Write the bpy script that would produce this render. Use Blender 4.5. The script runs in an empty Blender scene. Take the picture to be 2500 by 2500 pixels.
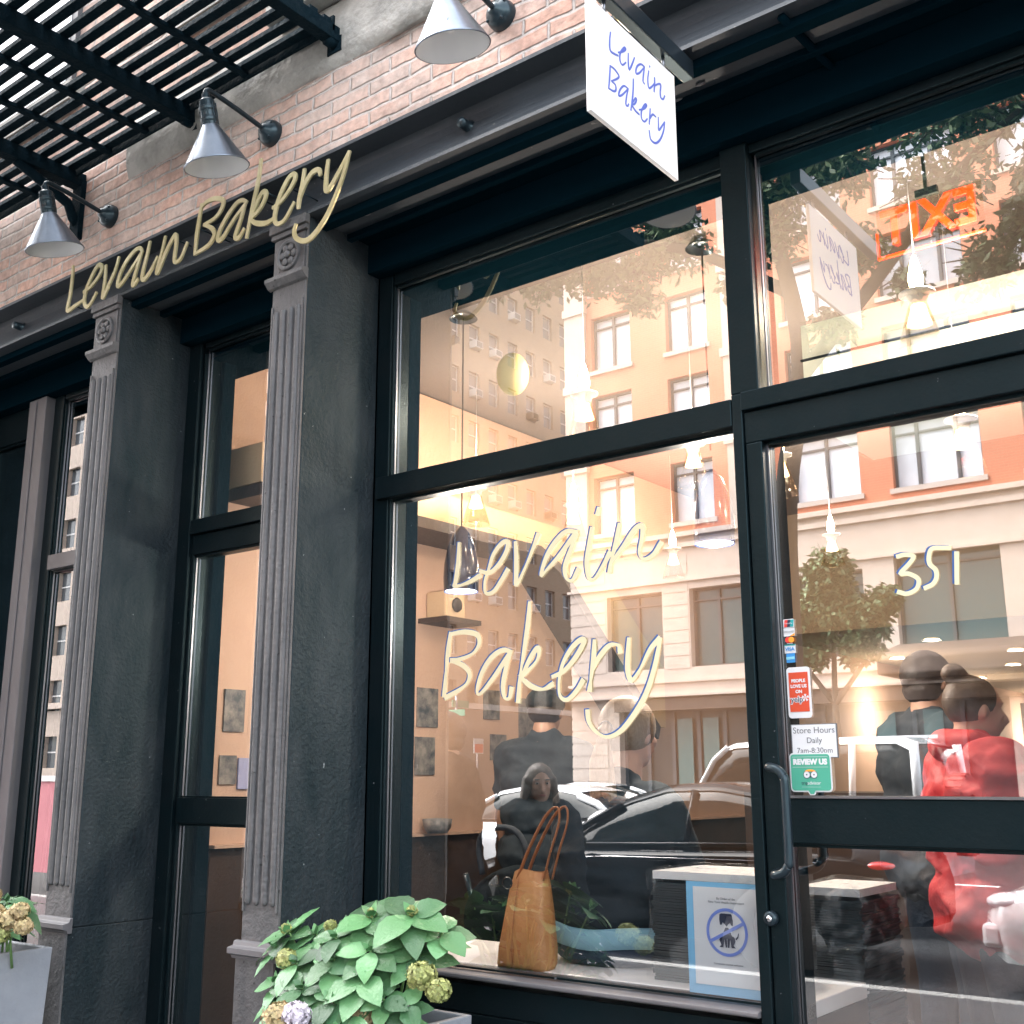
import bpy, bmesh, math, random
from mathutils import Vector, Matrix, noise
random.seed(7)
S = bpy.context.scene
COL = S.collection
R = math.radians
# ---------------- camera, sky, sun, exposure ----------------
cd = bpy.data.cameras.new('camera'); cam = bpy.data.objects.new('camera', cd); COL.objects.link(cam)
cd.sensor_fit = 'HORIZONTAL'; cd.sensor_width = 36.0; cd.lens = 36.0 * 2770.7 / 2500.0
cd.clip_start = 0.05; cd.clip_end = 2000
pit, yaw, rol = .230885, .6588936, -.0024284
fw = Vector((-math.sin(yaw)*math.cos(pit), math.cos(yaw)*math.cos(pit), math.sin(pit)))
rt = Vector((math.cos(yaw), math.sin(yaw), 0)); up = rt.cross(fw)
r2 = math.cos(rol)*rt + math.sin(rol)*up; u2 = -math.sin(rol)*rt + math.cos(rol)*up
cam.matrix_world = Matrix(((r2.x, u2.x, -fw.x, 0), (r2.y, u2.y, -fw.y, -2.8), (r2.z, u2.z, -fw.z, 1.4), (0, 0, 0, 1)))
S.camera = cam
w = bpy.data.worlds.new('World'); S.world = w; w.use_nodes = True
nt = w.node_tree; bg = nt.nodes['Background']
sky = nt.nodes.new('ShaderNodeTexSky'); sky.sky_type = 'NISHITA'; sky.sun_disc = False
SUN_EL, SUN_AZ = R(55), R(288)      # azimuth of the sun, clockwise from +y
sky.sun_elevation = SUN_EL; sky.sun_rotation = SUN_AZ; sky.dust_density = 4.0; sky.air_density = 1.0
hs = nt.nodes.new('ShaderNodeHueSaturation'); hs.inputs['Saturation'].default_value = .30
nt.links.new(sky.outputs[0], hs.inputs['Color']); nt.links.new(hs.outputs[0], bg.inputs[0]); bg.inputs[1].default_value = .15
sd = bpy.data.lights.new('sun', 'SUN'); sd.energy = 1.15; sd.angle = R(55); sd.color = (1, .97, .93)
so = bpy.data.objects.new('sun', sd); COL.objects.link(so)
sdir = Vector((math.sin(SUN_AZ)*math.cos(SUN_EL), math.cos(SUN_AZ)*math.cos(SUN_EL), math.sin(SUN_EL)))
so.rotation_euler = sdir.to_track_quat('Z', 'Y').to_euler(); so.location = (0, -12, 30)
vs = S.view_settings; vs.view_transform = 'Standard'; vs.look = 'None'; vs.exposure = 3.35; vs.gamma = 1
S.cycles.max_bounces = 10; S.cycles.transparent_max_bounces = 16; S.cycles.glossy_bounces = 5

STROKES = {"BEAM":[[[-4.2346,3.5406],[-4.2334,3.5305],[-4.232,3.521],[-4.2309,3.5102],[-4.2304,3.4963],[-4.2306,3.4776],[-4.2313,3.4555],[-4.2325,3.4326],[-4.2341,3.4115],[-4.2378,3.3911],[-4.2432,3.3706],[-4.2467,3.3529],[-4.2451,3.3409],[-4.2365,3.3367],[-4.223,3.3384],[-4.2073,3.3426],[-4.1919,3.3459],[-4.177,3.3481],[-4.1614,3.3507],[-4.1456,3.3534],[-4.13,3.3561]],
[[-4.1294,3.3942],[-4.1156,3.3966],[-4.1018,3.3987],[-4.0882,3.4014],[-4.0748,3.4057],[-4.0609,3.4122],[-4.0468,3.4202],[-4.0339,3.4287],[-4.0236,3.4369],[-4.0163,3.4445],[-4.011,3.4522],[-4.0079,3.4596],[-4.0069,3.4663],[-4.0086,3.4727],[-4.0128,3.479],[-4.0185,3.484],[-4.0245,3.4867],[-4.0308,3.487],[-4.038,3.4854],[-4.0457,3.4818],[-4.0539,3.4762],[-4.063,3.4678],[-4.0729,3.457],[-4.0826,3.445],[-4.0912,3.4333],[-4.0988,3.4217],[-4.1056,3.4098],[-4.1114,3.3979],[-4.1157,3.3865],[-4.1186,3.3756],[-4.1202,3.3648],[-4.1202,3.3546],[-4.1184,3.3453],[-4.114,3.336],[-4.1075,3.3269],[-4.1,3.3196],[-4.0928,3.3156],[-4.0859,3.3158],[-4.0788,3.3192],[-4.0714,3.3245],[-4.0639,3.3305],[-4.0561,3.3375],[-4.048,3.3458],[-4.0398,3.3547],[-4.0317,3.3633]],
[[-3.9793,3.4696],[-3.9786,3.4541],[-3.9777,3.4386],[-3.9771,3.4232],[-3.977,3.4084],[-3.9777,3.3935],[-3.9791,3.3786],[-3.9806,3.3648],[-3.9815,3.3531],[-3.9823,3.3428],[-3.9831,3.3337],[-3.9828,3.3276],[-3.9802,3.3266],[-3.9744,3.3322],[-3.9663,3.3431],[-3.957,3.3566],[-3.9476,3.3699],[-3.9375,3.3831],[-3.9266,3.3973],[-3.916,3.4118],[-3.9072,3.4259],[-3.901,3.4393],[-3.8964,3.4525],[-3.8924,3.4657],[-3.8881,3.4788]],
[[-3.7245,3.4535],[-3.7275,3.459],[-3.7301,3.4649],[-3.7335,3.4701],[-3.7384,3.4739],[-3.7451,3.4764],[-3.7532,3.4778],[-3.7625,3.4777],[-3.773,3.4756],[-3.7855,3.4711],[-3.7998,3.4645],[-3.8143,3.4564],[-3.8275,3.4473],[-3.8393,3.4367],[-3.8505,3.4245],[-3.8604,3.4118],[-3.8682,3.3997],[-3.8741,3.3872],[-3.8782,3.3744],[-3.8803,3.3629],[-3.88,3.3547],[-3.8774,3.3499],[-3.8725,3.3477],[-3.8654,3.3482],[-3.8561,3.3516],[-3.8441,3.3586],[-3.8297,3.3689],[-3.8138,3.3811],[-3.7974,3.394],[-3.7806,3.4078],[-3.7628,3.423],[-3.7447,3.4388],[-3.7269,3.4542]],
[[-3.7269,3.4542],[-3.7331,3.4395],[-3.7395,3.4249],[-3.7457,3.4101],[-3.7516,3.3954],[-3.7578,3.3794],[-3.7642,3.3626],[-3.7696,3.3472],[-3.7728,3.3355],[-3.7734,3.3282],[-3.7721,3.3241],[-3.7693,3.3224],[-3.7655,3.3224],[-3.7602,3.3248],[-3.7535,3.3296],[-3.7462,3.3353],[-3.7392,3.3405]],
[[-3.6771,3.4831],[-3.6797,3.4716],[-3.6822,3.4604],[-3.6849,3.4486],[-3.6884,3.4352],[-3.6932,3.419],[-3.699,3.4007],[-3.7046,3.3829],[-3.7085,3.3682],[-3.7107,3.3571],[-3.7118,3.3484],[-3.7117,3.3415],[-3.7103,3.3359],[-3.7076,3.3313],[-3.7037,3.3279],[-3.6986,3.3264],[-3.6924,3.3272],[-3.6847,3.3307],[-3.6756,3.3367],[-3.6659,3.3443],[-3.6563,3.353],[-3.6467,3.3631],[-3.637,3.3749],[-3.6271,3.3873],[-3.6173,3.3994]],
[[-3.5762,3.4737],[-3.5799,3.4585],[-3.5835,3.4434],[-3.5872,3.4282],[-3.5914,3.4132],[-3.5966,3.3976],[-3.6026,3.3817],[-3.6081,3.3668],[-3.6122,3.3546],[-3.6146,3.3452],[-3.6158,3.3379],[-3.6159,3.3328],[-3.6149,3.3302],[-3.6129,3.3298],[-3.6099,3.3317],[-3.6057,3.3362],[-3.6,3.3438],[-3.5924,3.3561],[-3.583,3.3723],[-3.573,3.3894],[-3.5631,3.4047],[-3.5532,3.4181],[-3.5428,3.4309],[-3.533,3.442],[-3.5248,3.4505],[-3.5185,3.4563],[-3.5136,3.46],[-3.5097,3.4611],[-3.5064,3.4591],[-3.5037,3.4533],[-3.5019,3.4442],[-3.5007,3.4331],[-3.5002,3.4214],[-3.5009,3.408],[-3.5027,3.3927],[-3.5044,3.3778],[-3.505,3.3658],[-3.5045,3.3569],[-3.5033,3.3502],[-3.5011,3.3453],[-3.4971,3.3421],[-3.4911,3.3401],[-3.4832,3.3396],[-3.4745,3.3415],[-3.4658,3.347],[-3.4571,3.3574],[-3.4479,3.3719],[-3.4387,3.3879],[-3.4295,3.4031]],
[[-3.3544,3.5386],[-3.3568,3.5236],[-3.3593,3.5087],[-3.3617,3.4936],[-3.364,3.478],[-3.3664,3.4617],[-3.3689,3.4449],[-3.3711,3.4277],[-3.3729,3.4103],[-3.3741,3.3924],[-3.3749,3.3742],[-3.3755,3.3559],[-3.3761,3.3377]],
[[-3.3583,3.5257],[-3.35,3.5294],[-3.342,3.5334],[-3.3334,3.5368],[-3.3236,3.539],[-3.3118,3.5399],[-3.2987,3.5398],[-3.2853,3.5385],[-3.2724,3.536],[-3.2592,3.5318],[-3.2455,3.5262],[-3.2335,3.5198],[-3.2253,3.5131],[-3.2216,3.506],[-3.2212,3.4982],[-3.2234,3.4903],[-3.2276,3.4825],[-3.2338,3.4745],[-3.2423,3.4663],[-3.2528,3.4587],[-3.2649,3.4529],[-3.2792,3.4496],[-3.2957,3.448],[-3.3131,3.4472],[-3.3301,3.4459]],
[[-3.3301,3.4459],[-3.3172,3.4386],[-3.304,3.4314],[-3.2916,3.4241],[-3.2817,3.4165],[-3.2739,3.4084],[-3.2676,3.3999],[-3.2639,3.3914],[-3.2636,3.3831],[-3.2671,3.3746],[-3.274,3.366],[-3.2837,3.358],[-3.2959,3.3515],[-3.3116,3.3472],[-3.3307,3.3444],[-3.3512,3.3422],[-3.3712,3.3397]],
[[-3.0843,3.459],[-3.0903,3.4632],[-3.0961,3.4678],[-3.1023,3.4718],[-3.1095,3.4743],[-3.1179,3.4753],[-3.1271,3.4754],[-3.1371,3.4738],[-3.1478,3.4699],[-3.1599,3.4628],[-3.1732,3.4531],[-3.1865,3.4422],[-3.1984,3.4314],[-3.2091,3.4205],[-3.2192,3.4092],[-3.2278,3.3979],[-3.2341,3.3876],[-3.2381,3.3777],[-3.24,3.3681],[-3.24,3.36],[-3.2381,3.3544],[-3.2344,3.3513],[-3.2288,3.35],[-3.2212,3.3515],[-3.2116,3.3565],[-3.1991,3.3665],[-3.1841,3.3806],[-3.1681,3.396],[-3.1526,3.4097],[-3.1377,3.421],[-3.1229,3.4314],[-3.1081,3.4415],[-3.0933,3.4517]],
[[-3.0933,3.4517],[-3.0981,3.438],[-3.1028,3.4242],[-3.1077,3.4105],[-3.1129,3.3969],[-3.1194,3.3825],[-3.1267,3.3677],[-3.1333,3.3542],[-3.1374,3.3435],[-3.1383,3.3366],[-3.1371,3.3324],[-3.1345,3.3299],[-3.1313,3.3281],[-3.1275,3.3266],[-3.1227,3.3261],[-3.1175,3.3267],[-3.1122,3.3289],[-3.1069,3.3332],[-3.1014,3.3392],[-3.0958,3.346],[-3.0902,3.3524]],
[[-3.0149,3.606],[-3.0169,3.5867],[-3.0188,3.5673],[-3.0209,3.5483],[-3.0234,3.5303],[-3.0265,3.5139],[-3.0299,3.4986],[-3.0336,3.4834],[-3.0376,3.4671],[-3.0418,3.4492],[-3.0463,3.4304],[-3.0509,3.4111],[-3.0554,3.3918],[-3.0598,3.3724],[-3.0642,3.3527],[-3.0685,3.333],[-3.0729,3.3133]],
[[-3.0667,3.355],[-3.0597,3.3697],[-3.0528,3.3846],[-3.0457,3.3992],[-3.0382,3.4131],[-3.0299,3.4272],[-3.021,3.4414],[-3.0122,3.4538],[-3.0044,3.4626],[-2.9974,3.4671],[-2.9909,3.4683],[-2.9853,3.4673],[-2.9813,3.4649],[-2.9787,3.461],[-2.9772,3.4552],[-2.9773,3.4483],[-2.9796,3.4407],[-2.9844,3.4321],[-2.9913,3.4222],[-2.9998,3.4123],[-3.0094,3.4036],[-3.0204,3.3967],[-3.033,3.3908],[-3.0462,3.3853],[-3.0592,3.3795]],
[[-3.0594,3.383],[-3.0512,3.3757],[-3.0433,3.3683],[-3.0347,3.3612],[-3.0244,3.3549],[-3.0114,3.3491],[-2.9966,3.3437],[-2.9814,3.3393],[-2.9676,3.3367],[-2.9555,3.3363],[-2.9442,3.3378],[-2.9334,3.3401],[-2.9224,3.3419]],
[[-2.9344,3.3856],[-2.9232,3.388],[-2.9121,3.3902],[-2.9009,3.3929],[-2.89,3.3973],[-2.8788,3.4038],[-2.8674,3.412],[-2.8567,3.4207],[-2.8473,3.429],[-2.8392,3.4371],[-2.8319,3.4452],[-2.8262,3.453],[-2.8226,3.4601],[-2.8213,3.4669],[-2.8221,3.4735],[-2.8245,3.4789],[-2.8284,3.4819],[-2.8342,3.4826],[-2.842,3.4813],[-2.8506,3.4781],[-2.859,3.4728],[-2.8673,3.4649],[-2.876,3.4546],[-2.8845,3.443],[-2.8922,3.4311],[-2.8992,3.4187],[-2.9057,3.4054],[-2.9114,3.3921],[-2.9159,3.3794],[-2.9192,3.3673],[-2.9216,3.3555],[-2.9226,3.3445],[-2.9219,3.3352],[-2.9192,3.3273],[-2.9147,3.3207],[-2.9089,3.3157],[-2.9023,3.3124],[-2.8948,3.3107],[-2.8862,3.3103],[-2.8768,3.3123],[-2.8669,3.3174],[-2.8562,3.3268],[-2.8447,3.3398],[-2.833,3.3541],[-2.8214,3.3678]],
[[-2.7755,3.4797],[-2.7767,3.4662],[-2.7777,3.4528],[-2.7791,3.4394],[-2.7811,3.4259],[-2.7843,3.4119],[-2.7884,3.3976],[-2.7924,3.384],[-2.7953,3.3721],[-2.7968,3.3626],[-2.7973,3.3548],[-2.7975,3.3478],[-2.7978,3.3404]],
[[-2.7913,3.3772],[-2.7856,3.3885],[-2.7801,3.4001],[-2.7743,3.4112],[-2.7678,3.4213],[-2.7602,3.4307],[-2.752,3.4395],[-2.7434,3.4469],[-2.7349,3.4522],[-2.7259,3.4551],[-2.7163,3.456],[-2.7076,3.4553],[-2.7007,3.4531],[-2.6966,3.449],[-2.6943,3.4431],[-2.6929,3.4365],[-2.691,3.4302]],
[[-2.6551,3.4724],[-2.6567,3.4584],[-2.6585,3.4445],[-2.6599,3.4305],[-2.6607,3.4163],[-2.6612,3.4001],[-2.6614,3.3825],[-2.6605,3.3671],[-2.6578,3.3577],[-2.6529,3.3555],[-2.6463,3.3585],[-2.6384,3.3651],[-2.6294,3.3734],[-2.6185,3.3845],[-2.606,3.3987],[-2.5934,3.4136],[-2.5824,3.4269],[-2.5735,3.4378],[-2.5659,3.4477],[-2.5588,3.4571],[-2.5514,3.4667]],
[[-2.5514,3.4667],[-2.5564,3.4497],[-2.5612,3.4328],[-2.5664,3.4157],[-2.5729,3.3981],[-2.5809,3.3795],[-2.5901,3.3602],[-2.6,3.341],[-2.6104,3.3225],[-2.6211,3.3047],[-2.6324,3.2873],[-2.6443,3.2708],[-2.6568,3.2559],[-2.6705,3.2422],[-2.6852,3.2297],[-2.6998,3.2189],[-2.7131,3.2107],[-2.7246,3.2051],[-2.7349,3.2018],[-2.7448,3.2007],[-2.7551,3.2016],[-2.7667,3.2049],[-2.779,3.2108],[-2.7904,3.2178],[-2.7996,3.2249],[-2.8059,3.2322],[-2.8103,3.2401],[-2.813,3.248],[-2.8145,3.2553],[-2.8142,3.2616],[-2.8122,3.2675],[-2.8095,3.273],[-2.8072,3.2787]]],"WINDOW":[[[-2.4126,2.166],[-2.4133,2.1498],[-2.4139,2.1337],[-2.4147,2.1176],[-2.416,2.1016],[-2.4182,2.0846],[-2.4209,2.0669],[-2.4238,2.0508],[-2.4261,2.0383],[-2.4287,2.0308],[-2.4314,2.0267],[-2.4329,2.0246],[-2.4318,2.0229],[-2.4272,2.0217],[-2.4202,2.0215],[-2.4117,2.0221],[-2.4027,2.0231],[-2.3933,2.0244],[-2.383,2.0264],[-2.3723,2.0287],[-2.3618,2.0315],[-2.3516,2.0347],[-2.3415,2.0384],[-2.3314,2.0423],[-2.3213,2.0461]],
[[-2.3214,2.0619],[-2.3113,2.0584],[-2.3013,2.0543],[-2.2913,2.0514],[-2.2813,2.0511],[-2.2712,2.0542],[-2.261,2.0598],[-2.2511,2.067],[-2.2418,2.0748],[-2.2327,2.084],[-2.2239,2.0946],[-2.2161,2.1054],[-2.2104,2.1149],[-2.2069,2.1234],[-2.205,2.1313],[-2.2049,2.138],[-2.2065,2.1427],[-2.2101,2.1454],[-2.2157,2.1464],[-2.2226,2.1456],[-2.23,2.1425],[-2.2384,2.1369],[-2.248,2.1289],[-2.2575,2.1193],[-2.2656,2.1091],[-2.2717,2.0978],[-2.2767,2.0852],[-2.281,2.0725],[-2.2853,2.061],[-2.29,2.0512],[-2.2948,2.0424],[-2.2987,2.0339],[-2.3012,2.025],[-2.3022,2.0147],[-2.3021,2.0037],[-2.3005,1.9938],[-2.297,1.987],[-2.291,1.9835],[-2.2829,1.9826],[-2.2739,1.9838],[-2.2653,1.9869],[-2.2574,1.9924],[-2.2494,2.0002],[-2.2415,2.0091],[-2.234,2.0178],[-2.2268,2.0261],[-2.22,2.0347],[-2.2134,2.0434],[-2.2066,2.0521]],
[[-2.1754,2.1387],[-2.1744,2.1272],[-2.1733,2.116],[-2.1724,2.1043],[-2.1717,2.0915],[-2.1716,2.0763],[-2.1717,2.0595],[-2.1719,2.0433],[-2.172,2.0296],[-2.1726,2.0177],[-2.1736,2.0067],[-2.1735,1.9995],[-2.1706,1.9987],[-2.1638,2.0068],[-2.1542,2.0215],[-2.1436,2.0393],[-2.1337,2.0561],[-2.1245,2.0723],[-2.1151,2.0895],[-2.1064,2.1058],[-2.0992,2.1196],[-2.0941,2.1298],[-2.0904,2.1376],[-2.0873,2.1443],[-2.0839,2.1516]],
[[-1.9341,2.1406],[-1.9447,2.1429],[-1.9554,2.1458],[-1.9662,2.1475],[-1.9771,2.1464],[-1.9883,2.1417],[-1.9997,2.1343],[-2.0109,2.1253],[-2.0213,2.1158],[-2.0308,2.1058],[-2.0397,2.0949],[-2.0478,2.0833],[-2.0549,2.0713],[-2.0617,2.0571],[-2.068,2.0413],[-2.0725,2.0274],[-2.074,2.0189],[-2.072,2.0174],[-2.0673,2.0208],[-2.0603,2.0271],[-2.0517,2.0345],[-2.0409,2.0429],[-2.028,2.053],[-2.014,2.0644],[-1.9999,2.0768],[-1.9857,2.0903],[-1.971,2.1052],[-1.9561,2.1206],[-1.9413,2.1356]],
[[-1.9342,2.1346],[-1.9418,2.1203],[-1.9497,2.1059],[-1.9572,2.0917],[-1.9638,2.0784],[-1.9698,2.0659],[-1.9754,2.0541],[-1.9799,2.043],[-1.9825,2.0327],[-1.983,2.0228],[-1.9817,2.0135],[-1.9792,2.0054],[-1.9759,1.9991],[-1.9716,1.9944],[-1.9662,1.991],[-1.9603,1.9897],[-1.9546,1.9909],[-1.9492,1.9958],[-1.9437,2.0036],[-1.9383,2.0126],[-1.9328,2.0211]],
[[-1.8809,2.1454],[-1.884,2.1306],[-1.8871,2.1157],[-1.89,2.1011],[-1.8927,2.0874],[-1.8953,2.0751],[-1.8978,2.0636],[-1.8998,2.0525],[-1.9007,2.041],[-1.9006,2.0282],[-1.8995,2.0145],[-1.8976,2.0022],[-1.8948,1.9933],[-1.891,1.9879],[-1.8862,1.9852],[-1.8806,1.9852],[-1.8741,1.9881],[-1.8659,1.9951],[-1.8564,2.0057],[-1.8469,2.0174],[-1.8387,2.0279],[-1.8324,2.0365],[-1.8272,2.0446],[-1.8224,2.0524],[-1.8174,2.0604]],
[[-1.8537,2.2043],[-1.8583,2.1871]],
[[-1.7812,2.1435],[-1.7839,2.1307],[-1.7865,2.1178],[-1.7894,2.1051],[-1.7927,2.0923],[-1.7971,2.0795],[-1.8021,2.0665],[-1.8071,2.0539],[-1.8111,2.0421],[-1.8138,2.0315],[-1.8156,2.0216],[-1.8172,2.0121],[-1.8189,2.0024]],
[[-1.8114,2.0305],[-1.8009,2.0408],[-1.7905,2.0509],[-1.7801,2.0612],[-1.7697,2.0719],[-1.759,2.0842],[-1.7481,2.0974],[-1.7376,2.1097],[-1.7283,2.1187],[-1.72,2.1244],[-1.7123,2.1278],[-1.706,2.1286],[-1.7017,2.1267],[-1.6998,2.1213],[-1.6999,2.1127],[-1.7012,2.1025],[-1.7028,2.0922],[-1.7055,2.0813],[-1.7095,2.0692],[-1.7129,2.0575],[-1.7141,2.0477],[-1.7125,2.0399],[-1.7091,2.0333],[-1.7042,2.0285],[-1.6985,2.0258],[-1.6914,2.0257],[-1.6828,2.0277],[-1.6739,2.0313],[-1.6657,2.0361],[-1.6586,2.0423],[-1.652,2.0502],[-1.6455,2.0586],[-1.6389,2.0668]],
[[-2.4465,1.8685],[-2.449,1.8529],[-2.4516,1.8374],[-2.4541,1.8219],[-2.4564,1.8064],[-2.4584,1.7913],[-2.4603,1.7765],[-2.462,1.7612],[-2.4638,1.7444],[-2.4656,1.7256],[-2.4674,1.7053],[-2.4692,1.6846],[-2.4709,1.6641]],
[[-2.4423,1.865],[-2.4277,1.8658],[-2.4132,1.8669],[-2.3988,1.8674],[-2.3848,1.8668],[-2.3703,1.8649],[-2.3554,1.8621],[-2.3422,1.8583],[-2.3323,1.8533],[-2.3263,1.8467],[-2.3232,1.8386],[-2.3226,1.83],[-2.3242,1.8219],[-2.3279,1.8142],[-2.334,1.8065],[-2.3421,1.7992],[-2.3519,1.7931],[-2.3645,1.7881],[-2.3798,1.7839],[-2.3952,1.7807],[-2.4084,1.7783],[-2.4182,1.777],[-2.4262,1.7769],[-2.4335,1.7772],[-2.4411,1.7772]],
[[-2.4411,1.7772],[-2.4283,1.7728],[-2.4151,1.7684],[-2.4027,1.7638],[-2.3919,1.7587],[-2.3825,1.7527],[-2.3741,1.7463],[-2.3675,1.7394],[-2.3635,1.7324],[-2.3622,1.725],[-2.3633,1.7171],[-2.3665,1.7094],[-2.3712,1.7023],[-2.3778,1.6961],[-2.3862,1.6904],[-2.3962,1.6851],[-2.4073,1.6796],[-2.42,1.6741],[-2.4344,1.6686],[-2.4494,1.6632],[-2.4642,1.6577]],
[[-2.1919,1.7883],[-2.2002,1.7911],[-2.2083,1.7943],[-2.2169,1.7966],[-2.2263,1.7967],[-2.2372,1.7941],[-2.2492,1.7896],[-2.2614,1.7833],[-2.2728,1.7756],[-2.2835,1.766],[-2.294,1.7546],[-2.3036,1.7421],[-2.3118,1.7295],[-2.3188,1.7156],[-2.3247,1.7006],[-2.3291,1.6866],[-2.3312,1.676],[-2.3313,1.6687],[-2.3294,1.6638],[-2.3255,1.6618],[-2.3194,1.6634],[-2.3107,1.6687],[-2.2998,1.6775],[-2.287,1.6892],[-2.2726,1.7032],[-2.2561,1.7203],[-2.2376,1.7406],[-2.2183,1.7621],[-2.1995,1.7828]],
[[-2.1957,1.7885],[-2.2007,1.7754],[-2.2058,1.7622],[-2.2106,1.7491],[-2.2149,1.7359],[-2.2188,1.7222],[-2.2223,1.7083],[-2.225,1.6949],[-2.2264,1.6828],[-2.2261,1.6718],[-2.2245,1.6616],[-2.222,1.653],[-2.2188,1.6469],[-2.2146,1.6435],[-2.2093,1.6424],[-2.2041,1.6433],[-2.1999,1.6461],[-2.1972,1.6512],[-2.1954,1.6588],[-2.1939,1.6672],[-2.1923,1.6752]],
[[-2.1195,1.9388],[-2.1213,1.9212],[-2.123,1.9037],[-2.1249,1.886],[-2.1275,1.8673],[-2.1308,1.8474],[-2.1347,1.8264],[-2.1389,1.8053],[-2.143,1.7849],[-2.147,1.7655],[-2.1511,1.7465],[-2.155,1.7278],[-2.1583,1.7089],[-2.1608,1.6899],[-2.1627,1.6708],[-2.1644,1.6518],[-2.1662,1.6329]],
[[-2.1584,1.6971],[-2.1488,1.7135],[-2.1391,1.7303],[-2.1296,1.7462],[-2.1208,1.7598],[-2.1123,1.7713],[-2.104,1.7812],[-2.0967,1.7887],[-2.091,1.7932],[-2.0872,1.7937],[-2.0848,1.7909],[-2.0838,1.7862],[-2.0838,1.7809],[-2.0846,1.775],[-2.0864,1.7678],[-2.0897,1.7601],[-2.0951,1.7522],[-2.1036,1.7438],[-2.1148,1.7347],[-2.1264,1.7262],[-2.1359,1.7194],[-2.1426,1.7152],[-2.1476,1.7127],[-2.1521,1.7109],[-2.1568,1.7088]],
[[-2.1509,1.7026],[-2.1418,1.6959],[-2.1329,1.689],[-2.1237,1.6825],[-2.1141,1.6772],[-2.1034,1.6729],[-2.0922,1.6694],[-2.0809,1.6671],[-2.0704,1.6664],[-2.0609,1.6679],[-2.0519,1.6712],[-2.0431,1.6753],[-2.0343,1.679]],
[[-2.034,1.702],[-2.0232,1.7052],[-2.0125,1.7081],[-2.0018,1.7116],[-1.9911,1.7169],[-1.9802,1.7245],[-1.969,1.7339],[-1.9583,1.7441],[-1.9483,1.7544],[-1.9386,1.7657],[-1.929,1.778],[-1.921,1.7894],[-1.9162,1.7981],[-1.9152,1.8036],[-1.9171,1.8069],[-1.9211,1.8082],[-1.9264,1.8074],[-1.9336,1.8044],[-1.9427,1.7991],[-1.9526,1.7921],[-1.9618,1.7841],[-1.9705,1.7747],[-1.9793,1.7638],[-1.9875,1.7521],[-1.9943,1.7401],[-1.9997,1.7277],[-2.004,1.7148],[-2.0072,1.7017],[-2.0092,1.6892],[-2.0104,1.6766],[-2.0105,1.6638],[-2.0093,1.6523],[-2.0064,1.6433],[-2.0013,1.6369],[-1.9944,1.6324],[-1.9865,1.6303],[-1.9784,1.6307],[-1.9698,1.6346],[-1.9604,1.6416],[-1.9512,1.6497],[-1.9432,1.6574],[-1.9369,1.6641],[-1.9317,1.6709],[-1.927,1.6777],[-1.922,1.6846]],
[[-1.8783,1.801],[-1.8793,1.7869],[-1.8802,1.773],[-1.8814,1.7589],[-1.883,1.7445],[-1.8856,1.7287],[-1.8889,1.712],[-1.8921,1.6962],[-1.8946,1.6831],[-1.8962,1.6738],[-1.8971,1.6671],[-1.8978,1.6614],[-1.8986,1.6552]],
[[-1.8906,1.711],[-1.8828,1.7222],[-1.875,1.7336],[-1.8671,1.7445],[-1.859,1.7542],[-1.8505,1.7631],[-1.8418,1.7714],[-1.833,1.7782],[-1.8247,1.7829],[-1.8163,1.7849],[-1.8079,1.7848],[-1.8005,1.7832],[-1.7948,1.7807],[-1.7916,1.777],[-1.7903,1.7718],[-1.7897,1.7661],[-1.7887,1.7607]],
[[-1.7581,1.7976],[-1.7594,1.785],[-1.7607,1.7724],[-1.7619,1.7599],[-1.7629,1.7479],[-1.7637,1.7361],[-1.7646,1.7244],[-1.7649,1.7135],[-1.7642,1.7037],[-1.7625,1.6941],[-1.7601,1.6849],[-1.7567,1.678],[-1.7521,1.6755],[-1.7459,1.6787],[-1.7384,1.6861],[-1.7303,1.696],[-1.7221,1.7067],[-1.7139,1.7189],[-1.7054,1.7331],[-1.6968,1.7472],[-1.6884,1.7593],[-1.6801,1.7685],[-1.6719,1.776],[-1.6637,1.7828],[-1.6556,1.7898]],
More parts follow.
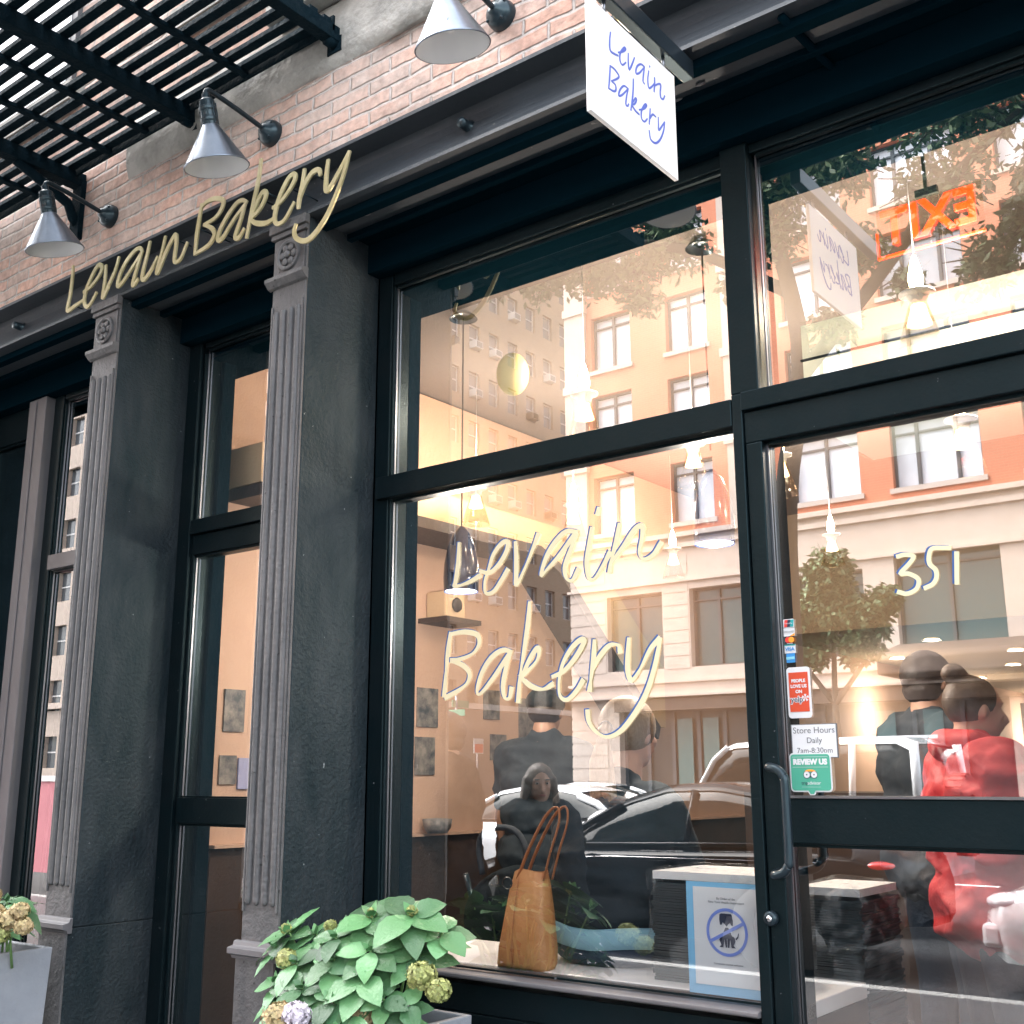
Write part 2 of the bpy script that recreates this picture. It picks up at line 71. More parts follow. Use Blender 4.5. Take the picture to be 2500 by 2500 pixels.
[[-1.6525,1.7896],[-1.6577,1.7694],[-1.6628,1.7491],[-1.6682,1.7289],[-1.6743,1.7093],[-1.681,1.6901],[-1.6883,1.6711],[-1.6963,1.6527],[-1.7054,1.6351],[-1.7159,1.6181],[-1.7277,1.6017],[-1.74,1.5862],[-1.7521,1.5722],[-1.7637,1.5595],[-1.7754,1.5481],[-1.787,1.5382],[-1.7986,1.5303],[-1.8103,1.5243],[-1.8221,1.5202],[-1.8338,1.518],[-1.8448,1.5178],[-1.8556,1.5204],[-1.8662,1.5254],[-1.876,1.5316],[-1.8843,1.538],[-1.8911,1.5445],[-1.8965,1.5516],[-1.9007,1.559],[-1.904,1.5662],[-1.9058,1.5732],[-1.9064,1.5802],[-1.9065,1.5871],[-1.9068,1.5941]]],"NUM":[[[-0.9561,1.9448],[-0.9512,1.9456],[-0.9464,1.9467],[-0.9415,1.9474],[-0.9365,1.9473],[-0.9305,1.9464],[-0.9239,1.9448],[-0.9184,1.9427],[-0.9155,1.9399],[-0.9162,1.9362],[-0.9195,1.9318],[-0.9241,1.927],[-0.929,1.922],[-0.9352,1.9164],[-0.9428,1.9102],[-0.9495,1.9045],[-0.9524,1.9003],[-0.9502,1.8987],[-0.9445,1.8988],[-0.9374,1.8991],[-0.9309,1.8979],[-0.9247,1.8948],[-0.918,1.8907],[-0.9121,1.886],[-0.9085,1.8809],[-0.9078,1.8752],[-0.909,1.8688],[-0.9116,1.8626],[-0.9152,1.8576],[-0.9202,1.8539],[-0.9266,1.8509],[-0.9335,1.849],[-0.9398,1.8481],[-0.9454,1.8486],[-0.9506,1.8505],[-0.9557,1.8529],[-0.9609,1.855]],
[[-0.8255,1.9505],[-0.8305,1.9512],[-0.8356,1.9519],[-0.8407,1.9526],[-0.8461,1.9531],[-0.852,1.9538],[-0.8584,1.9547],[-0.8645,1.9549],[-0.8694,1.9536],[-0.8728,1.9504],[-0.8752,1.9457],[-0.8768,1.9404],[-0.878,1.9353],[-0.8787,1.9305],[-0.879,1.9255],[-0.8785,1.9206],[-0.8773,1.916],[-0.8747,1.9118],[-0.8709,1.908],[-0.8672,1.9042],[-0.8646,1.9001],[-0.8634,1.8955],[-0.8628,1.8905],[-0.8631,1.8855],[-0.864,1.8809],[-0.8656,1.8766],[-0.8681,1.8724],[-0.8711,1.8686],[-0.8746,1.8653],[-0.8788,1.8629],[-0.8838,1.8611],[-0.8889,1.8595],[-0.894,1.8578]],
[[-0.8106,1.9367],[-0.8165,1.8616]]],"BLADE":[[[-0.7224,3.18],[-0.7236,3.1741],[-0.7249,3.1683],[-0.7261,3.1624],[-0.7268,3.1562],[-0.7273,3.149],[-0.7277,3.1411],[-0.7274,3.1339],[-0.7257,3.129],[-0.7222,3.127],[-0.7171,3.127],[-0.7115,3.1281],[-0.7065,3.1291],[-0.7021,3.13],[-0.698,3.1312],[-0.6939,3.1325],[-0.6898,3.1338]],
[[-0.6885,3.1431],[-0.6827,3.1469],[-0.6767,3.1508],[-0.6709,3.1546],[-0.666,3.1584],[-0.6615,3.1623],[-0.6575,3.1664],[-0.6545,3.17],[-0.6529,3.1724],[-0.6532,3.174],[-0.6549,3.1748],[-0.6576,3.1743],[-0.6609,3.172],[-0.6653,3.167],[-0.6708,3.16],[-0.676,3.1523],[-0.6797,3.1453],[-0.6815,3.1391],[-0.682,3.133],[-0.6817,3.1276],[-0.6807,3.1234],[-0.679,3.1205],[-0.6764,3.1187],[-0.6733,3.118],[-0.67,3.1186],[-0.6663,3.1211],[-0.6623,3.1251],[-0.658,3.1298],[-0.6538,3.1342]],
[[-0.6411,3.1668],[-0.6415,3.1604],[-0.642,3.154],[-0.6424,3.1477],[-0.6423,3.1418],[-0.6421,3.1354],[-0.6417,3.1287],[-0.6408,3.1236],[-0.6388,3.1222],[-0.6354,3.126],[-0.6307,3.1337],[-0.6258,3.1428],[-0.6217,3.1504],[-0.6187,3.1561],[-0.6162,3.1612],[-0.614,3.166],[-0.6116,3.171]],
[[-0.5632,3.1714],[-0.5679,3.1712],[-0.5725,3.1712],[-0.5772,3.1707],[-0.5819,3.1689],[-0.587,3.1655],[-0.5924,3.1609],[-0.5974,3.1558],[-0.6013,3.1507],[-0.6041,3.145],[-0.6063,3.1386],[-0.6074,3.1331],[-0.6069,3.13],[-0.6045,3.1296],[-0.6006,3.1313],[-0.5956,3.1346],[-0.5904,3.1388],[-0.5849,3.1445],[-0.5787,3.1518],[-0.5722,3.1597],[-0.5658,3.1673]],
[[-0.5632,3.1714],[-0.5648,3.165],[-0.5664,3.1585],[-0.5679,3.1521],[-0.5693,3.1461],[-0.5706,3.1402],[-0.5718,3.1343],[-0.5727,3.1291],[-0.5728,3.1251],[-0.5718,3.1229],[-0.57,3.122],[-0.5679,3.1216],[-0.566,3.121]],
[[-0.5422,3.1704],[-0.544,3.1636],[-0.5459,3.1567],[-0.5475,3.15],[-0.5484,3.1436],[-0.5485,3.1368],[-0.548,3.1297],[-0.5469,3.1239],[-0.545,3.1206],[-0.5421,3.1207],[-0.5383,3.1234],[-0.5341,3.1273],[-0.5303,3.1311],[-0.5269,3.1345],[-0.5238,3.1383],[-0.5207,3.1423],[-0.5175,3.1461]],
[[-0.5354,3.1888],[-0.5376,3.1849]],
[[-0.5139,3.1662],[-0.5142,3.1607],[-0.5144,3.1553],[-0.5147,3.15],[-0.5152,3.1446],[-0.516,3.1392],[-0.5169,3.1339],[-0.5179,3.1286],[-0.5189,3.1233]],
[[-0.5154,3.1417],[-0.5102,3.1461],[-0.5048,3.1506],[-0.4997,3.1548],[-0.4952,3.158],[-0.4911,3.1604],[-0.4875,3.1622],[-0.4846,3.1629],[-0.4828,3.1617],[-0.4827,3.158],[-0.484,3.1521],[-0.4856,3.1457],[-0.4866,3.1401],[-0.4869,3.1353],[-0.4869,3.1307],[-0.4864,3.1268],[-0.4852,3.1241],[-0.4828,3.1228],[-0.4796,3.1225],[-0.4761,3.1233],[-0.473,3.1248],[-0.4704,3.1275],[-0.468,3.1314],[-0.4656,3.1356],[-0.4632,3.1397]],
[[-0.7275,3.0845],[-0.7283,3.077],[-0.7291,3.0695],[-0.7299,3.062],[-0.7309,3.054],[-0.7321,3.0454],[-0.7336,3.0365],[-0.7351,3.0275],[-0.7365,3.0185]],
[[-0.7275,3.0845],[-0.7227,3.085],[-0.7179,3.0857],[-0.7131,3.0861],[-0.7083,3.0858],[-0.703,3.0848],[-0.6973,3.0831],[-0.6923,3.0811],[-0.6892,3.079],[-0.6881,3.0769],[-0.6886,3.0748],[-0.6905,3.0721],[-0.694,3.0685],[-0.6995,3.0635],[-0.707,3.0576],[-0.7151,3.0513],[-0.7228,3.0453]],
[[-0.7228,3.0453],[-0.7182,3.0452],[-0.7134,3.0453],[-0.709,3.045],[-0.7058,3.0438],[-0.704,3.0412],[-0.7033,3.0375],[-0.7034,3.0336],[-0.7042,3.0303],[-0.7059,3.0277],[-0.7083,3.0254],[-0.7115,3.0235],[-0.7153,3.0219],[-0.7199,3.0207],[-0.7253,3.0199],[-0.731,3.0192],[-0.7365,3.0185]],
[[-0.6461,3.0647],[-0.6511,3.0645],[-0.6561,3.0646],[-0.6611,3.0641],[-0.666,3.0622],[-0.671,3.0584],[-0.676,3.0532],[-0.6806,3.0474],[-0.6844,3.042],[-0.6875,3.0364],[-0.6901,3.0304],[-0.6917,3.0253],[-0.6917,3.0224],[-0.6897,3.0223],[-0.6861,3.024],[-0.6814,3.0273],[-0.6761,3.0318],[-0.6701,3.0379],[-0.6631,3.0456],[-0.6557,3.054],[-0.6484,3.0622]],
[[-0.6461,3.0647],[-0.648,3.0592],[-0.65,3.0537],[-0.652,3.0481],[-0.6538,3.0421],[-0.6557,3.0351],[-0.6576,3.0274],[-0.6591,3.0204],[-0.6594,3.0154],[-0.6582,3.0132],[-0.6557,3.0129],[-0.6529,3.0136],[-0.6507,3.0146],[-0.6492,3.016],[-0.648,3.018],[-0.647,3.0202],[-0.6459,3.0224]],
[[-0.6204,3.1051],[-0.6211,3.0966],[-0.6217,3.0881],[-0.6225,3.0796],[-0.6234,3.0713],[-0.6247,3.0629],[-0.6262,3.0547],[-0.6279,3.0466],[-0.6296,3.0387],[-0.6313,3.0312],[-0.6331,3.024],[-0.6349,3.0169],[-0.6368,3.0098]],
[[-0.6322,3.0294],[-0.6271,3.0365],[-0.6217,3.0441],[-0.6168,3.0508],[-0.613,3.0553],[-0.6105,3.0568],[-0.609,3.0563],[-0.6084,3.0545],[-0.6087,3.0521],[-0.61,3.0489],[-0.6124,3.0446],[-0.6154,3.0401],[-0.6185,3.0364],[-0.6217,3.0338],[-0.6252,3.0317],[-0.6288,3.0299],[-0.6323,3.028]],
[[-0.6324,3.0266],[-0.628,3.0247],[-0.6237,3.0228],[-0.6193,3.021],[-0.6149,3.0196],[-0.6104,3.0188],[-0.6059,3.0184],[-0.6014,3.0183],[-0.5969,3.018]],
[[-0.5961,3.0317],[-0.59,3.0353],[-0.5837,3.039],[-0.5777,3.0426],[-0.5725,3.0464],[-0.5678,3.0509],[-0.5635,3.0557],[-0.5603,3.0601],[-0.5586,3.063],[-0.5589,3.0644],[-0.5608,3.0649],[-0.5638,3.064],[-0.567,3.0614],[-0.5712,3.0564],[-0.5763,3.0494],[-0.5811,3.0418],[-0.5846,3.0349],[-0.5864,3.0286],[-0.5871,3.0224],[-0.5869,3.0169],[-0.5858,3.0128],[-0.5835,3.0104],[-0.58,3.0092],[-0.576,3.0092],[-0.5722,3.0102],[-0.5686,3.0128],[-0.5649,3.0168],[-0.5612,3.0213],[-0.5575,3.0256]],
[[-0.5414,3.0622],[-0.5423,3.0563],[-0.5432,3.0504],[-0.5442,3.0445],[-0.5451,3.0386],[-0.546,3.0327],[-0.5469,3.0268],[-0.5479,3.0209],[-0.5488,3.0151]],
[[-0.5465,3.0297],[-0.5425,3.0356],[-0.5384,3.0418],[-0.5344,3.0474],[-0.5303,3.0515],[-0.5261,3.0533],[-0.522,3.0535],[-0.5178,3.0531],[-0.5136,3.053]],
[[-0.5014,3.0577],[-0.5015,3.052],[-0.5017,3.0462],[-0.5018,3.0406],[-0.5018,3.0356],[-0.5022,3.0305],[-0.5027,3.0255],[-0.5027,3.0218],[-0.5013,3.0208],[-0.4979,3.0236],[-0.493,3.0293],[-0.4878,3.0361],[-0.4832,3.042],[-0.4795,3.0467],[-0.4762,3.051],[-0.4731,3.0553],[-0.4699,3.0596]],
[[-0.4699,3.0596],[-0.4713,3.0527],[-0.4725,3.0459],[-0.474,3.0389],[-0.4766,3.0315],[-0.4803,3.0231],[-0.4849,3.0142],[-0.4901,3.0054],[-0.4956,2.9976],[-0.5015,2.9906],[-0.5079,2.984],[-0.5144,2.9786],[-0.5207,2.9747],[-0.5271,2.9725],[-0.5337,2.9717],[-0.5396,2.9723],[-0.5442,2.9742],[-0.5468,2.978],[-0.5481,2.9836],[-0.5489,2.9898],[-0.5499,2.9957]]]}

# ---------------- materials ----------------
def mat(name, col, rough=.6, metal=0, spec=None, noise_amt=0, nscale=8, col2=None, bump=0, bscale=60, emit=None, estr=0, coat=0, stretch=None, island=None):
    m = bpy.data.materials.new(name); m.use_nodes = True
    n = m.node_tree.nodes; l = m.node_tree.links; b = n['Principled BSDF']
    b.inputs['Base Color'].default_value = (*col, 1); b.inputs['Roughness'].default_value = rough
    b.inputs['Metallic'].default_value = metal
    if spec is not None: b.inputs['Specular IOR Level'].default_value = spec
    if coat: b.inputs['Coat Weight'].default_value = coat; b.inputs['Coat Roughness'].default_value = .05
    if emit: b.inputs['Emission Color'].default_value = (*emit, 1); b.inputs['Emission Strength'].default_value = estr
    if noise_amt or bump:
        tc = n.new('ShaderNodeTexCoord')
    if noise_amt:
        nz = n.new('ShaderNodeTexNoise'); nz.inputs['Scale'].default_value = nscale; nz.inputs['Detail'].default_value = 8; nz.inputs['Roughness'].default_value = .65
        if stretch:
            mp_ = n.new('ShaderNodeMapping'); mp_.inputs['Scale'].default_value = stretch; l.new(tc.outputs['Object'], mp_.inputs[0]); l.new(mp_.outputs[0], nz.inputs['Vector'])
        else: l.new(tc.outputs['Object'], nz.inputs['Vector'])
        rp = n.new('ShaderNodeValToRGB'); rp.color_ramp.elements[0].position = .5-noise_amt/2; rp.color_ramp.elements[1].position = .5+noise_amt/2
        rp.color_ramp.elements[0].color = (*col, 1); c2 = col2 or tuple(min(1, c*1.8) for c in col); rp.color_ramp.elements[1].color = (*c2, 1)
        l.new(nz.outputs['Fac'], rp.inputs[0]); l.new(rp.outputs[0], b.inputs['Base Color'])
    if island:      # every loose piece (leaf, petal) or object gets its own shade
        gi = n.new('ShaderNodeNewGeometry') if island == 'piece' else n.new('ShaderNodeObjectInfo')
        mrr = n.new('ShaderNodeMapRange'); mrr.inputs['To Min'].default_value = .55; mrr.inputs['To Max'].default_value = 1.35
        l.new(gi.outputs['Random Per Island' if island == 'piece' else 'Random'], mrr.inputs[0])
        vm_ = n.new('ShaderNodeVectorMath'); vm_.operation = 'SCALE'; vm_.inputs[0].default_value = col
        if noise_amt: l.new(rp.outputs[0], vm_.inputs[0])
        l.new(mrr.outputs[0], vm_.inputs['Scale']); l.new(vm_.outputs[0], b.inputs['Base Color'])
    if bump:
        n2 = n.new('ShaderNodeTexNoise'); n2.inputs['Scale'].default_value = bscale; n2.inputs['Detail'].default_value = 6
        l.new(tc.outputs['Object'], n2.inputs['Vector'])
        bp = n.new('ShaderNodeBump'); bp.inputs['Strength'].default_value = bump; bp.inputs['Distance'].default_value = .01
        l.new(n2.outputs['Fac'], bp.inputs['Height']); l.new(bp.outputs[0], b.inputs['Normal'])
    return m

def brick_mat(name, cA, cB, mortar, bw=.21, bh=.068, ms=.011, axis='xz', grime=None, gr_amt=.5, bump=.5, msmooth=.3, wob=.012, soot=1.0):
    m = bpy.data.materials.new(name); m.use_nodes = True
    n = m.node_tree.nodes; l = m.node_tree.links; b = n['Principled BSDF']; b.inputs['Roughness'].default_value = .85
    tc = n.new('ShaderNodeTexCoord'); sp = n.new('ShaderNodeSeparateXYZ'); cb = n.new('ShaderNodeCombineXYZ')
    l.new(tc.outputs['Object'], sp.inputs[0])
    if axis == 'xy': ad = None; src = sp.outputs[0]
    a = n.new('ShaderNodeMath'); a.operation = 'ADD'; l.new(sp.outputs[0], a.inputs[0]); l.new(sp.outputs[1], a.inputs[1])
    l.new(a.outputs[0], cb.inputs[0]); l.new(sp.outputs[2], cb.inputs[1])
    wn = n.new('ShaderNodeTexNoise'); wn.inputs['Scale'].default_value = 9; l.new(tc.outputs['Object'], wn.inputs['Vector'])
    vm = n.new('ShaderNodeVectorMath'); vm.operation = 'MULTIPLY_ADD'; vm.inputs[1].default_value = (wob, wob, 0)
    l.new(wn.outputs['Color'], vm.inputs[0]); l.new(cb.outputs[0], vm.inputs[2])
    br = n.new('ShaderNodeTexBrick'); br.inputs['Scale'].default_value = 1; br.inputs['Brick Width'].default_value = bw
    br.inputs['Row Height'].default_value = bh; br.inputs['Mortar Size'].default_value = ms; br.inputs['Mortar Smooth'].default_value = msmooth
    br.inputs['Bias'].default_value = -.1
    br.inputs['Color1'].default_value = (*cA, 1); br.inputs['Color2'].default_value = (*cB, 1); br.inputs['Mortar'].default_value = (*mortar, 1)
    l.new(vm.outputs[0], br.inputs['Vector'])
    n1 = n.new('ShaderNodeTexNoise'); n1.inputs['Scale'].default_value = 3.2; n1.inputs['Detail'].default_value = 10; n1.inputs['Roughness'].default_value = .7
    l.new(tc.outputs['Object'], n1.inputs['Vector'])
    r1 = n.new('ShaderNodeValToRGB'); r1.color_ramp.elements[0].position = .42; r1.color_ramp.elements[1].position = .68
    r1.color_ramp.elements[1].color = (gr_amt, gr_amt, gr_amt, 1)
    l.new(n1.outputs['Fac'], r1.inputs[0])
    mx = n.new('ShaderNodeMixRGB'); l.new(r1.outputs[0], mx.inputs[0]); l.new(br.outputs['Color'], mx.inputs[1]); mx.inputs[2].default_value = (*(grime or mortar), 1)
    # fine blotches within the bricks
    n3 = n.new('ShaderNodeTexNoise'); n3.inputs['Scale'].default_value = 38; n3.inputs['Detail'].default_value = 5; l.new(tc.outputs['Object'], n3.inputs['Vector'])
    mr = n.new('ShaderNodeMapRange'); mr.inputs['To Min'].default_value = .6; mr.inputs['To Max'].default_value = 1.4; l.new(n3.outputs['Fac'], mr.inputs[0])
    mu = n.new('ShaderNodeVectorMath'); mu.operation = 'SCALE'; l.new(mx.outputs[0], mu.inputs[0]); l.new(mr.outputs[0], mu.inputs['Scale'])
    n4 = n.new('ShaderNodeTexNoise'); n4.inputs['Scale'].default_value = 2.1; n4.inputs['Detail'].default_value = 7; n4.inputs['Roughness'].default_value = .75; l.new(tc.outputs['Object'], n4.inputs['Vector'])
    m4 = n.new('ShaderNodeMapRange'); m4.inputs['From Min'].default_value = .38; m4.inputs['From Max'].default_value = .56; m4.inputs['To Min'].default_value = soot; m4.inputs['To Max'].default_value = 1.0; l.new(n4.outputs['Fac'], m4.inputs[0])
    mv = n.new('ShaderNodeVectorMath'); mv.operation = 'SCALE'; l.new(mu.outputs[0], mv.inputs[0]); l.new(m4.outputs[0], mv.inputs['Scale'])
    l.new(mv.outputs[0], b.inputs['Base Color'])
    bp = n.new('ShaderNodeBump'); bp.inputs['Strength'].default_value = bump; bp.inputs['Distance'].default_value = .008; bp.invert = True
    ha = n.new('ShaderNodeMath'); ha.operation = 'MULTIPLY_ADD'; ha.inputs[1].default_value = .6; l.new(n3.outputs['Fac'], ha.inputs[0]); l.new(br.outputs['Fac'], ha.inputs[2])
    l.new(ha.outputs[0], bp.inputs['Height']); l.new(bp.outputs[0], b.inputs['Normal'])
    return m

def glass_mat(name, refl=.35, tint=(.9, .95, .95)):
    m = bpy.data.materials.new(name); m.use_nodes = True
    n = m.node_tree.nodes; l = m.node_tree.links; n.remove(n['Principled BSDF'])
    t = n.new('ShaderNodeBsdfTransparent'); t.inputs[0].default_value = (*tint, 1)
    g = n.new('ShaderNodeBsdfGlossy'); g.inputs['Roughness'].default_value = 0
    mx = n.new('ShaderNodeMixShader'); mx.inputs[0].default_value = refl
    l.new(t.outputs[0], mx.inputs[1]); l.new(g.outputs[0], mx.inputs[2]); l.new(mx.outputs[0], n['Material Output'].inputs[0])
    return m

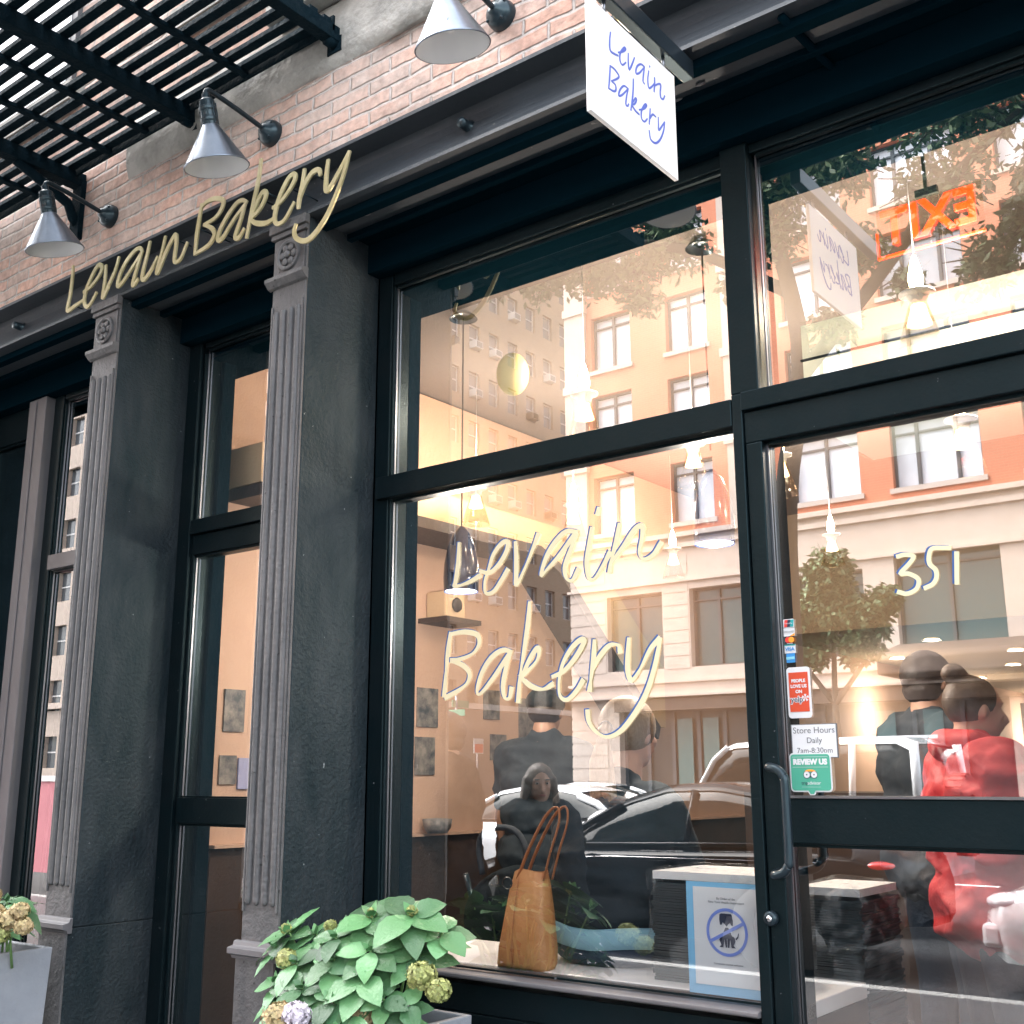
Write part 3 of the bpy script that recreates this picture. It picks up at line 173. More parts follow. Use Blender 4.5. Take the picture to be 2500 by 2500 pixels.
M = dict(
 brick=brick_mat('weathered_brick', (.66, .40, .305), (.52, .395, .335), (.57, .52, .48), bw=.19, bh=.057, ms=.0085, grime=(.56, .475, .42), gr_amt=.8, bump=1.0, msmooth=.8, wob=.024, soot=.62),
 stone=mat('rough_stone', (.20, .20, .18), .9, noise_amt=.35, nscale=5, col2=(.47, .45, .41), bump=1.0, bscale=35),
 iron=mat('black_iron', (.0012, .006, .0095), .5, noise_amt=.3, nscale=5, col2=(.007, .015, .021), bump=.35, bscale=45),
 ironside=mat('weathered_iron', (.005, .0095, .0125), .6, noise_amt=.45, nscale=4, col2=(.032, .036, .040), bump=.6, bscale=70, stretch=(2.2, 2.2, .7)),
 beam=mat('beam_paint', (.022, .030, .038), .55, noise_amt=.4, nscale=4, col2=(.034, .042, .05), bump=.12, bscale=50),
 pil=mat('pilaster_paint', (.052, .055, .058), .55, noise_amt=.35, nscale=7, col2=(.115, .112, .112), bump=.5, bscale=60, stretch=(1, 1, .35)),
 frame=mat('frame_paint', (.0018, .0052, .0068), .38, noise_amt=.3, nscale=6, col2=(.0045, .0070, .0085), bump=.08, bscale=90),
 post=mat('grey_post', (.09, .088, .092), .45, noise_amt=.5, nscale=2, col2=(.15, .145, .15), stretch=(1, 1, .4)),
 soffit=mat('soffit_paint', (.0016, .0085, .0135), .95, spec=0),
 alu=mat('brushed_aluminium', (.22, .23, .25), .35, 1.0),
 slat=mat('escape_iron', (.001, .007, .012), .8, noise_amt=.3, nscale=20, col2=(.005, .012, .017), bump=.6),
 lamp=mat('lamp_steel', (.17, .20, .24), .30, .9, noise_amt=.4, nscale=9, col2=(.24, .275, .32), bump=.06, bscale=30),
 lampin=mat('lamp_white', (.80, .80, .80), .5),
 lampblk=mat('lamp_black', (.012, .018, .024), .35, coat=.3),
 gold=mat('gold_letter', (.46, .40, .20), .32, .45, noise_amt=.3, nscale=10, col2=(.62, .55, .33)),
 signw=mat('sign_white', (.86, .86, .86), .5),
 signe=mat('sign_edge', (.62, .62, .62), .5),
 blue=mat('sign_blue', (.12, .17, .55), .5),
 yel=mat('vinyl_cream', (.74, .66, .42), .6), vblue=mat('vinyl_blue', (.03, .10, .30), .6), numw=mat('vinyl_pale', (.70, .66, .42), .6),
 glass=glass_mat('window_glass', .36, (.95, .97, .98)), glassd=glass_mat('dark_glass', .42),
 carglass=mat('car_glass', (.002, .007, .009), .05, spec=.2),
 white=mat('white_paint', (.8, .8, .8), .5), black=mat('black_plastic', (.01, .012, .015), .4),
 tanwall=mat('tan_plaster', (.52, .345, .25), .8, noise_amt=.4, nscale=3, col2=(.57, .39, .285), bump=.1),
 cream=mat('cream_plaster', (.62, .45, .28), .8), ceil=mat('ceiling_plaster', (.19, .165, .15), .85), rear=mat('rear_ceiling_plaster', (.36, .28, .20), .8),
 wood=mat('dark_wood', (.035, .022, .016), .5, noise_amt=.4, nscale=4, col2=(.06, .035, .025)),
 floor=mat('tile_floor', (.04, .036, .034), .5), marble=mat('pale_counter', (.74, .72, .70), .3, noise_amt=.3, nscale=6, col2=(.80, .78, .76)),
 walk=mat('concrete_walk', (.045, .047, .049), .4, noise_amt=.4, nscale=2, col2=(.075, .076, .077), bump=.3, bscale=40),
 road=mat('asphalt', (.022, .024, .026), .45, noise_amt=.4, nscale=3, col2=(.04, .042, .045), bump=.5, bscale=120),
 kerb=mat('kerb_stone', (.26, .26, .25), .8), line=mat('road_line', (.7, .7, .68), .7),
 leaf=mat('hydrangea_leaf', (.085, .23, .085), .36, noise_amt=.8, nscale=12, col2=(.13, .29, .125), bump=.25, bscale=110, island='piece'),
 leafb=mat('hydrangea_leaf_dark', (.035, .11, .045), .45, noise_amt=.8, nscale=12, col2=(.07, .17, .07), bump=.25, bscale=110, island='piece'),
 stem=mat('green_stem', (.16, .30, .10), .6),
 flg=mat('green_floret', (.24, .30, .08), .6, noise_amt=.5, nscale=25, col2=(.40, .40, .16), island='piece'), flp=mat('peach_floret', (.50, .33, .20), .6, noise_amt=.5, nscale=25, col2=(.42, .38, .17), island='piece'), flw=mat('lilac_floret', (.62, .57, .64), .6, island='piece'),
 pot=mat('zinc_planter', (.22, .235, .26), .5, noise_amt=.5, nscale=3, col2=(.34, .36, .39), bump=.2), soil=mat('potting_soil', (.03, .02, .015), .95),
 treeleaf=mat('tree_leaf', (.055, .105, .045), .6, noise_amt=.5, nscale=2, col2=(.12, .19, .08), island='piece'), bark=mat('tree_bark', (.06, .05, .04), .9, bump=.8),
 obrick=brick_mat('orange_brick', (.64, .225, .12), (.58, .20, .105), (.56, .29, .19), bw=.24, bh=.08, ms=.008, grime=(.62, .25, .14), gr_amt=.3, bump=.2, wob=0),
 ostone=mat('cream_stone', (.54, .44, .375), .8, noise_amt=.4, nscale=1.2, col2=(.60, .50, .43)),
 tbrick=brick_mat('tan_brick', (.34, .24, .16), (.28, .20, .135), (.34, .27, .20), bw=.24, bh=.08, ms=.01, grime=(.36, .29, .21), gr_amt=.6, bump=.2, wob=0),
 palebrick=brick_mat('pale_brick', (.52, .42, .35), (.46, .37, .31), (.50, .42, .36), bw=.24, bh=.08, ms=.01, grime=(.55, .46, .40), gr_amt=.6, bump=.2, wob=0),
 skypane=mat('sky_reflection_pane', (.74, .77, .82), .08, noise_amt=.2, nscale=1.5, col2=(.80, .83, .88), island='object'), wframe=mat('slate_frame', (.07, .075, .08), .5), tealpane=mat('teal_pane', (.035, .09, .095), .05),  # pale pane colour holds the reflection of the bright sky
 dkpane=mat('dim_window_pane', (.10, .11, .12), .08), acw=mat('ac_white', (.72, .72, .70), .6), shop=mat('dark_shopfront', (.02, .025, .025), .4), shopt=mat('teal_shop_panel', (.07, .15, .145), .3), brownband=mat('brown_awning', (.10, .07, .055), .8), darkbase=mat('dark_base', (.05, .04, .035), .6, noise_amt=.4, nscale=.6, col2=(.09, .07, .06)),
 carblk=mat('black_car_paint', (.001, .003, .005), .14, spec=.16), carwht=mat('white_car_paint', (.75, .77, .79), .15, coat=1), tyre=mat('tyre_rubber', (.02, .02, .02), .8), rim=mat('wheel_alloy', (.45, .46, .48), .3, .9),
 tail=mat('tail_light_red', (.5, .01, .01), .2, coat=1, emit=(1, .03, .02), estr=.06), head=mat('head_light_lens', (.6, .65, .68), .08, coat=1),
 skin=mat('skin_light', (.52, .31, .22), .5), skind=mat('skin_brown', (.34, .19, .125), .5), lip=mat('lips', (.32, .10, .09), .5), eyew=mat('eye_white', (.28, .24, .22), .3), iris=mat('eye_dark', (.02, .012, .01), .2),
 hairb=mat('hair_black', (.016, .012, .011), .5, noise_amt=.4, nscale=60, col2=(.03, .022, .018), bump=.2, bscale=60), hairy=mat('hair_blonde', (.16, .105, .06), .55, noise_amt=.4, nscale=60, col2=(.28, .20, .125), bump=.3, bscale=60, stretch=(4, 4, .6)), hairbr=mat('hair_brown', (.06, .035, .022), .5, noise_amt=.4, nscale=60, col2=(.09, .06, .04), bump=.2, bscale=60),
 coat=mat('dark_coat', (.0025, .007, .010), .9, spec=.15, noise_amt=.4, nscale=9, col2=(.006, .011, .015), bump=.5, bscale=20), tee=mat('black_tee', (.006, .014, .020), .85, noise_amt=.4, nscale=6, col2=(.012, .022, .03), bump=.8, bscale=14), jeans=mat('dark_jeans', (.012, .028, .055), .85, bump=.4, bscale=80), band=mat('light_blue_cloth', (.20, .38, .46), .8), greyc=mat('grey_hoodie', (.03, .038, .048), .9, bump=.4, bscale=25), red=mat('red_jacket', (.62, .035, .045), .6, noise_amt=.5, nscale=7, col2=(.42, .02, .03), bump=.9, bscale=9), glove=mat('blue_glove', (.02, .22, .36), .6),
 leather=mat('tan_leather', (.42, .16, .05), .45, noise_amt=.45, nscale=9, col2=(.62, .32, .13), bump=.3, bscale=60), strap=mat('strap_leather', (.36, .13, .045), .5),
 blueglaze=mat('blue_glaze', (.006, .014, .05), .15, spec=.6), bulb=mat('warm_bulb', (1, .8, .5), .3, emit=(1, .66, .30), estr=14), shade=mat('frosted_shade', (.85, .75, .6), .4, emit=(1, .70, .38), estr=1.5), spot=mat('downlight_lens', (1, .9, .7), .3, emit=(1, .85, .6), estr=8),
 brass=mat('brass_fitting', (.5, .34, .16), .35, .9),
 exitr=mat('exit_red', (.9, .04, .005), .4, emit=(1, .02, .0), estr=.6), orange=mat('orange_red_vinyl', (.55, .06, .02), .5), mint=mat('mint_vinyl', (.06, .34, .23), .5), grey=mat('grey_ink', (.35, .37, .38), .6), ltgrey=mat('pale_ink', (.12, .13, .14), .6), paper=mat('white_paper', (.62, .64, .65), .6), tape=mat('blue_tape', (.18, .45, .68), .5), navy=mat('navy_ink', (.02, .03, .06), .5), periw=mat('periwinkle_ink', (.16, .24, .62), .5), ccblue=mat('card_blue', (.03, .25, .58), .5), ccor=mat('card_orange', (.9, .33, .03), .5), ccred=mat('card_red', (.75, .05, .04), .5), teal=mat('card_teal', (.02, .33, .33), .5),
 photo=mat('photo_print', (.05, .06, .07), .5, noise_amt=.3, nscale=14, col2=(.30, .27, .24)), photo2=mat('photo_print_red', (.22, .07, .05), .5, noise_amt=.3, nscale=16, col2=(.48, .30, .22)),
 stack=mat('dark_box_stack', (.012, .022, .027), .6), pink=mat('pink_panel', (.60, .22, .25), .6), bread=mat('bread_crust', (.45, .24, .09), .7), shelfw=mat('shelf_wood', (.40, .25, .12), .6), green=mat('street_sign_green', (.02, .30, .20), .5), poster=mat('sky_poster', (.22, .55, .66), .5), lilac=mat('lilac_poster', (.32, .34, .52), .5), bulkh=mat('pale_bulkhead', (.50, .56, .50), .7), chrome=mat('chrome', (.8, .8, .8), .1, 1.0),
 balloon=mat('yellow_balloon', (.66, .58, .25), .6), ygreen=mat('lime_tube', (.35, .42, .06), .5),
)
# small pale paint and dirt specks on the weathered iron
def specks(m, scale, lo, col):
    n = m.node_tree.nodes; l = m.node_tree.links; b = n['Principled BSDF']; src = b.inputs['Base Color'].links[0].from_socket
    tc = n.new('ShaderNodeTexCoord'); nz = n.new('ShaderNodeTexNoise'); nz.inputs['Scale'].default_value = scale; nz.inputs['Detail'].default_value = 3; nz.inputs['Roughness'].default_value = .4; l.new(tc.outputs['Object'], nz.inputs['Vector'])
    rp = n.new('ShaderNodeValToRGB'); rp.color_ramp.elements[0].position = lo; rp.color_ramp.elements[1].position = lo+.02; l.new(nz.outputs['Fac'], rp.inputs[0])
    mx = n.new('ShaderNodeMixRGB'); l.new(rp.outputs[0], mx.inputs[0]); l.new(src, mx.inputs[1]); mx.inputs[2].default_value = (*col, 1); l.new(mx.outputs[0], b.inputs['Base Color'])
specks(M['ironside'], 55, .77, (.22, .24, .25)); specks(M['pil'], 60, .72, (.02, .02, .02)); specks(M['frame'], 48, .755, (.10, .11, .12)); specks(M['beam'], 40, .74, (.12, .12, .12)); specks(M['lamp'], 70, .74, (.03, .03, .03))
# translucent plastic bag
def plastic():
    m = bpy.data.materials.new('clear_plastic_bag'); m.use_nodes = True
    n = m.node_tree.nodes; l = m.node_tree.links; b = n['Principled BSDF']
    b.inputs['Base Color'].default_value = (.75, .8, .82, 1); b.inputs['Roughness'].default_value = .15
    t = n.new('ShaderNodeBsdfTransparent'); mx = n.new('ShaderNodeMixShader'); mx.inputs[0].default_value = .22
    nz = n.new('ShaderNodeTexNoise'); nz.inputs['Scale'].default_value = 7; nz.inputs['Distortion'].default_value = 2
    tc = n.new('ShaderNodeTexCoord'); l.new(tc.outputs['Object'], nz.inputs['Vector'])
    rp = n.new('ShaderNodeValToRGB'); rp.color_ramp.elements[0].position = .5; rp.color_ramp.elements[0].color = (.02,)*3+(1,); rp.color_ramp.elements[1].position = .80; rp.color_ramp.elements[1].color = (.35,)*3+(1,)
    l.new(nz.outputs['Fac'], rp.inputs[0]); l.new(rp.outputs[0], mx.inputs[0])
    bp = n.new('ShaderNodeBump'); bp.inputs['Strength'].default_value = 1; bp.inputs['Distance'].default_value = .03; l.new(nz.outputs['Fac'], bp.inputs['Height']); l.new(bp.outputs[0], b.inputs['Normal'])
    l.new(t.outputs[0], mx.inputs[1]); l.new(b.outputs[0], mx.inputs[2]); l.new(mx.outputs[0], n['Material Output'].inputs[0]); return m
M['plastic'] = plastic()
for k_, a_ in (('iron', .2), ('ironside', .3), ('frame', .25), ('slat', .12), ('lampblk', .4)):
    b_ = M[k_].node_tree.nodes['Principled BSDF']; b_.inputs['Specular IOR Level'].default_value = a_; b_.inputs['Specular Tint'].default_value = (.5, .85, .95, 1)
# cone glass shade, clear and softly lit
M['clear'] = glass_mat('clear_cone_glass', .16, (.98, .93, .85))

# ---------------- mesh builder ----------------
class MB:
    def __init__(s): s.v = []; s.f = []; s.sm = []
    def add(s, vs, fs, smooth=False):
        o = len(s.v); s.v += [tuple(v) for v in vs]; s.f += [tuple(i+o for i in f) for f in fs]; s.sm += [smooth]*len(fs); return s
    def box(s, x0, x1, y0, y1, z0, z1):
        return s.add([(x0,y0,z0),(x1,y0,z0),(x1,y1,z0),(x0,y1,z0),(x0,y0,z1),(x1,y0,z1),(x1,y1,z1),(x0,y1,z1)],
                     [(0,3,2,1),(4,5,6,7),(0,1,5,4),(1,2,6,5),(2,3,7,6),(3,0,4,7)])
    def cbox(s, c, d, m=None):
        x, y, z = c; a, b, e = d[0]/2, d[1]/2, d[2]/2
        vs = [Vector(p) for p in ((-a,-b,-e),(a,-b,-e),(a,b,-e),(-a,b,-e),(-a,-b,e),(a,-b,e),(a,b,e),(-a,b,e))]
        if m: vs = [m @ v for v in vs]
        return s.add([v+Vector(c) for v in vs], [(0,3,2,1),(4,5,6,7),(0,1,5,4),(1,2,6,5),(2,3,7,6),(3,0,4,7)])
    def tube(s, pts, r, seg=8, caps=True, flat=1.0):
        pts = [Vector(p) for p in pts]; n = len(pts); rs = r if isinstance(r, (list, tuple)) else [r]*n
        vs = []; prev = None
        for i, p in enumerate(pts):
            t = (pts[min(i+1, n-1)] - pts[max(i-1, 0)])
            if t.length < 1e-9: t = Vector((0,0,1))
            t.normalize()
            if prev is None:
                a = Vector((0,0,1)) if abs(t.z) < .9 else Vector((1,0,0)); nrm = t.cross(a).normalized()
            else:
                nrm = prev - t*prev.dot(t); nrm = nrm.normalized() if nrm.length > 1e-6 else t.orthogonal().normalized()
            prev = nrm; bn = t.cross(nrm)
            for k in range(seg):
                a = 2*math.pi*k/seg; vs.append(p + (nrm*math.cos(a) + bn*math.sin(a)*flat)*rs[i])
        fs = [(i*seg+k, i*seg+(k+1) % seg, (i+1)*seg+(k+1) % seg, (i+1)*seg+k) for i in range(n-1) for k in range(seg)]
        if caps: fs += [tuple(range(seg))[::-1], tuple((n-1)*seg+k for k in range(seg))]
        return s.add(vs, fs, True)
    def lathe(s, prof, c=(0,0,0), seg=32, m=None):
        vs = []; c = Vector(c)
        for r, z in prof:
            for k in range(seg):
                a = 2*math.pi*k/seg; v = Vector((r*math.cos(a), r*math.sin(a), z))
                if m: v = m @ v
                vs.append(c+v)
        fs = [(i*seg+k, i*seg+(k+1) % seg, (i+1)*seg+(k+1) % seg, (i+1)*seg+k) for i in range(len(prof)-1) for k in range(seg)]
        return s.add(vs, fs, True)
    def sphere(s, c, r, seg=16, rings=10, sc=(1,1,1), m=None):
        return s.lathe([(max(1e-4, r*math.sin(math.pi*i/rings)), -r*math.cos(math.pi*i/rings)) for i in range(rings+1)], c, seg,
                       (m if m else Matrix.Identity(3)) @ Matrix.Diagonal(sc))
    def ico(s, c, r, sc=(1,1,1), sub=2, m=None):
        bm = bmesh.new(); bmesh.ops.create_icosphere(bm, subdivisions=sub, radius=1)
        mm = (m if m else Matrix.Identity(3)) @ Matrix.Diagonal((r*sc[0], r*sc[1], r*sc[2]))
        vs = [mm @ v.co + Vector(c) for v in bm.verts]; fs = [tuple(v.index for v in f.verts) for f in bm.faces]; bm.free()
        return s.add(vs, fs, True)
    def prism(s, poly, y0, y1, plane='xz'):
        n = len(poly)
        def P(a, b, y): return (a, y, b) if plane == 'xz' else ((y, a, b) if plane == 'yz' else (a, b, y))
        vs = [P(a, b, y0) for a, b in poly] + [P(a, b, y1) for a, b in poly]
        return s.add(vs, [tuple(range(n)), tuple(range(2*n-1, n-1, -1))] + [(i, i+n, (i+1) % n+n, (i+1) % n) for i in range(n)])
    def build(s, name, m, parent=None, bevel=0, loc=None, recalc=True):
        me = bpy.data.meshes.new(name); v = s.v
        if loc is not None: L = Vector(loc); v = [tuple(Vector(p)-L) for p in v]
        me.from_pydata(v, [], s.f); me.materials.append(M[m] if isinstance(m, str) else m)
        me.polygons.foreach_set('use_smooth', s.sm); me.update()
        if recalc: bm = bmesh.new(); bm.from_mesh(me); bmesh.ops.recalc_face_normals(bm, faces=bm.faces); bm.to_mesh(me); bm.free()
        o = bpy.data.objects.new(name, me); COL.objects.link(o)
        if loc is not None: o.location = loc
        if parent is not None:
            o.parent = parent
            pl = Vector((0, 0, 0)); q = parent
            while q: pl += Vector(q.location); q = q.parent
            o.location = Vector(o.location) - pl
        if bevel:
            b = o.modifiers.new('bevel', 'BEVEL'); b.width = bevel; b.segments = 2; b.limit_method = 'ANGLE'
        return o
def tag(o, label=None, cat=None, group=None, kind=None):
    if label: o['label'] = label
    if cat: o['category'] = cat
    if group: o['group'] = group
    if kind: o['kind'] = kind
    return o
def empty(name, loc, label, cat, group=None):
    o = bpy.data.objects.new(name, None); COL.objects.link(o); o.location = loc; o.empty_display_size = .1
    return tag(o, label, cat, group)
def copytree(o, parent=None):
    c = o.copy(); COL.objects.link(c)
    if parent is not None: c.parent = parent
    for ch in list(o.children): copytree(ch, c)
    return c
def mesh_from_text(txt, size, ext=.0006, align='CENTER', space=1.0, bold=0):
    cu = bpy.data.curves.new('tmp', 'FONT'); cu.body = txt; cu.size = size; cu.extrude = ext; cu.align_x = align; cu.align_y = 'CENTER'; cu.offset = bold; cu.space_character = space; cu.resolution_u = 3
    o = bpy.data.objects.new('tmp', cu); COL.objects.link(o); dg = bpy.context.evaluated_depsgraph_get()
    me = bpy.data.meshes.new_from_object(o.evaluated_get(dg)); bpy.data.objects.remove(o); bpy.data.curves.remove(cu)
    return me
def text_obj(name, txt, size, m, center, parent, sx=1.0, mirror=False, ext=.0006, bold=0, space=1.0):
    """upright text in an xz plane facing -y"""
    me = mesh_from_text(txt, size, ext, bold=bold, space=space)
    k = -1 if mirror else 1
    vs = [(v.co.x*sx*k+center[0], center[1]-v.co.z, v.co.y+center[2]) for v in me.vertices]; fs = [tuple(p.vertices) for p in me.polygons]
    bpy.data.meshes.remove(me)
    return MB().add(vs, fs).build(name, m, parent)
RIB = [0]
def ribbon(mb, pts, wfun, y0, y1, plane='xz', seg=6):
    """stroke lettering: rounded bar of given width lying in a plane, between depths y0 and y1"""
    n = len(pts)
    P3 = (lambda a, b, y: (a, y, b)) if plane == 'xz' else (lambda a, b, y: (y, a, b))
    vs = []
    yy0, yy1 = y0, y1
    RIB[0] = (RIB[0]+1) % 7
    for i, p in enumerate(pts):
        dy = -.00001*(RIB[0]*9+i*1.3) ; y0 = yy0+dy; y1 = yy1+dy
        a = Vector(pts[max(i-1, 0)]); b = Vector(pts[min(i+1, n-1)]); t = (b-a)
        t = t.normalized() if t.length > 1e-9 else Vector((1, 0)); nn = Vector((-t.y, t.x)); w_ = wfun(i/(n-1) if n > 1 else 0)
        e = t*0
        if i == 0: e = -t*w_*.6
        if i == n-1: e = t*w_*.6
        L = Vector(p)+nn*w_+e; Rr = Vector(p)-nn*w_+e
        vs += [P3(L.x, L.y, y0), P3(Rr.x, Rr.y, y0), P3(Rr.x, Rr.y, y1), P3(L.x, L.y, y1)]
    fs = [(i*4+k, i*4+(k+1) % 4, (i+1)*4+(k+1) % 4, (i+1)*4+k) for i in range(n-1) for k in range(4)] + [(0, 1, 2, 3), tuple((n-1)*4+k for k in (3, 2, 1, 0))]
    mb.add(vs, fs)
def wall_with_holes(u0, u1, z0, z1, holes, place, depth):
    """wall in the (u,z) plane with real openings and reveals of the given depth; place(u,d,z)->xyz"""
    mb = MB()
    us = sorted({u0, u1, *[h[0] for h in holes], *[h[1] for h in holes]}); zs = sorted({z0, z1, *[h[2] for h in holes], *[h[3] for h in holes]})
    for i in range(len(us)-1):
        for j in range(len(zs)-1):
            a, b, c, d = us[i], us[i+1], zs[j], zs[j+1]; mu, mz = (a+b)/2, (c+d)/2
            if any(h[0] < mu < h[1] and h[2] < mz < h[3] for h in holes): continue
            mb.add([place(a,0,c), place(b,0,c), place(b,0,d), place(a,0,d)], [(0,1,2,3)])
    for h in holes:
        a, b, c, d = h[:4]
        q = [place(a,0,c), place(b,0,c), place(b,0,d), place(a,0,d), place(a,depth,c), place(b,depth,c), place(b,depth,d), place(a,depth,d)]
        mb.add(q, [(0,1,5,4), (1,2,6,5), (2,3,7,6), (3,0,4,7)])
    return mb
F = -.358
# ================= SETTING =================
MB().box(-120, 60, -5.2, 30, -.3, 0).build('sidewalk', 'walk')['kind'] = 'structure'
MB().box(-400, 400, -400, 300, -.6, -.304).build('ground', 'road')['kind'] = 'structure'
MB().box(-120, 60, -25, -5.354, -.30, -.15).build('road', 'road')['kind'] = 'structure'
MB().box(-120, 60, -5.35, -5.204, -.3, .0).build('kerb', 'kerb', bevel=.015)['kind'] = 'structure'
MB().box(-22.6, 60, -60, -25.004, -.3, 0).build('far_sidewalk', 'walk')['kind'] = 'structure'
MB().box(-39, -22.7, -90, -25.004, -.30, -.15).build('side_street', 'road')['kind'] = 'structure'
lm = MB()
for i in range(20): lm.box(-80+i*6, -77+i*6, -15.2, -15.08, -.149, -.144)
for i in range(6): lm.box(-36+i*2.2, -35.2+i*2.2, -25, -22, -.149, -.144)
lm.build('road_markings', 'line')['kind'] = 'structure'

# ================= BAKERY BUILDING =================
bld = empty('bakery_building', (0, 0, 0), 'old brick building with black cast iron bakery shopfront on its ground floor', 'building')
MB().box(-14, 6, F+.012, .3, 3.52, 13).build('brick_wall', 'brick', bld)
MB().box(-14, -5.62, F+.012, .3, 0, 3.33).build('neighbour_front', 'iron', bld)
# rough stone course under the fire escape, lumpy
mb = MB(); nx = 120; sec = [(F+.011, 3.875), (F-.004, 3.885), (F-.010, 3.93), (F-.012, 4.03), (F-.006, 4.125), (F+.011, 4.14)]
vs = []
for i in range(nx+1):
    x = -3.95+i*(6.9/nx)
    for j, (y, z) in enumerate(sec):
        k = (noise.noise(Vector((x*3, j*1.7, 0)))+.6*noise.noise(Vector((x*11, j*2.7, 4))))*.030; vs.append((x, y+(min(.008, k*.4) if 0 < j < 5 else 0), z+(k if 0 < j < 5 else 0)))
mb.add(vs, [(i*6+j, i*6+j+1, (i+1)*6+j+1, (i+1)*6+j) for i in range(nx) for j in range(5)], True)
mb.build('stone_course', 'stone', bld)
MB().box(-3.0, -2.15, F-.075, F+.011, 4.14, 4.30).box(-2.9, -2.25, F-.03, F+.011, 4.30, 4.36).build('window_sill', 'stone', bld, bevel=.012)
# steel channel beam: web set back between two flanges
beam = MB(); beam.prism([(F+.2, 3.33), (F+.2, 3.519), (F-.03, 3.519), (F-.03, 3.506), (F+.05, 3.503), (F+.052, 3.47), (F+.050, 3.44), (F+.043, 3.41), (F+.030, 3.38), (F+.012, 3.356), (F-.002, 3.344), (F-.004, 3.331)], -14, 6, 'yz')
beam.build('steel_beam', 'beam', bld)
for x in (-4.78, -2.10, -.3, -5.9):
    MB().lathe([(.001, -.045), (.016, -.045), (.018, -.03), (.018, -.002), (.026, 0)], (x, F+.050, 3.43), 12, Matrix.Rotation(R(-90), 3, 'X')).build('beam_bolt', 'lampblk', bld)
# soffit behind the beam: stepped dark boards
sf = MB(); sf.box(-14, 6, F+.2, .0, 3.331, 3.36); sf.box(-14, 6, F+.05, F+.09, 3.30, 3.3295); sf.box(-14, 6, -.17, -.145, 3.305, 3.33)
sf.box(-14, 6, -.06, .034, 3.215, 3.3295)
sf.build('soffit', 'soffit', bld, bevel=.003)
# peeling paint chips / conduits under the beam
for x, y in ((-2.62, F+.12), (-1.33, -.2), (-1.42, -.17), (-1.03, F+.1)):
    MB().ico((x, y, 3.326), .011, (1.6, .7, .4), 1).build('paint_chip', 'post', bld)
MB().tube([(-1.02, F+.02, 3.322), (-1.0, -.05, 3.318), (-.98, .0, 3.315)], .012, 8).build('conduit', 'soffit', bld)

# cast-iron pilasters with fluted faces
def pilaster(xc, label):
    w2 = .085
    body = MB(); body.box(xc-w2+.0, xc+w2, F+.010, .0, .88, 3.33).box(xc-w2-.0, xc+w2, F-.006, .0, 0, .879)
    p = body.build('pilaster', 'ironside', bld, bevel=.004); p['label'] = label
    f = MB(); f.box(xc-w2, xc+w2, F, F+.0095, .9, 3.33)
    f.box(xc-w2-.004, xc+w2+.004, F-.016, F-.0065, 0, .862)
    for i in range(4):   # four raised reeds
        x = xc-.0585+i*.039
        f.lathe([(.0125, 1.03), (.0125, 2.99)], (x, F-.001, 0), 10)
        f.ico((x, F-.001, 1.03), .0125, sub=1); f.ico((x, F-.001, 2.99), .0125, sub=1)
    f.box(xc-w2+.004, xc-w2+.012, F-.008, F-.0005, 1.0, 3.02); f.box(xc+w2-.012, xc+w2-.004, F-.008, F-.0005, 1.0, 3.02)
    f.build('fluted_face', 'pil', p, bevel=.002)
    c = MB(); c.prism([(F-.0005, 3.085), (F-.012, 3.09), (F-.03, 3.108), (F-.03, 3.122), (F-.0005, 3.125)], xc-w2-.014, xc+w2+.014, 'yz')
    c.box(xc-w2-.006, xc+w2+.006, F-.014, F-.0005, 3.275, 3.292).box(xc-w2-.010, xc+w2+.010, F-.022, F-.0005, 3.295, 3.329)
    c.box(xc-w2+.006, xc+w2-.006, F-.006, F-.0005, 3.13, 3.27)
    Rm = Matrix.Rotation(R(90), 3, 'X')
    c.lathe([(.058, .0), (.058, .009), (.050, .012), (.044, .006)], (xc, F-.006, 3.2), 28, Rm)
    c.ico((xc, F-.014, 3.2), .014, (1, .8, 1), 2)
    for k in range(6):
        a = k*math.pi/3; c.ico((xc+.029*math.cos(a), F-.011, 3.2+.029*math.sin(a)), .014, (1, .5, 1), 2)
    c.build('capital', 'pil', p, bevel=.001)
    b = MB(); b.prism([(F-.0005, .915), (F-.012, .912), (F-.016, .90), (F-.038, .895), (F-.038, .878), (F-.022, .872), (F-.018, .862), (F-.0005, .862)], xc-w2-.02, xc+w2+.02, 'yz')
    b.build('base_moulding', 'post', p, bevel=.001)
    return p
pilaster(-2.877, 'fluted cast iron pilaster beside the big lettered window')
pilaster(-4.000, 'fluted cast iron pilaster with a rosette beside the left planter')

# window and door joinery. Glass stands at y=.03
def pane(x0, x1, z0, z1, parent, y=.03):
    return MB().add([(x0, y, z0), (x1, y, z0), (x1, y, z1), (x0, y, z1)], [(0, 1, 2, 3)]).build('pane', 'glass', parent)
def joinery(name, label, verts, horiz, panes, beadz=True, extra=None):
    """verts/horiz: (x0,x1,z0,z1,y0,y1) bars; panes: (x0,x1,z0,z1)"""
    mb = MB()
    for b in verts+horiz: mb.box(b[0], b[1], b[4], b[5], b[2], b[3])
    o = mb.build(name, 'frame', bld, bevel=.003); o['label'] = label
    for p in panes:
        pane(*p, o)
        s = MB(); t = .008
        s.box(p[0]-.001, p[0]+.0035, .019, .026, p[2], p[3]); s.build('glazing_bead', 'alu' if beadz else 'frame', o)
        MB().box(p[0]+.005, p[1], .013, .026, p[3]-t, p[3]+.001).build('top_bead', 'frame', o); MB().box(p[0]+.005, p[1], .013, .026, p[2]-.001, p[2]+.005).build('bottom_bead', 'frame', o)
    return o
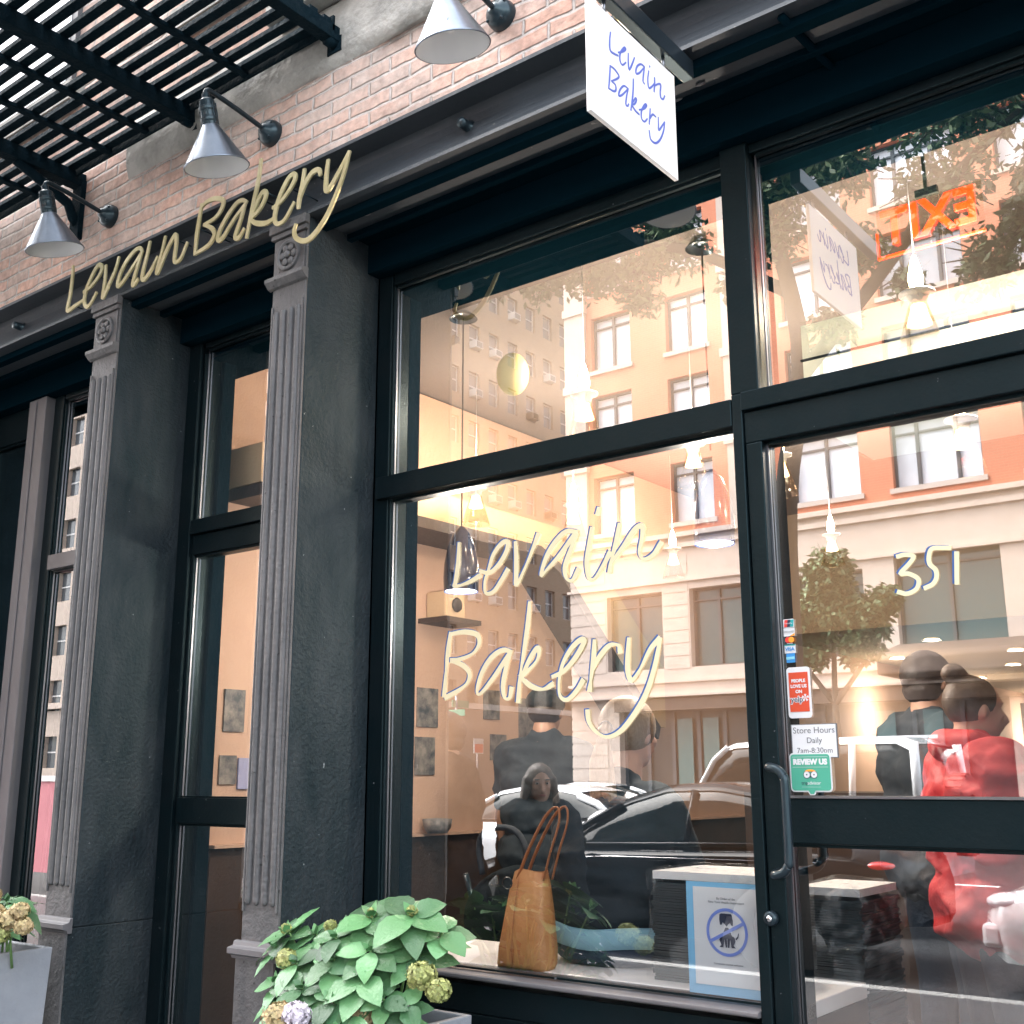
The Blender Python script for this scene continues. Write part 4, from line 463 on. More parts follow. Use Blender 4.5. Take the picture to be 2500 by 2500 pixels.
# main window
win = joinery('shop_window', 'large black framed shop window with hand lettering on the glass',
  [(-2.789, -2.722, .72, 3.214, 0, .09), (-1.372, -1.288, 2.4505, 3.214, -.02, .09), (-1.372, -1.3405, .0, 2.45, -.02, .09), (-2.722, -2.7155, .80, 3.17, .008, .09)],
  [(-2.7152, -1.3725, 3.17, 3.2145, .001, .034), (-2.765, -1.3725, 2.359, 2.439, -.022, .09), (-2.7152, -1.3725, .72, .80, .001, .09)],
  [(-2.714, -1.374, 2.441, 3.169), (-2.714, -1.374, .842, 2.357)])
MB().prism([(.095, .818), (-.030, .818), (-.034, .822), (-.034, .830), (-.028, .833), (.095, .841)], -2.787, -1.3735, 'yz').build('window_ledge', 'post', bld, bevel=.002)
MB().box(-2.787, -1.3735, .02, .09, .0, .719).box(-2.787, -1.3735, -.005, .019, .68, .719).box(-2.787, -1.3735, -.005, .019, 0, .1).box(-2.20, -2.14, -.005, .019, .101, .679).build('stall_riser', 'frame', bld, bevel=.003)
MB().box(-2.70, -2.21, .012, .0195, .12, .66).box(-2.13, -1.39, .012, .0195, .12, .66).build('riser_glass', 'tealpane', bld)
# main door with transom
door = joinery('shop_door', 'black glazed shop door with curved pull handle and stickers',
  [(-1.3385, -1.290, .16, 2.303, -.012, .07), (-.46, -.36, .16, 3.214, -.02, .09)],
  [(-1.3395, -.461, 2.304, 2.395, -.012, .09), (-1.3395, -.461, 2.3955, 2.450, -.03, .09), (-1.2875, -.461, 3.185, 3.214, .0, .034), (-1.2895, -.461, 1.239, 1.350, -.006, .07), (-1.2895, -.461, .16, .42, 0, .07), (-.53, -.4605, .42, 2.303, 0, .07)],
  [(-1.277, -.46, 2.452, 3.184), (-1.289, -.531, 1.352, 2.303), (-1.289, -.531, .421, 1.238)])
MB().box(-1.289, -.531, -.012, .012, 1.3505, 1.3565).build('rail_trim', 'alu', door)
hp = [(-1.306, -.0, 1.424), (-1.305, -.04, 1.427), (-1.292, -.062, 1.427), (-1.268, -.07, 1.420), (-1.254, -.072, 1.404), (-1.250, -.072, 1.38), (-1.250, -.072, 1.21), (-1.254, -.072, 1.188), (-1.268, -.07, 1.172), (-1.292, -.062, 1.165), (-1.305, -.04, 1.165), (-1.306, 0, 1.168)]
def smooth3(p, n=5):
    q = [Vector(a) for a in p]; q = [2*q[0]-q[1]]+q+[2*q[-1]-q[-2]]; o = []
    for i in range(1, len(q)-2):
        for j in range(n):
            t = j/n; a, b, c_, d = q[i-1:i+3]; o.append(.5*(2*b+(c_-a)*t+(2*a-5*b+4*c_-d)*t*t+(3*b-a-3*c_+d)*t**3))
    return o+[q[-2]]
MB().tube(smooth3(hp), .0115, 14).build('handle', 'lampblk', door)
MB().tube([(-1.24, .07, 1.40), (-1.24, .12, 1.39), (-1.24, .12, 1.20), (-1.24, .07, 1.19)], .011, 10).build('inner_handle', 'lampblk', door)
lk = MB().lathe([(.0001, .012), (.010, .012), (.016, .010), (.0185, .004), (.0185, -.004)], (-1.330, -.023, 1.057), 24, Matrix.Rotation(R(90), 3, 'X')).build('lock', 'lampblk', door)
MB().lathe([(.0001, .016), (.0075, .016), (.008, .011)], (-1.330, -.023, 1.057), 20, Matrix.Rotation(R(90), 3, 'X')).build('lock_cylinder', 'chrome', door)
MB().box(-1.335, -1.326, -.0402, -.0392, 1.0565, 1.0585).build('key_slot', 'black', door)
# side door between the pilasters
side = joinery('side_door', 'narrow black glazed door between the two fluted pilasters',
  [(-3.915, -3.835, .0, 3.214, -.01, .09), (-3.835, -3.82, .16, 3.17, .008, .09), (-3.03, -2.963, .0, 3.214, -.01, .09)],
  [(-3.8195, -3.031, 3.19, 3.214, 0, .034), (-3.8195, -3.031, 2.375, 2.435, -.02, .09), (-3.8195, -3.031, 2.292, 2.3745, .002, .09), (-3.8195, -3.031, 1.236, 1.332, -.004, .07), (-3.8195, -3.031, .16, .30, 0, .07)],
  [(-3.819, -3.031, 2.436, 3.189), (-3.819, -3.031, 1.333, 2.291), (-3.819, -3.031, .301, 1.235)])
# left window
left = joinery('left_window', 'tall black framed shop window left of the pilasters, behind the planter',
  [(-4.985, -4.905, .0, 3.214, 0, .09), (-4.17, -4.087, 0, 3.214, -.01, .09), (-4.905, -4.895, .7, 3.17, .008, .09)],
  [(-4.8945, -4.171, 3.19, 3.214, 0, .034), (-4.8945, -4.171, .55, .60, 0, .09)],
  [(-4.894, -4.171, 2.421, 3.189), (-4.894, -4.171, .601, 2.349)])
MB().box(-4.897, -4.171, -.015, .09, 2.350, 2.420).build('crossbar', 'post', left, bevel=.003)
MB().box(-5.14, -4.986, -.045, .09, 0, 3.214).box(-5.075, -5.065, -.052, -.0455, 0, 3.2).build('grey_post', 'post', bld, bevel=.004)
nb = joinery('neighbour_window', 'dark shop window at the far left with white decals',
  [(-5.62, -5.55, 0, 3.214, 0, .09)], [(-5.55, -5.141, 3.05, 3.214, 0, .09), (-5.55, -5.141, .5, .6, 0, .09)], [(-5.549, -5.142, .601, 3.049)], beadz=False)
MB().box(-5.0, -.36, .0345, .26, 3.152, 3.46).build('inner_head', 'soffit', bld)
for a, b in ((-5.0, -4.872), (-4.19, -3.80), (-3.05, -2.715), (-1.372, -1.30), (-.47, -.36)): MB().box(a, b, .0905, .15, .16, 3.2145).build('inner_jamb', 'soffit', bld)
# interior shell (walls, floor, ceiling), one mesh per surface
def part(name, m, *b):
    mb = MB()
    for q in b: mb.box(*q)
    return mb.build(name, m, bld)
part('shop_floor', 'floor', (-8, 5, .092, 16, .0, .16))
part('interior_side_wall', 'tanwall', (-4.12, -4.0, .30, 16, 1.135, 3.45))
part('wainscot', 'wood', (-4.13, -3.985, .30, 16, .16, 1.12))
MB().box(-4.1, -3.955, .30, 16, 1.121, 1.134).build('wainscot_rail', 'tanwall', bld)
part('interior_right_wall', 'tanwall', (2.2, 2.35, .1, 16, .16, 3.45))
part('interior_back_wall', 'tanwall', (-8, 5, 15.8, 16, .16, 3.45))
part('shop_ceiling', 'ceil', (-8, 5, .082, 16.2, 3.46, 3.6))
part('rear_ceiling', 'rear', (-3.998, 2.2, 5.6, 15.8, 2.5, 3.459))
part('shop_outer_wall', 'iron', (-8.1, -8.0, .09, 16.2, 0, 3.6), (5.0, 5.1, .09, 16.2, 0, 3.6), (-8.1, 5.1, 16.001, 16.2, 0, 3.599))
part('front_wall_right', 'iron', (-.359, 6, -.02, .09, 0, 3.33))
part('neighbour_room', 'wood', (-7.9, -5.0, 2.0, 2.1, .16, 3.459))
part('neighbour_partition', 'tanwall', (-5.10, -4.99, .092, 2.0, .161, 3.459))
part('neighbour_ceiling', 'wood', (-7.9, -5.12, .31, 2.0, 3.30, 3.45))
# cream bulkhead along the side wall, then sloping down like a stair soffit
MB().prism([(.3, 2.66), (2.25, 2.68), (2.45, 2.60), (3.5, 1.72), (3.7, 1.72), (3.7, 2.1), (2.75, 2.84), (.3, 2.84)], -3.999, -3.78, 'yz').build('stair_bulkhead', 'cream', bld)
MB().prism([(.3, 2.60), (2.25, 2.62), (2.42, 2.55), (3.47, 1.64), (3.5, 1.715), (2.45, 2.595), (2.25, 2.675), (.3, 2.655)], -3.998, -3.70, 'yz').build('bulkhead_trim', 'wood', bld)
part('pale_bulkhead', 'bulkh', (-1.66, 2.2, 1.2, 1.9, 2.74, 3.13))
part('bulkhead_edge', 'soffit', (-1.665, 2.2, 1.19, 1.199, 2.98, 2.988))
part('added_dark_block', 'wood', (-2.75, -.2, 2.7, 3.3, .16, 1.33))  # dark block added inside to darken the glass behind the mirrored car
# counter with wares at the back right
MB().box(-2.9, 1.5, 7.2, 7.9, .16, 1.15).build('shop_counter', 'wood', bld)
MB().box(-2.95, 1.55, 7.15, 7.95, 1.151, 1.19).build('counter_top', 'marble', bld)

# ================= WALL LAMPS =================
def wall_lamp(xw, label):
    L = empty('wall_lamp', (xw, F, 3.73), label, 'wall lamp', 'gooseneck barn lamps over the shopfront')
    Tm = Matrix.Rotation(R(15), 3, 'X'); top = Vector((xw, F-.296, 3.746))   # pivot at the elbow; the shade leans towards the wall
    def at_(z): return top+Tm @ Vector((0, 0, z))
    B0 = -.262
    MB().lathe([(.027, .150), (.029, .147), (.112, .004), (.1145, .0), (.112, -.002)], at_(B0), 44, Tm).build('shade', 'lamp', L)
    MB().lathe([(.110, -.0012), (.108, .004), (.026, .143), (.0005, .143)], at_(B0), 44, Tm).build('shade_lining', 'lampin', L)
    MB().sphere(at_(B0+.07), .022, 14, 10, (1, 1, 1.3)).build('lamp_bulb', 'lampin', L)
    c = MB(); c.lathe([(.029, .138), (.029, .158), (.0315, .16), (.0315, .172), (.028, .175), (.028, .198), (.031, .2), (.031, .212), (.027, .215), (.027, .236), (.014, .246), (.014, .262), (.0005, .262)], at_(B0), 24, Tm)
    for k in range(8):
        a = k*math.pi/4; c.cbox(at_(B0+.187)+Tm @ Vector((.029*math.cos(a), .029*math.sin(a), 0)), (.004, .004, .08), Tm)
    c.build('cap', 'lampblk', L, bevel=.001)
    MB().tube(smooth3([top, top+Vector((0, .006, .016)), top+Vector((0, .035, .020)), top+Vector((0, .15, .008)), (xw, F-.02, 3.735)], 5), .0095, 12).build('arm', 'lampblk', L)
    p = MB(); Rm = Matrix.Rotation(R(90), 3, 'X')
    p.lathe([(.0005, .045), (.018, .045), (.022, .036), (.036, .03), (.046, .018), (.050, .004), (.050, -.014)], (xw, F+.0, 3.735), 26, Rm)
    p.build('wall_plate', 'lampblk', L)
    for k in range(4):
        a = k*math.pi/2+.6; MB().ico((xw+.040*math.cos(a), F-.026, 3.735+.040*math.sin(a)), .006, sub=1).build('screw', 'lampblk', L)
wall_lamp(-4.055, 'steel cone lamp above the first letters, leftmost of the three wall lamps')
wall_lamp(-3.020, 'steel cone lamp above the gold word Bakery, middle wall lamp')
wall_lamp(-1.930, 'steel cone lamp beside the hanging white sign, cut by the top edge')

# ================= SIGNS AND LETTERING =================
mb = MB()
for s in STROKES['BEAM']: ribbon(mb, s, lambda t: 0.0066+.0034*math.sin(math.pi*min(1, max(0, t))), F-.044, F-.037)
g = mb.build('gold_lettering', 'gold', None, bevel=.0015); tag(g, 'gold handwritten Levain Bakery lettering mounted along the dark beam', 'sign')
for i, s in enumerate(STROKES['BEAM']):
    x, z = s[len(s)//2]
    if 3.36 < z < 3.5: MB().tube([(x, F-.036, z), (x, F+.044, z)], .003, 6).build('stand_off_pin', 'lampblk', g)
# hanging blade sign, plane x=-1.30
bs = empty('hanging_sign', (-1.3, -.6, 3.2), 'white square board reading Levain Bakery in blue, hung from a black bar', 'sign')
MB().box(-1.312, -1.3005, -.816, -.407, 2.921, 3.228).build('board', 'signw', bs, bevel=.001)
mb = MB()
for s in STROKES['BLADE']: ribbon(mb, s, lambda t: .0022+.0008*math.sin(3.1*t), -1.3003, -1.2992, 'yz')
mb.build('board_lettering', 'blue', bs)
mb = MB()
for s in STROKES['BLADE']: ribbon(mb, [(-1.223-a, b) for a, b in s], lambda t: .0026, -1.3134, -1.3122, 'yz')
mb.build('rear_lettering', 'navy', bs)
MB().box(-1.322, -1.288, -1.02, F+.04, 3.262, 3.318).build('hanging_bar', 'lampblk', bs, bevel=.003)
for y in (-.74, -.455): MB().tube([(-1.306, y, 3.225), (-1.306, y, 3.265)], .005, 8).build('hook', 'alu', bs)

# letters painted on the big pane: cream strokes with a blue shadow behind
wl = empty('window_lettering', (-2.0, .02, 1.6), 'cream and blue handwritten Levain Bakery painted on the big window', 'lettering')
mb = MB()
wf = lambda t: .0042+.0046*abs(math.sin(math.pi*t*1.3+.4))
for s in STROKES['WINDOW']: ribbon(mb, s, wf, .0262, .0270)
mb.build('cream_letters', 'yel', wl)
mb = MB()
for s in STROKES['WINDOW']: ribbon(mb, [(a-.0055, b+.0035) for a, b in s], lambda t: wf(t), .0276, .0286)
mb.build('blue_shadow', 'vblue', wl)
nl = empty('street_number', (-1.0, .02, 1.8), 'pale painted number 351 on the door glass', 'lettering')
mb = MB()
for s in STROKES['NUM']: ribbon(mb, s, lambda t: .0056, .0262, .0270)
mb.build('number', 'numw', nl)
mb = MB()
for s in STROKES['NUM']: ribbon(mb, [(a-.006, b+.003) for a, b in s], lambda t: .0050, .0276, .0286)
mb.build('number_shadow', 'vblue', nl)

# stickers on the door glass
def plate(x0, x1, z0, z1, y=.0235, t=.0015, r=0):
    if r == 0: return MB().box(x0, x1, y, y+t, z0, z1)
    pts = []
    for cx, cz, a0 in ((x1-r, z1-r, 0), (x0+r, z1-r, 90), (x0+r, z0+r, 180), (x1-r, z0+r, 270)):
        pts += [(cx+r*math.cos(R(a0+k*22.5)), cz+r*math.sin(R(a0+k*22.5))) for k in range(5)]
    return MB().prism(pts, y, y+t)
def disc(mb, cx, cz, r, y0, y1, n=24, sx=1):
    return mb.prism([(cx+sx*r*math.cos(2*math.pi*k/n), cz+r*math.sin(2*math.pi*k/n)) for k in range(n)], y0, y1)
c1 = empty('card_sticker', (-1.258, .022, 1.80), 'topmost card sticker, red navy and teal slanted blocks', 'sticker', 'payment stickers on the door glass')
plate(-1.2735, -1.2430, 1.7885, 1.8115, r=.003).build('backing', 'paper', c1)
for x0, m_ in ((-1.271, 'ccred'), (-1.263, 'navy'), (-1.2545, 'teal')):
    MB().prism([(x0, 1.7905), (x0+.009, 1.7905), (x0+.0115, 1.8095), (x0+.0025, 1.8095)], .0222, .0234).build('colour_block', m_, c1)
text_obj('lettering', 'UnionPay', .0055, 'paper', (-1.2575, .0218, 1.800), c1, ext=.0002)
c2 = empty('card_sticker', (-1.258, .022, 1.777), 'white card sticker with an orange corner, second from top', 'sticker', 'payment stickers on the door glass')
plate(-1.2738, -1.2422, 1.7660, 1.7878).build('backing', 'paper', c2)
MB().prism([(-1.256, 1.7665), (-1.2425, 1.7665), (-1.2425, 1.7735)], .0222, .0234).build('orange_corner', 'ccor', c2)
text_obj('lettering', 'DISCOVER', .0065, 'grey', (-1.2580, .0218, 1.778), c2, ext=.0002)
c3 = empty('card_sticker', (-1.258, .022, 1.756), 'sticker of two overlapping red and orange discs', 'sticker', 'payment stickers on the door glass')
disc(MB(), -1.2628, 1.7565, .0078, .0236, .0246).build('red_disc', 'ccred', c3); disc(MB(), -1.2528, 1.7565, .0078, .0222, .0234).build('orange_disc', 'ccor', c3)
MB().box(-1.266, -1.249, .0225, .0235, 1.7462, 1.7472).build('rule', 'paper', c3)
c4 = empty('card_sticker', (-1.258, .022, 1.732), 'white card sticker reading VISA, fourth from top', 'sticker', 'payment stickers on the door glass')
plate(-1.2735, -1.2425, 1.7212, 1.7440).build('backing', 'paper', c4); MB().box(-1.2732, -1.2428, .0222, .0234, 1.7412, 1.7438).build('top_stripe', 'teal', c4)
text_obj('lettering', 'VISA', .013, 'ccblue', (-1.2580, .0218, 1.7315), c4, ext=.0002, bold=.0003)
c5 = empty('card_sticker', (-1.258, .022, 1.709), 'lowest card sticker, plain mid blue with a paler wave', 'sticker', 'payment stickers on the door glass')
plate(-1.2698, -1.2460, 1.6965, 1.7205).build('backing', 'ccblue', c5)
MB().prism([(-1.2692, 1.704), (-1.2466, 1.705), (-1.2466, 1.712), (-1.2692, 1.711)], .0222, .0234).build('pale_band', 'poster', c5)
ph = empty('review_sticker', (-1.24, .022, 1.617), 'phone shaped sticker with an orange red screen reading PEOPLE LOVE US ON yelp', 'sticker')
plate(-1.2725, -1.2075, 1.5517, 1.6835, r=.009).build('phone_outline', 'paper', ph)
MB().box(-1.2665, -1.2135, .0222, .0234, 1.5680, 1.6700).build('screen', 'orange', ph)
text_obj('lettering', 'PEOPLE', .0115, 'paper', (-1.240, .0218, 1.6475), ph, ext=.0002, bold=.0005)
text_obj('lettering', 'LOVE US', .0115, 'paper', (-1.240, .0218, 1.6335), ph, ext=.0002, bold=.0005)
text_obj('lettering', 'ON', .0115, 'paper', (-1.240, .0218, 1.6195), ph, ext=.0002, bold=.0005)
text_obj('lettering_outline', 'yelp', .021, 'paper', (-1.246, .0219, 1.5995), ph, ext=.0002, bold=.0015)
text_obj('lettering', 'yelp', .021, 'navy', (-1.246, .0212, 1.5995), ph, ext=.0002)
bu = MB()
for k in range(5):
    a = R(90+72*k); bu.prism([(-1.223, 1.6035), (-1.223+.010*math.cos(a-.35), 1.6035+.010*math.sin(a-.35)), (-1.223+.010*math.cos(a+.35), 1.6035+.010*math.sin(a+.35))], .0214+.0001*k, .0219+.0001*k)
bu.build('burst', 'paper', ph)
hr = empty('hours_sign', (-1.207, .022, 1.49), 'white paper sign reading Store Hours Daily 7am-8:30pm taped inside the door glass', 'sign')
plate(-1.2700, -1.1450, 1.4500, 1.5360, y=.0255).build('clear_sleeve', 'ltgrey', hr); plate(-1.2670, -1.1480, 1.4520, 1.5340, y=.0242, t=.001).build('sheet', 'paper', hr)
text_obj('lettering', 'Store Hours', .0225, 'ltgrey', (-1.2070, .0238, 1.5195), hr, ext=.0002)
text_obj('lettering', 'Daily', .0205, 'ltgrey', (-1.2070, .0238, 1.4940), hr, ext=.0002)
text_obj('lettering', '7am-8:30pm', .0195, 'ltgrey', (-1.2070, .0238, 1.4685), hr, ext=.0002)
rv = empty('review_sticker', (-1.22, .022, 1.41), 'mint green speech bubble sticker reading REVIEW US with owl eyes', 'sticker')
o = plate(-1.2760, -1.1640, 1.3655, 1.4630, y=.0205, r=.010).prism([(-1.231, 1.366), (-1.207, 1.366), (-1.213, 1.3575), (-1.225, 1.3575)], .0205, .0219).build('bubble_border', 'paper', rv)
plate(-1.2725, -1.1675, 1.3690, 1.4595, y=.0190, t=.0013, r=.008).prism([(-1.2285, 1.3694), (-1.2095, 1.3694), (-1.2145, 1.3605), (-1.2235, 1.3605)], .0192, .0204).build('bubble', 'mint', rv)
text_obj('lettering', 'REVIEW US', .0185, 'paper', (-1.2200, .0186, 1.4400), rv, ext=.0002, bold=.0012)
MB().box(-1.268, -1.172, .0183, .0189, 1.4525, 1.4532).box(-1.268, -1.172, .0183, .0189, 1.4270, 1.4276).box(-1.245, -1.195, .0183, .0189, 1.3775, 1.3780).build('rule', 'paper', rv)
owl = MB(); disc(owl, -1.2300, 1.4085, .0088, .0180, .0188); disc(owl, -1.2105, 1.4085, .0088, .0180, .0188); owl.build('owl_eyes', 'paper', rv)
owl = MB(); 
for x in (-1.2300, -1.2105): owl.lathe([(.0082, 0), (.0090, .0004), (.0095, 0)], (x, .0178, 1.4085), 20, Matrix.Rotation(R(90), 3, 'X')); disc(owl, x, 1.4085, .0018, .0172, .0179)
owl.prism([(-1.222, 1.405), (-1.2185, 1.405), (-1.2202, 1.400)], .0172, .0180); owl.build('owl_lines', 'navy', rv)
MB().prism([(-1.236, 1.4165), (-1.2045, 1.4165), (-1.212, 1.4205), (-1.2202, 1.4215), (-1.229, 1.4205)], .0174, .0181).build('owl_brow', 'ccor', rv)
text_obj('lettering', 'trip', .0125, 'navy', (-1.2370, .0186, 1.3875), rv, ext=.0002); text_obj('lettering', 'advisor', .0125, 'paper', (-1.2120, .0186, 1.3875), rv, ext=.0002)

# no dogs notice standing in the window
nd = empty('notice_board', (-1.505, .045, .85), 'white notice with a blue border and a no dogs symbol, standing in the window', 'notice')
MB().box(-1.614, -1.397, .055, .058, .8445, 1.128).build('blue_border', 'tape', nd)
MB().box(-1.592, -1.4015, .0525, .0545, .8690, 1.1155).build('sheet', 'paper', nd)
text_obj('lettering', 'By Order of the', .0085, 'ltgrey', (-1.494, .0518, 1.0875), nd, ext=.0002); text_obj('lettering', 'New York Health Department', .0085, 'ltgrey', (-1.494, .0518, 1.0785), nd, ext=.0002)
text_obj('lettering', 'Companion animals welcome', .0072, 'ltgrey', (-1.494, .0518, .9240), nd, ext=.0002)
cx, cz = -1.494, 1.0040
rg = MB(); n = 48
vs = []
for r_, y_ in ((.0605, .0512), (.0525, .0512)):
    vs += [(cx+r_*math.cos(2*math.pi*k/n), y_, cz+r_*math.sin(2*math.pi*k/n)) for k in range(n)]
rg.add(vs, [(k, (k+1) % n, n+(k+1) % n, n+k) for k in range(n)])
a = R(27); dx, dz = math.cos(a)*.055, math.sin(a)*.055; px_, pz_ = -math.sin(a)*.0042, math.cos(a)*.0042
rg.add([(cx-dx-px_, .0500, cz-dz-pz_), (cx+dx-px_, .0500, cz+dz-pz_), (cx+dx+px_, .0500, cz+dz+pz_), (cx-dx+px_, .0500, cz-dz+pz_)], [(0, 1, 2, 3)])
rg.build('prohibition_ring', 'periw', nd)
dg = MB(); D_ = lambda pts: dg.prism([(cx+p/1000, cz+q/1000) for p, q in pts], .0506, .0512)
D_([(-20, 44), (-15, 47), (13, 47), (16, 44), (19, 28), (18, 17), (14, 18), (10, 24), (4, 20), (0, 14), (-5, 20), (-11, 25), (-15, 18), (-19, 18), (-21, 30)])
D_([(-4, 12), (4, 12), (10, 2), (14, -8), (22, -12), (24, -22), (18, -32), (24, -38), (12, -38), (9, -16), (5, -38), (1, -38), (1, -16), (-1, -16), (-1, -38), (-5, -38), (-8, -16), (-12, -38), (-24, -38), (-17, -32), (-23, -20), (-20, -11), (-13, -8), (-9, 2)])
D_([(24, -14), (30, -9), (33, 0), (35, -1), (33, -11), (27, -18)])
dg.build('dog', 'navy', nd)
# ================= FIRE ESCAPE =================
fe = empty('fire_escape', (-4.2, -.8, 4.0), 'black iron fire escape platform with slatted floor high on the brick wall', 'fire escape')
mb = MB(); y = -.405
while y > -1.62:
    mb.box(-6.6, -2.66, y-.036, y, 4.012, 4.030); y -= .0655
mb.build('slatted_floor', 'slat', fe)
mb = MB()
for x, wd, z0 in ((-2.68, .05, 3.955), (-3.50, .055, 3.95), (-4.31, .06, 3.95), (-5.15, .055, 3.95), (-5.95, .055, 3.95)): mb.box(x-wd/2, x+wd/2, -1.64, F+.01, z0, 4.0115)
for x in (-3.13, -3.76, -4.02, -4.60, -5.5): mb.box(x-.016, x+.016, -1.62, -.40, 3.995, 4.0115)
mb.build('cross_bar', 'slat', fe, bevel=.002)
mb = MB(); mb.box(-6.6, -2.655, -.402, -.392, 3.985, 4.045); mb.box(-6.6, -2.655, -1.65, -1.642, 3.96, 4.05)
mb.build('edge_bar', 'slat', fe)
for x in (-2.68, -3.50, -4.31, -5.15):
    low = x in (-4.31, -5.15); mb = MB()
    mb.tube([(x, F+.0, 3.78), (x, F-.02, 3.80), (x, F-.05, 3.86), (x, F-.30, 3.955)] if low else [(x, F, 3.955), (x, F-.05, 3.955)], .022, 8)
    mb.box(x-.035, x+.035, F-.012, F+.011, 3.70 if low else 3.92, 3.98)
    mb.build('wall_bracket', 'slat', fe)
mb = MB()
for z in (4.5, 4.95): mb.box(-6.6, -2.66, -1.645, -1.635, z, z+.03)
for i in range(20): mb.box(-6.55+i*.2, -6.538+i*.2, -1.64, -1.628, 4.03, 4.95)
mb.build('guard_rail', 'slat', fe)
# pale sash windows in the wall above the platform, seen through the slats
for x0 in (-3.55, -5.3):
    o = MB().box(x0, x0+.85, F-.012, F+.011, 4.5, 6.3).build('upper_window', 'wframe', bld)
    MB().box(x0+.05, x0+.8, F-.016, F-.0125, 4.56, 5.36).box(x0+.05, x0+.8, F-.016, F-.0125, 5.42, 6.24).build('upper_pane', 'skypane', o)
    MB().box(x0-.08, x0+.93, F-.06, F+.011, 4.40, 4.499).build('upper_sill', 'stone', o)

# ================= PLANTERS =================
def leaf(mb, base, d, nrm, L, W, droop=.25, fold=.25):
    d = Vector(d).normalized(); nrm = Vector(nrm); nrm = (nrm - d*nrm.dot(d)).normalized(); sd_ = d.cross(nrm); N = 9; vs = []
    for i in range(N+1):
        t = i/N; w_ = W*(math.sin(math.pi*min(1, t**.80))**.85)*(1+.05*(i % 2)) if 0 < i < N else .0008
        p = Vector(base)+d*(L*t) - nrm*(droop*L*t*t)
        for j, s in enumerate((-1, -.5, 0, .5, 1)):
            vs.append(p + sd_*(s*w_) + nrm*(abs(s)*w_*fold - (s*s)*w_*fold*.5 + (.0012 if (i+j) % 2 else 0)))
    mb.add(vs, [(i*5+j, i*5+j+1, (i+1)*5+j+1, (i+1)*5+j) for i in range(N) for j in range(4)], True)
def floret_ball(c, r, n, rnd, squash=.85):
    mb = MB()
    for k in range(n):
        v = Vector((rnd.gauss(0, 1), rnd.gauss(0, 1), rnd.gauss(0, 1)))
        if v.length < .1: continue
        v.normalize(); v.z *= squash; p = Vector(c)+v*r*rnd.uniform(.8, 1.05); a = v.orthogonal().normalized(); b = v.cross(a); s = rnd.uniform(.0065, .0095)
        th = rnd.uniform(0, 1.5)
        for q in range(4):
            e = a*math.cos(th+q*1.5708)+b*math.sin(th+q*1.5708); f_ = v.cross(e)
            mb.add([p, p+e*s*.6+f_*s*.55+v*.001, p+e*s*1.2+v*.002, p+e*s*.6-f_*s*.55+v*.001], [(0, 1, 2, 3)])
    mb.ico(c, r*.78, (1, 1, squash), 2)
    return mb
def rosette(ml, md, ms, c, rnd, n=6, L=.10, lean=(0, -.3, 1), droop=.3, root=None):
    ax = Vector(lean).normalized(); a = ax.orthogonal().normalized(); b = ax.cross(a); th0 = rnd.uniform(0, 6)
    for k in range(n):
        th = th0+k*2*math.pi/n*1.0 + rnd.uniform(-.2, .2); e = a*math.cos(th)+b*math.sin(th); tier = k % 2
        d = e + ax*rnd.uniform(.05, .35)*(1 if tier == 0 else .3)
        (ml if rnd.random() < .75 else md) and leaf(ml if rnd.random() < .72 else md, Vector(c)+e*.006-ax*(.012*tier), d, ax, L*rnd.uniform(.75, 1.15), L*rnd.uniform(.29, .37), droop*rnd.uniform(.5, 1.6), .2)
    for k in range(3):  # small centre leaves
        th = th0+k*2.1; e = a*math.cos(th)+b*math.sin(th); leaf(ml, Vector(c), e*.6+ax, ax, L*.35, L*.11, .05)
    r_ = Vector(root) if root is not None else Vector(c)-Vector((0, 0, .2))
    ms.tube([r_, (r_+Vector(c))/2+Vector((rnd.uniform(-.02, .02), 0, .02)), c], [.005, .004, .003], 6)
p1_ = empty('hydrangea_planter', (-2.10, -.72, 0), 'zinc planter with a big green leafed hydrangea in front of the main window', 'planter')
MB().prism([(-.27, 0), (.27, 0), (.30, .78), (.285, .78), (.28, .70), (-.28, .70), (-.285, .78), (-.30, .78)], -.2, .2).build('pot', 'pot', None)
pot = bpy.data.objects['pot']; 
bpy.data.objects.remove(pot)
def potmesh(cx, cy, hw, hd, top, parent):
    mb = MB(); b = .86
    o = [(-hw*b, -hd*b, 0), (hw*b, -hd*b, 0), (hw*b, hd*b, 0), (-hw*b, hd*b, 0), (-hw, -hd, top), (hw, -hd, top), (hw, hd, top), (-hw, hd, top)]
    i_ = [(-hw+.02, -hd+.02, top), (hw-.02, -hd+.02, top), (hw-.02, hd-.02, top), (-hw+.02, hd-.02, top), (-hw+.02, -hd+.02, top-.06), (hw-.02, -hd+.02, top-.06), (hw-.02, hd-.02, top-.06), (-hw+.02, hd-.02, top-.06)]
    v = [(cx+a, cy+c_, d) for a, c_, d in o+i_]
    mb.add(v, [(0,3,2,1), (0,1,5,4), (1,2,6,5), (2,3,7,6), (3,0,4,7), (4,5,9,8), (5,6,10,9), (6,7,11,10), (7,4,8,11), (8,9,13,12), (9,10,14,13), (10,11,15,14), (11,8,12,15)])
    mb.build('pot', 'pot', parent, bevel=.004)
    MB().box(cx-hw+.021, cx+hw-.021, cy-hd+.021, cy+hd-.021, top-.10, top-.05).build('soil', 'soil', parent)
potmesh(-2.42, -.33, .23, .17, .755, p1_)
SC = 1.165
def sc_(x, y, z): return (x*SC, -2.8+(y+2.8)*SC, 1.4+(z-1.4)*SC)
rnd = random.Random(11); ml, md, ms = MB(), MB(), MB()
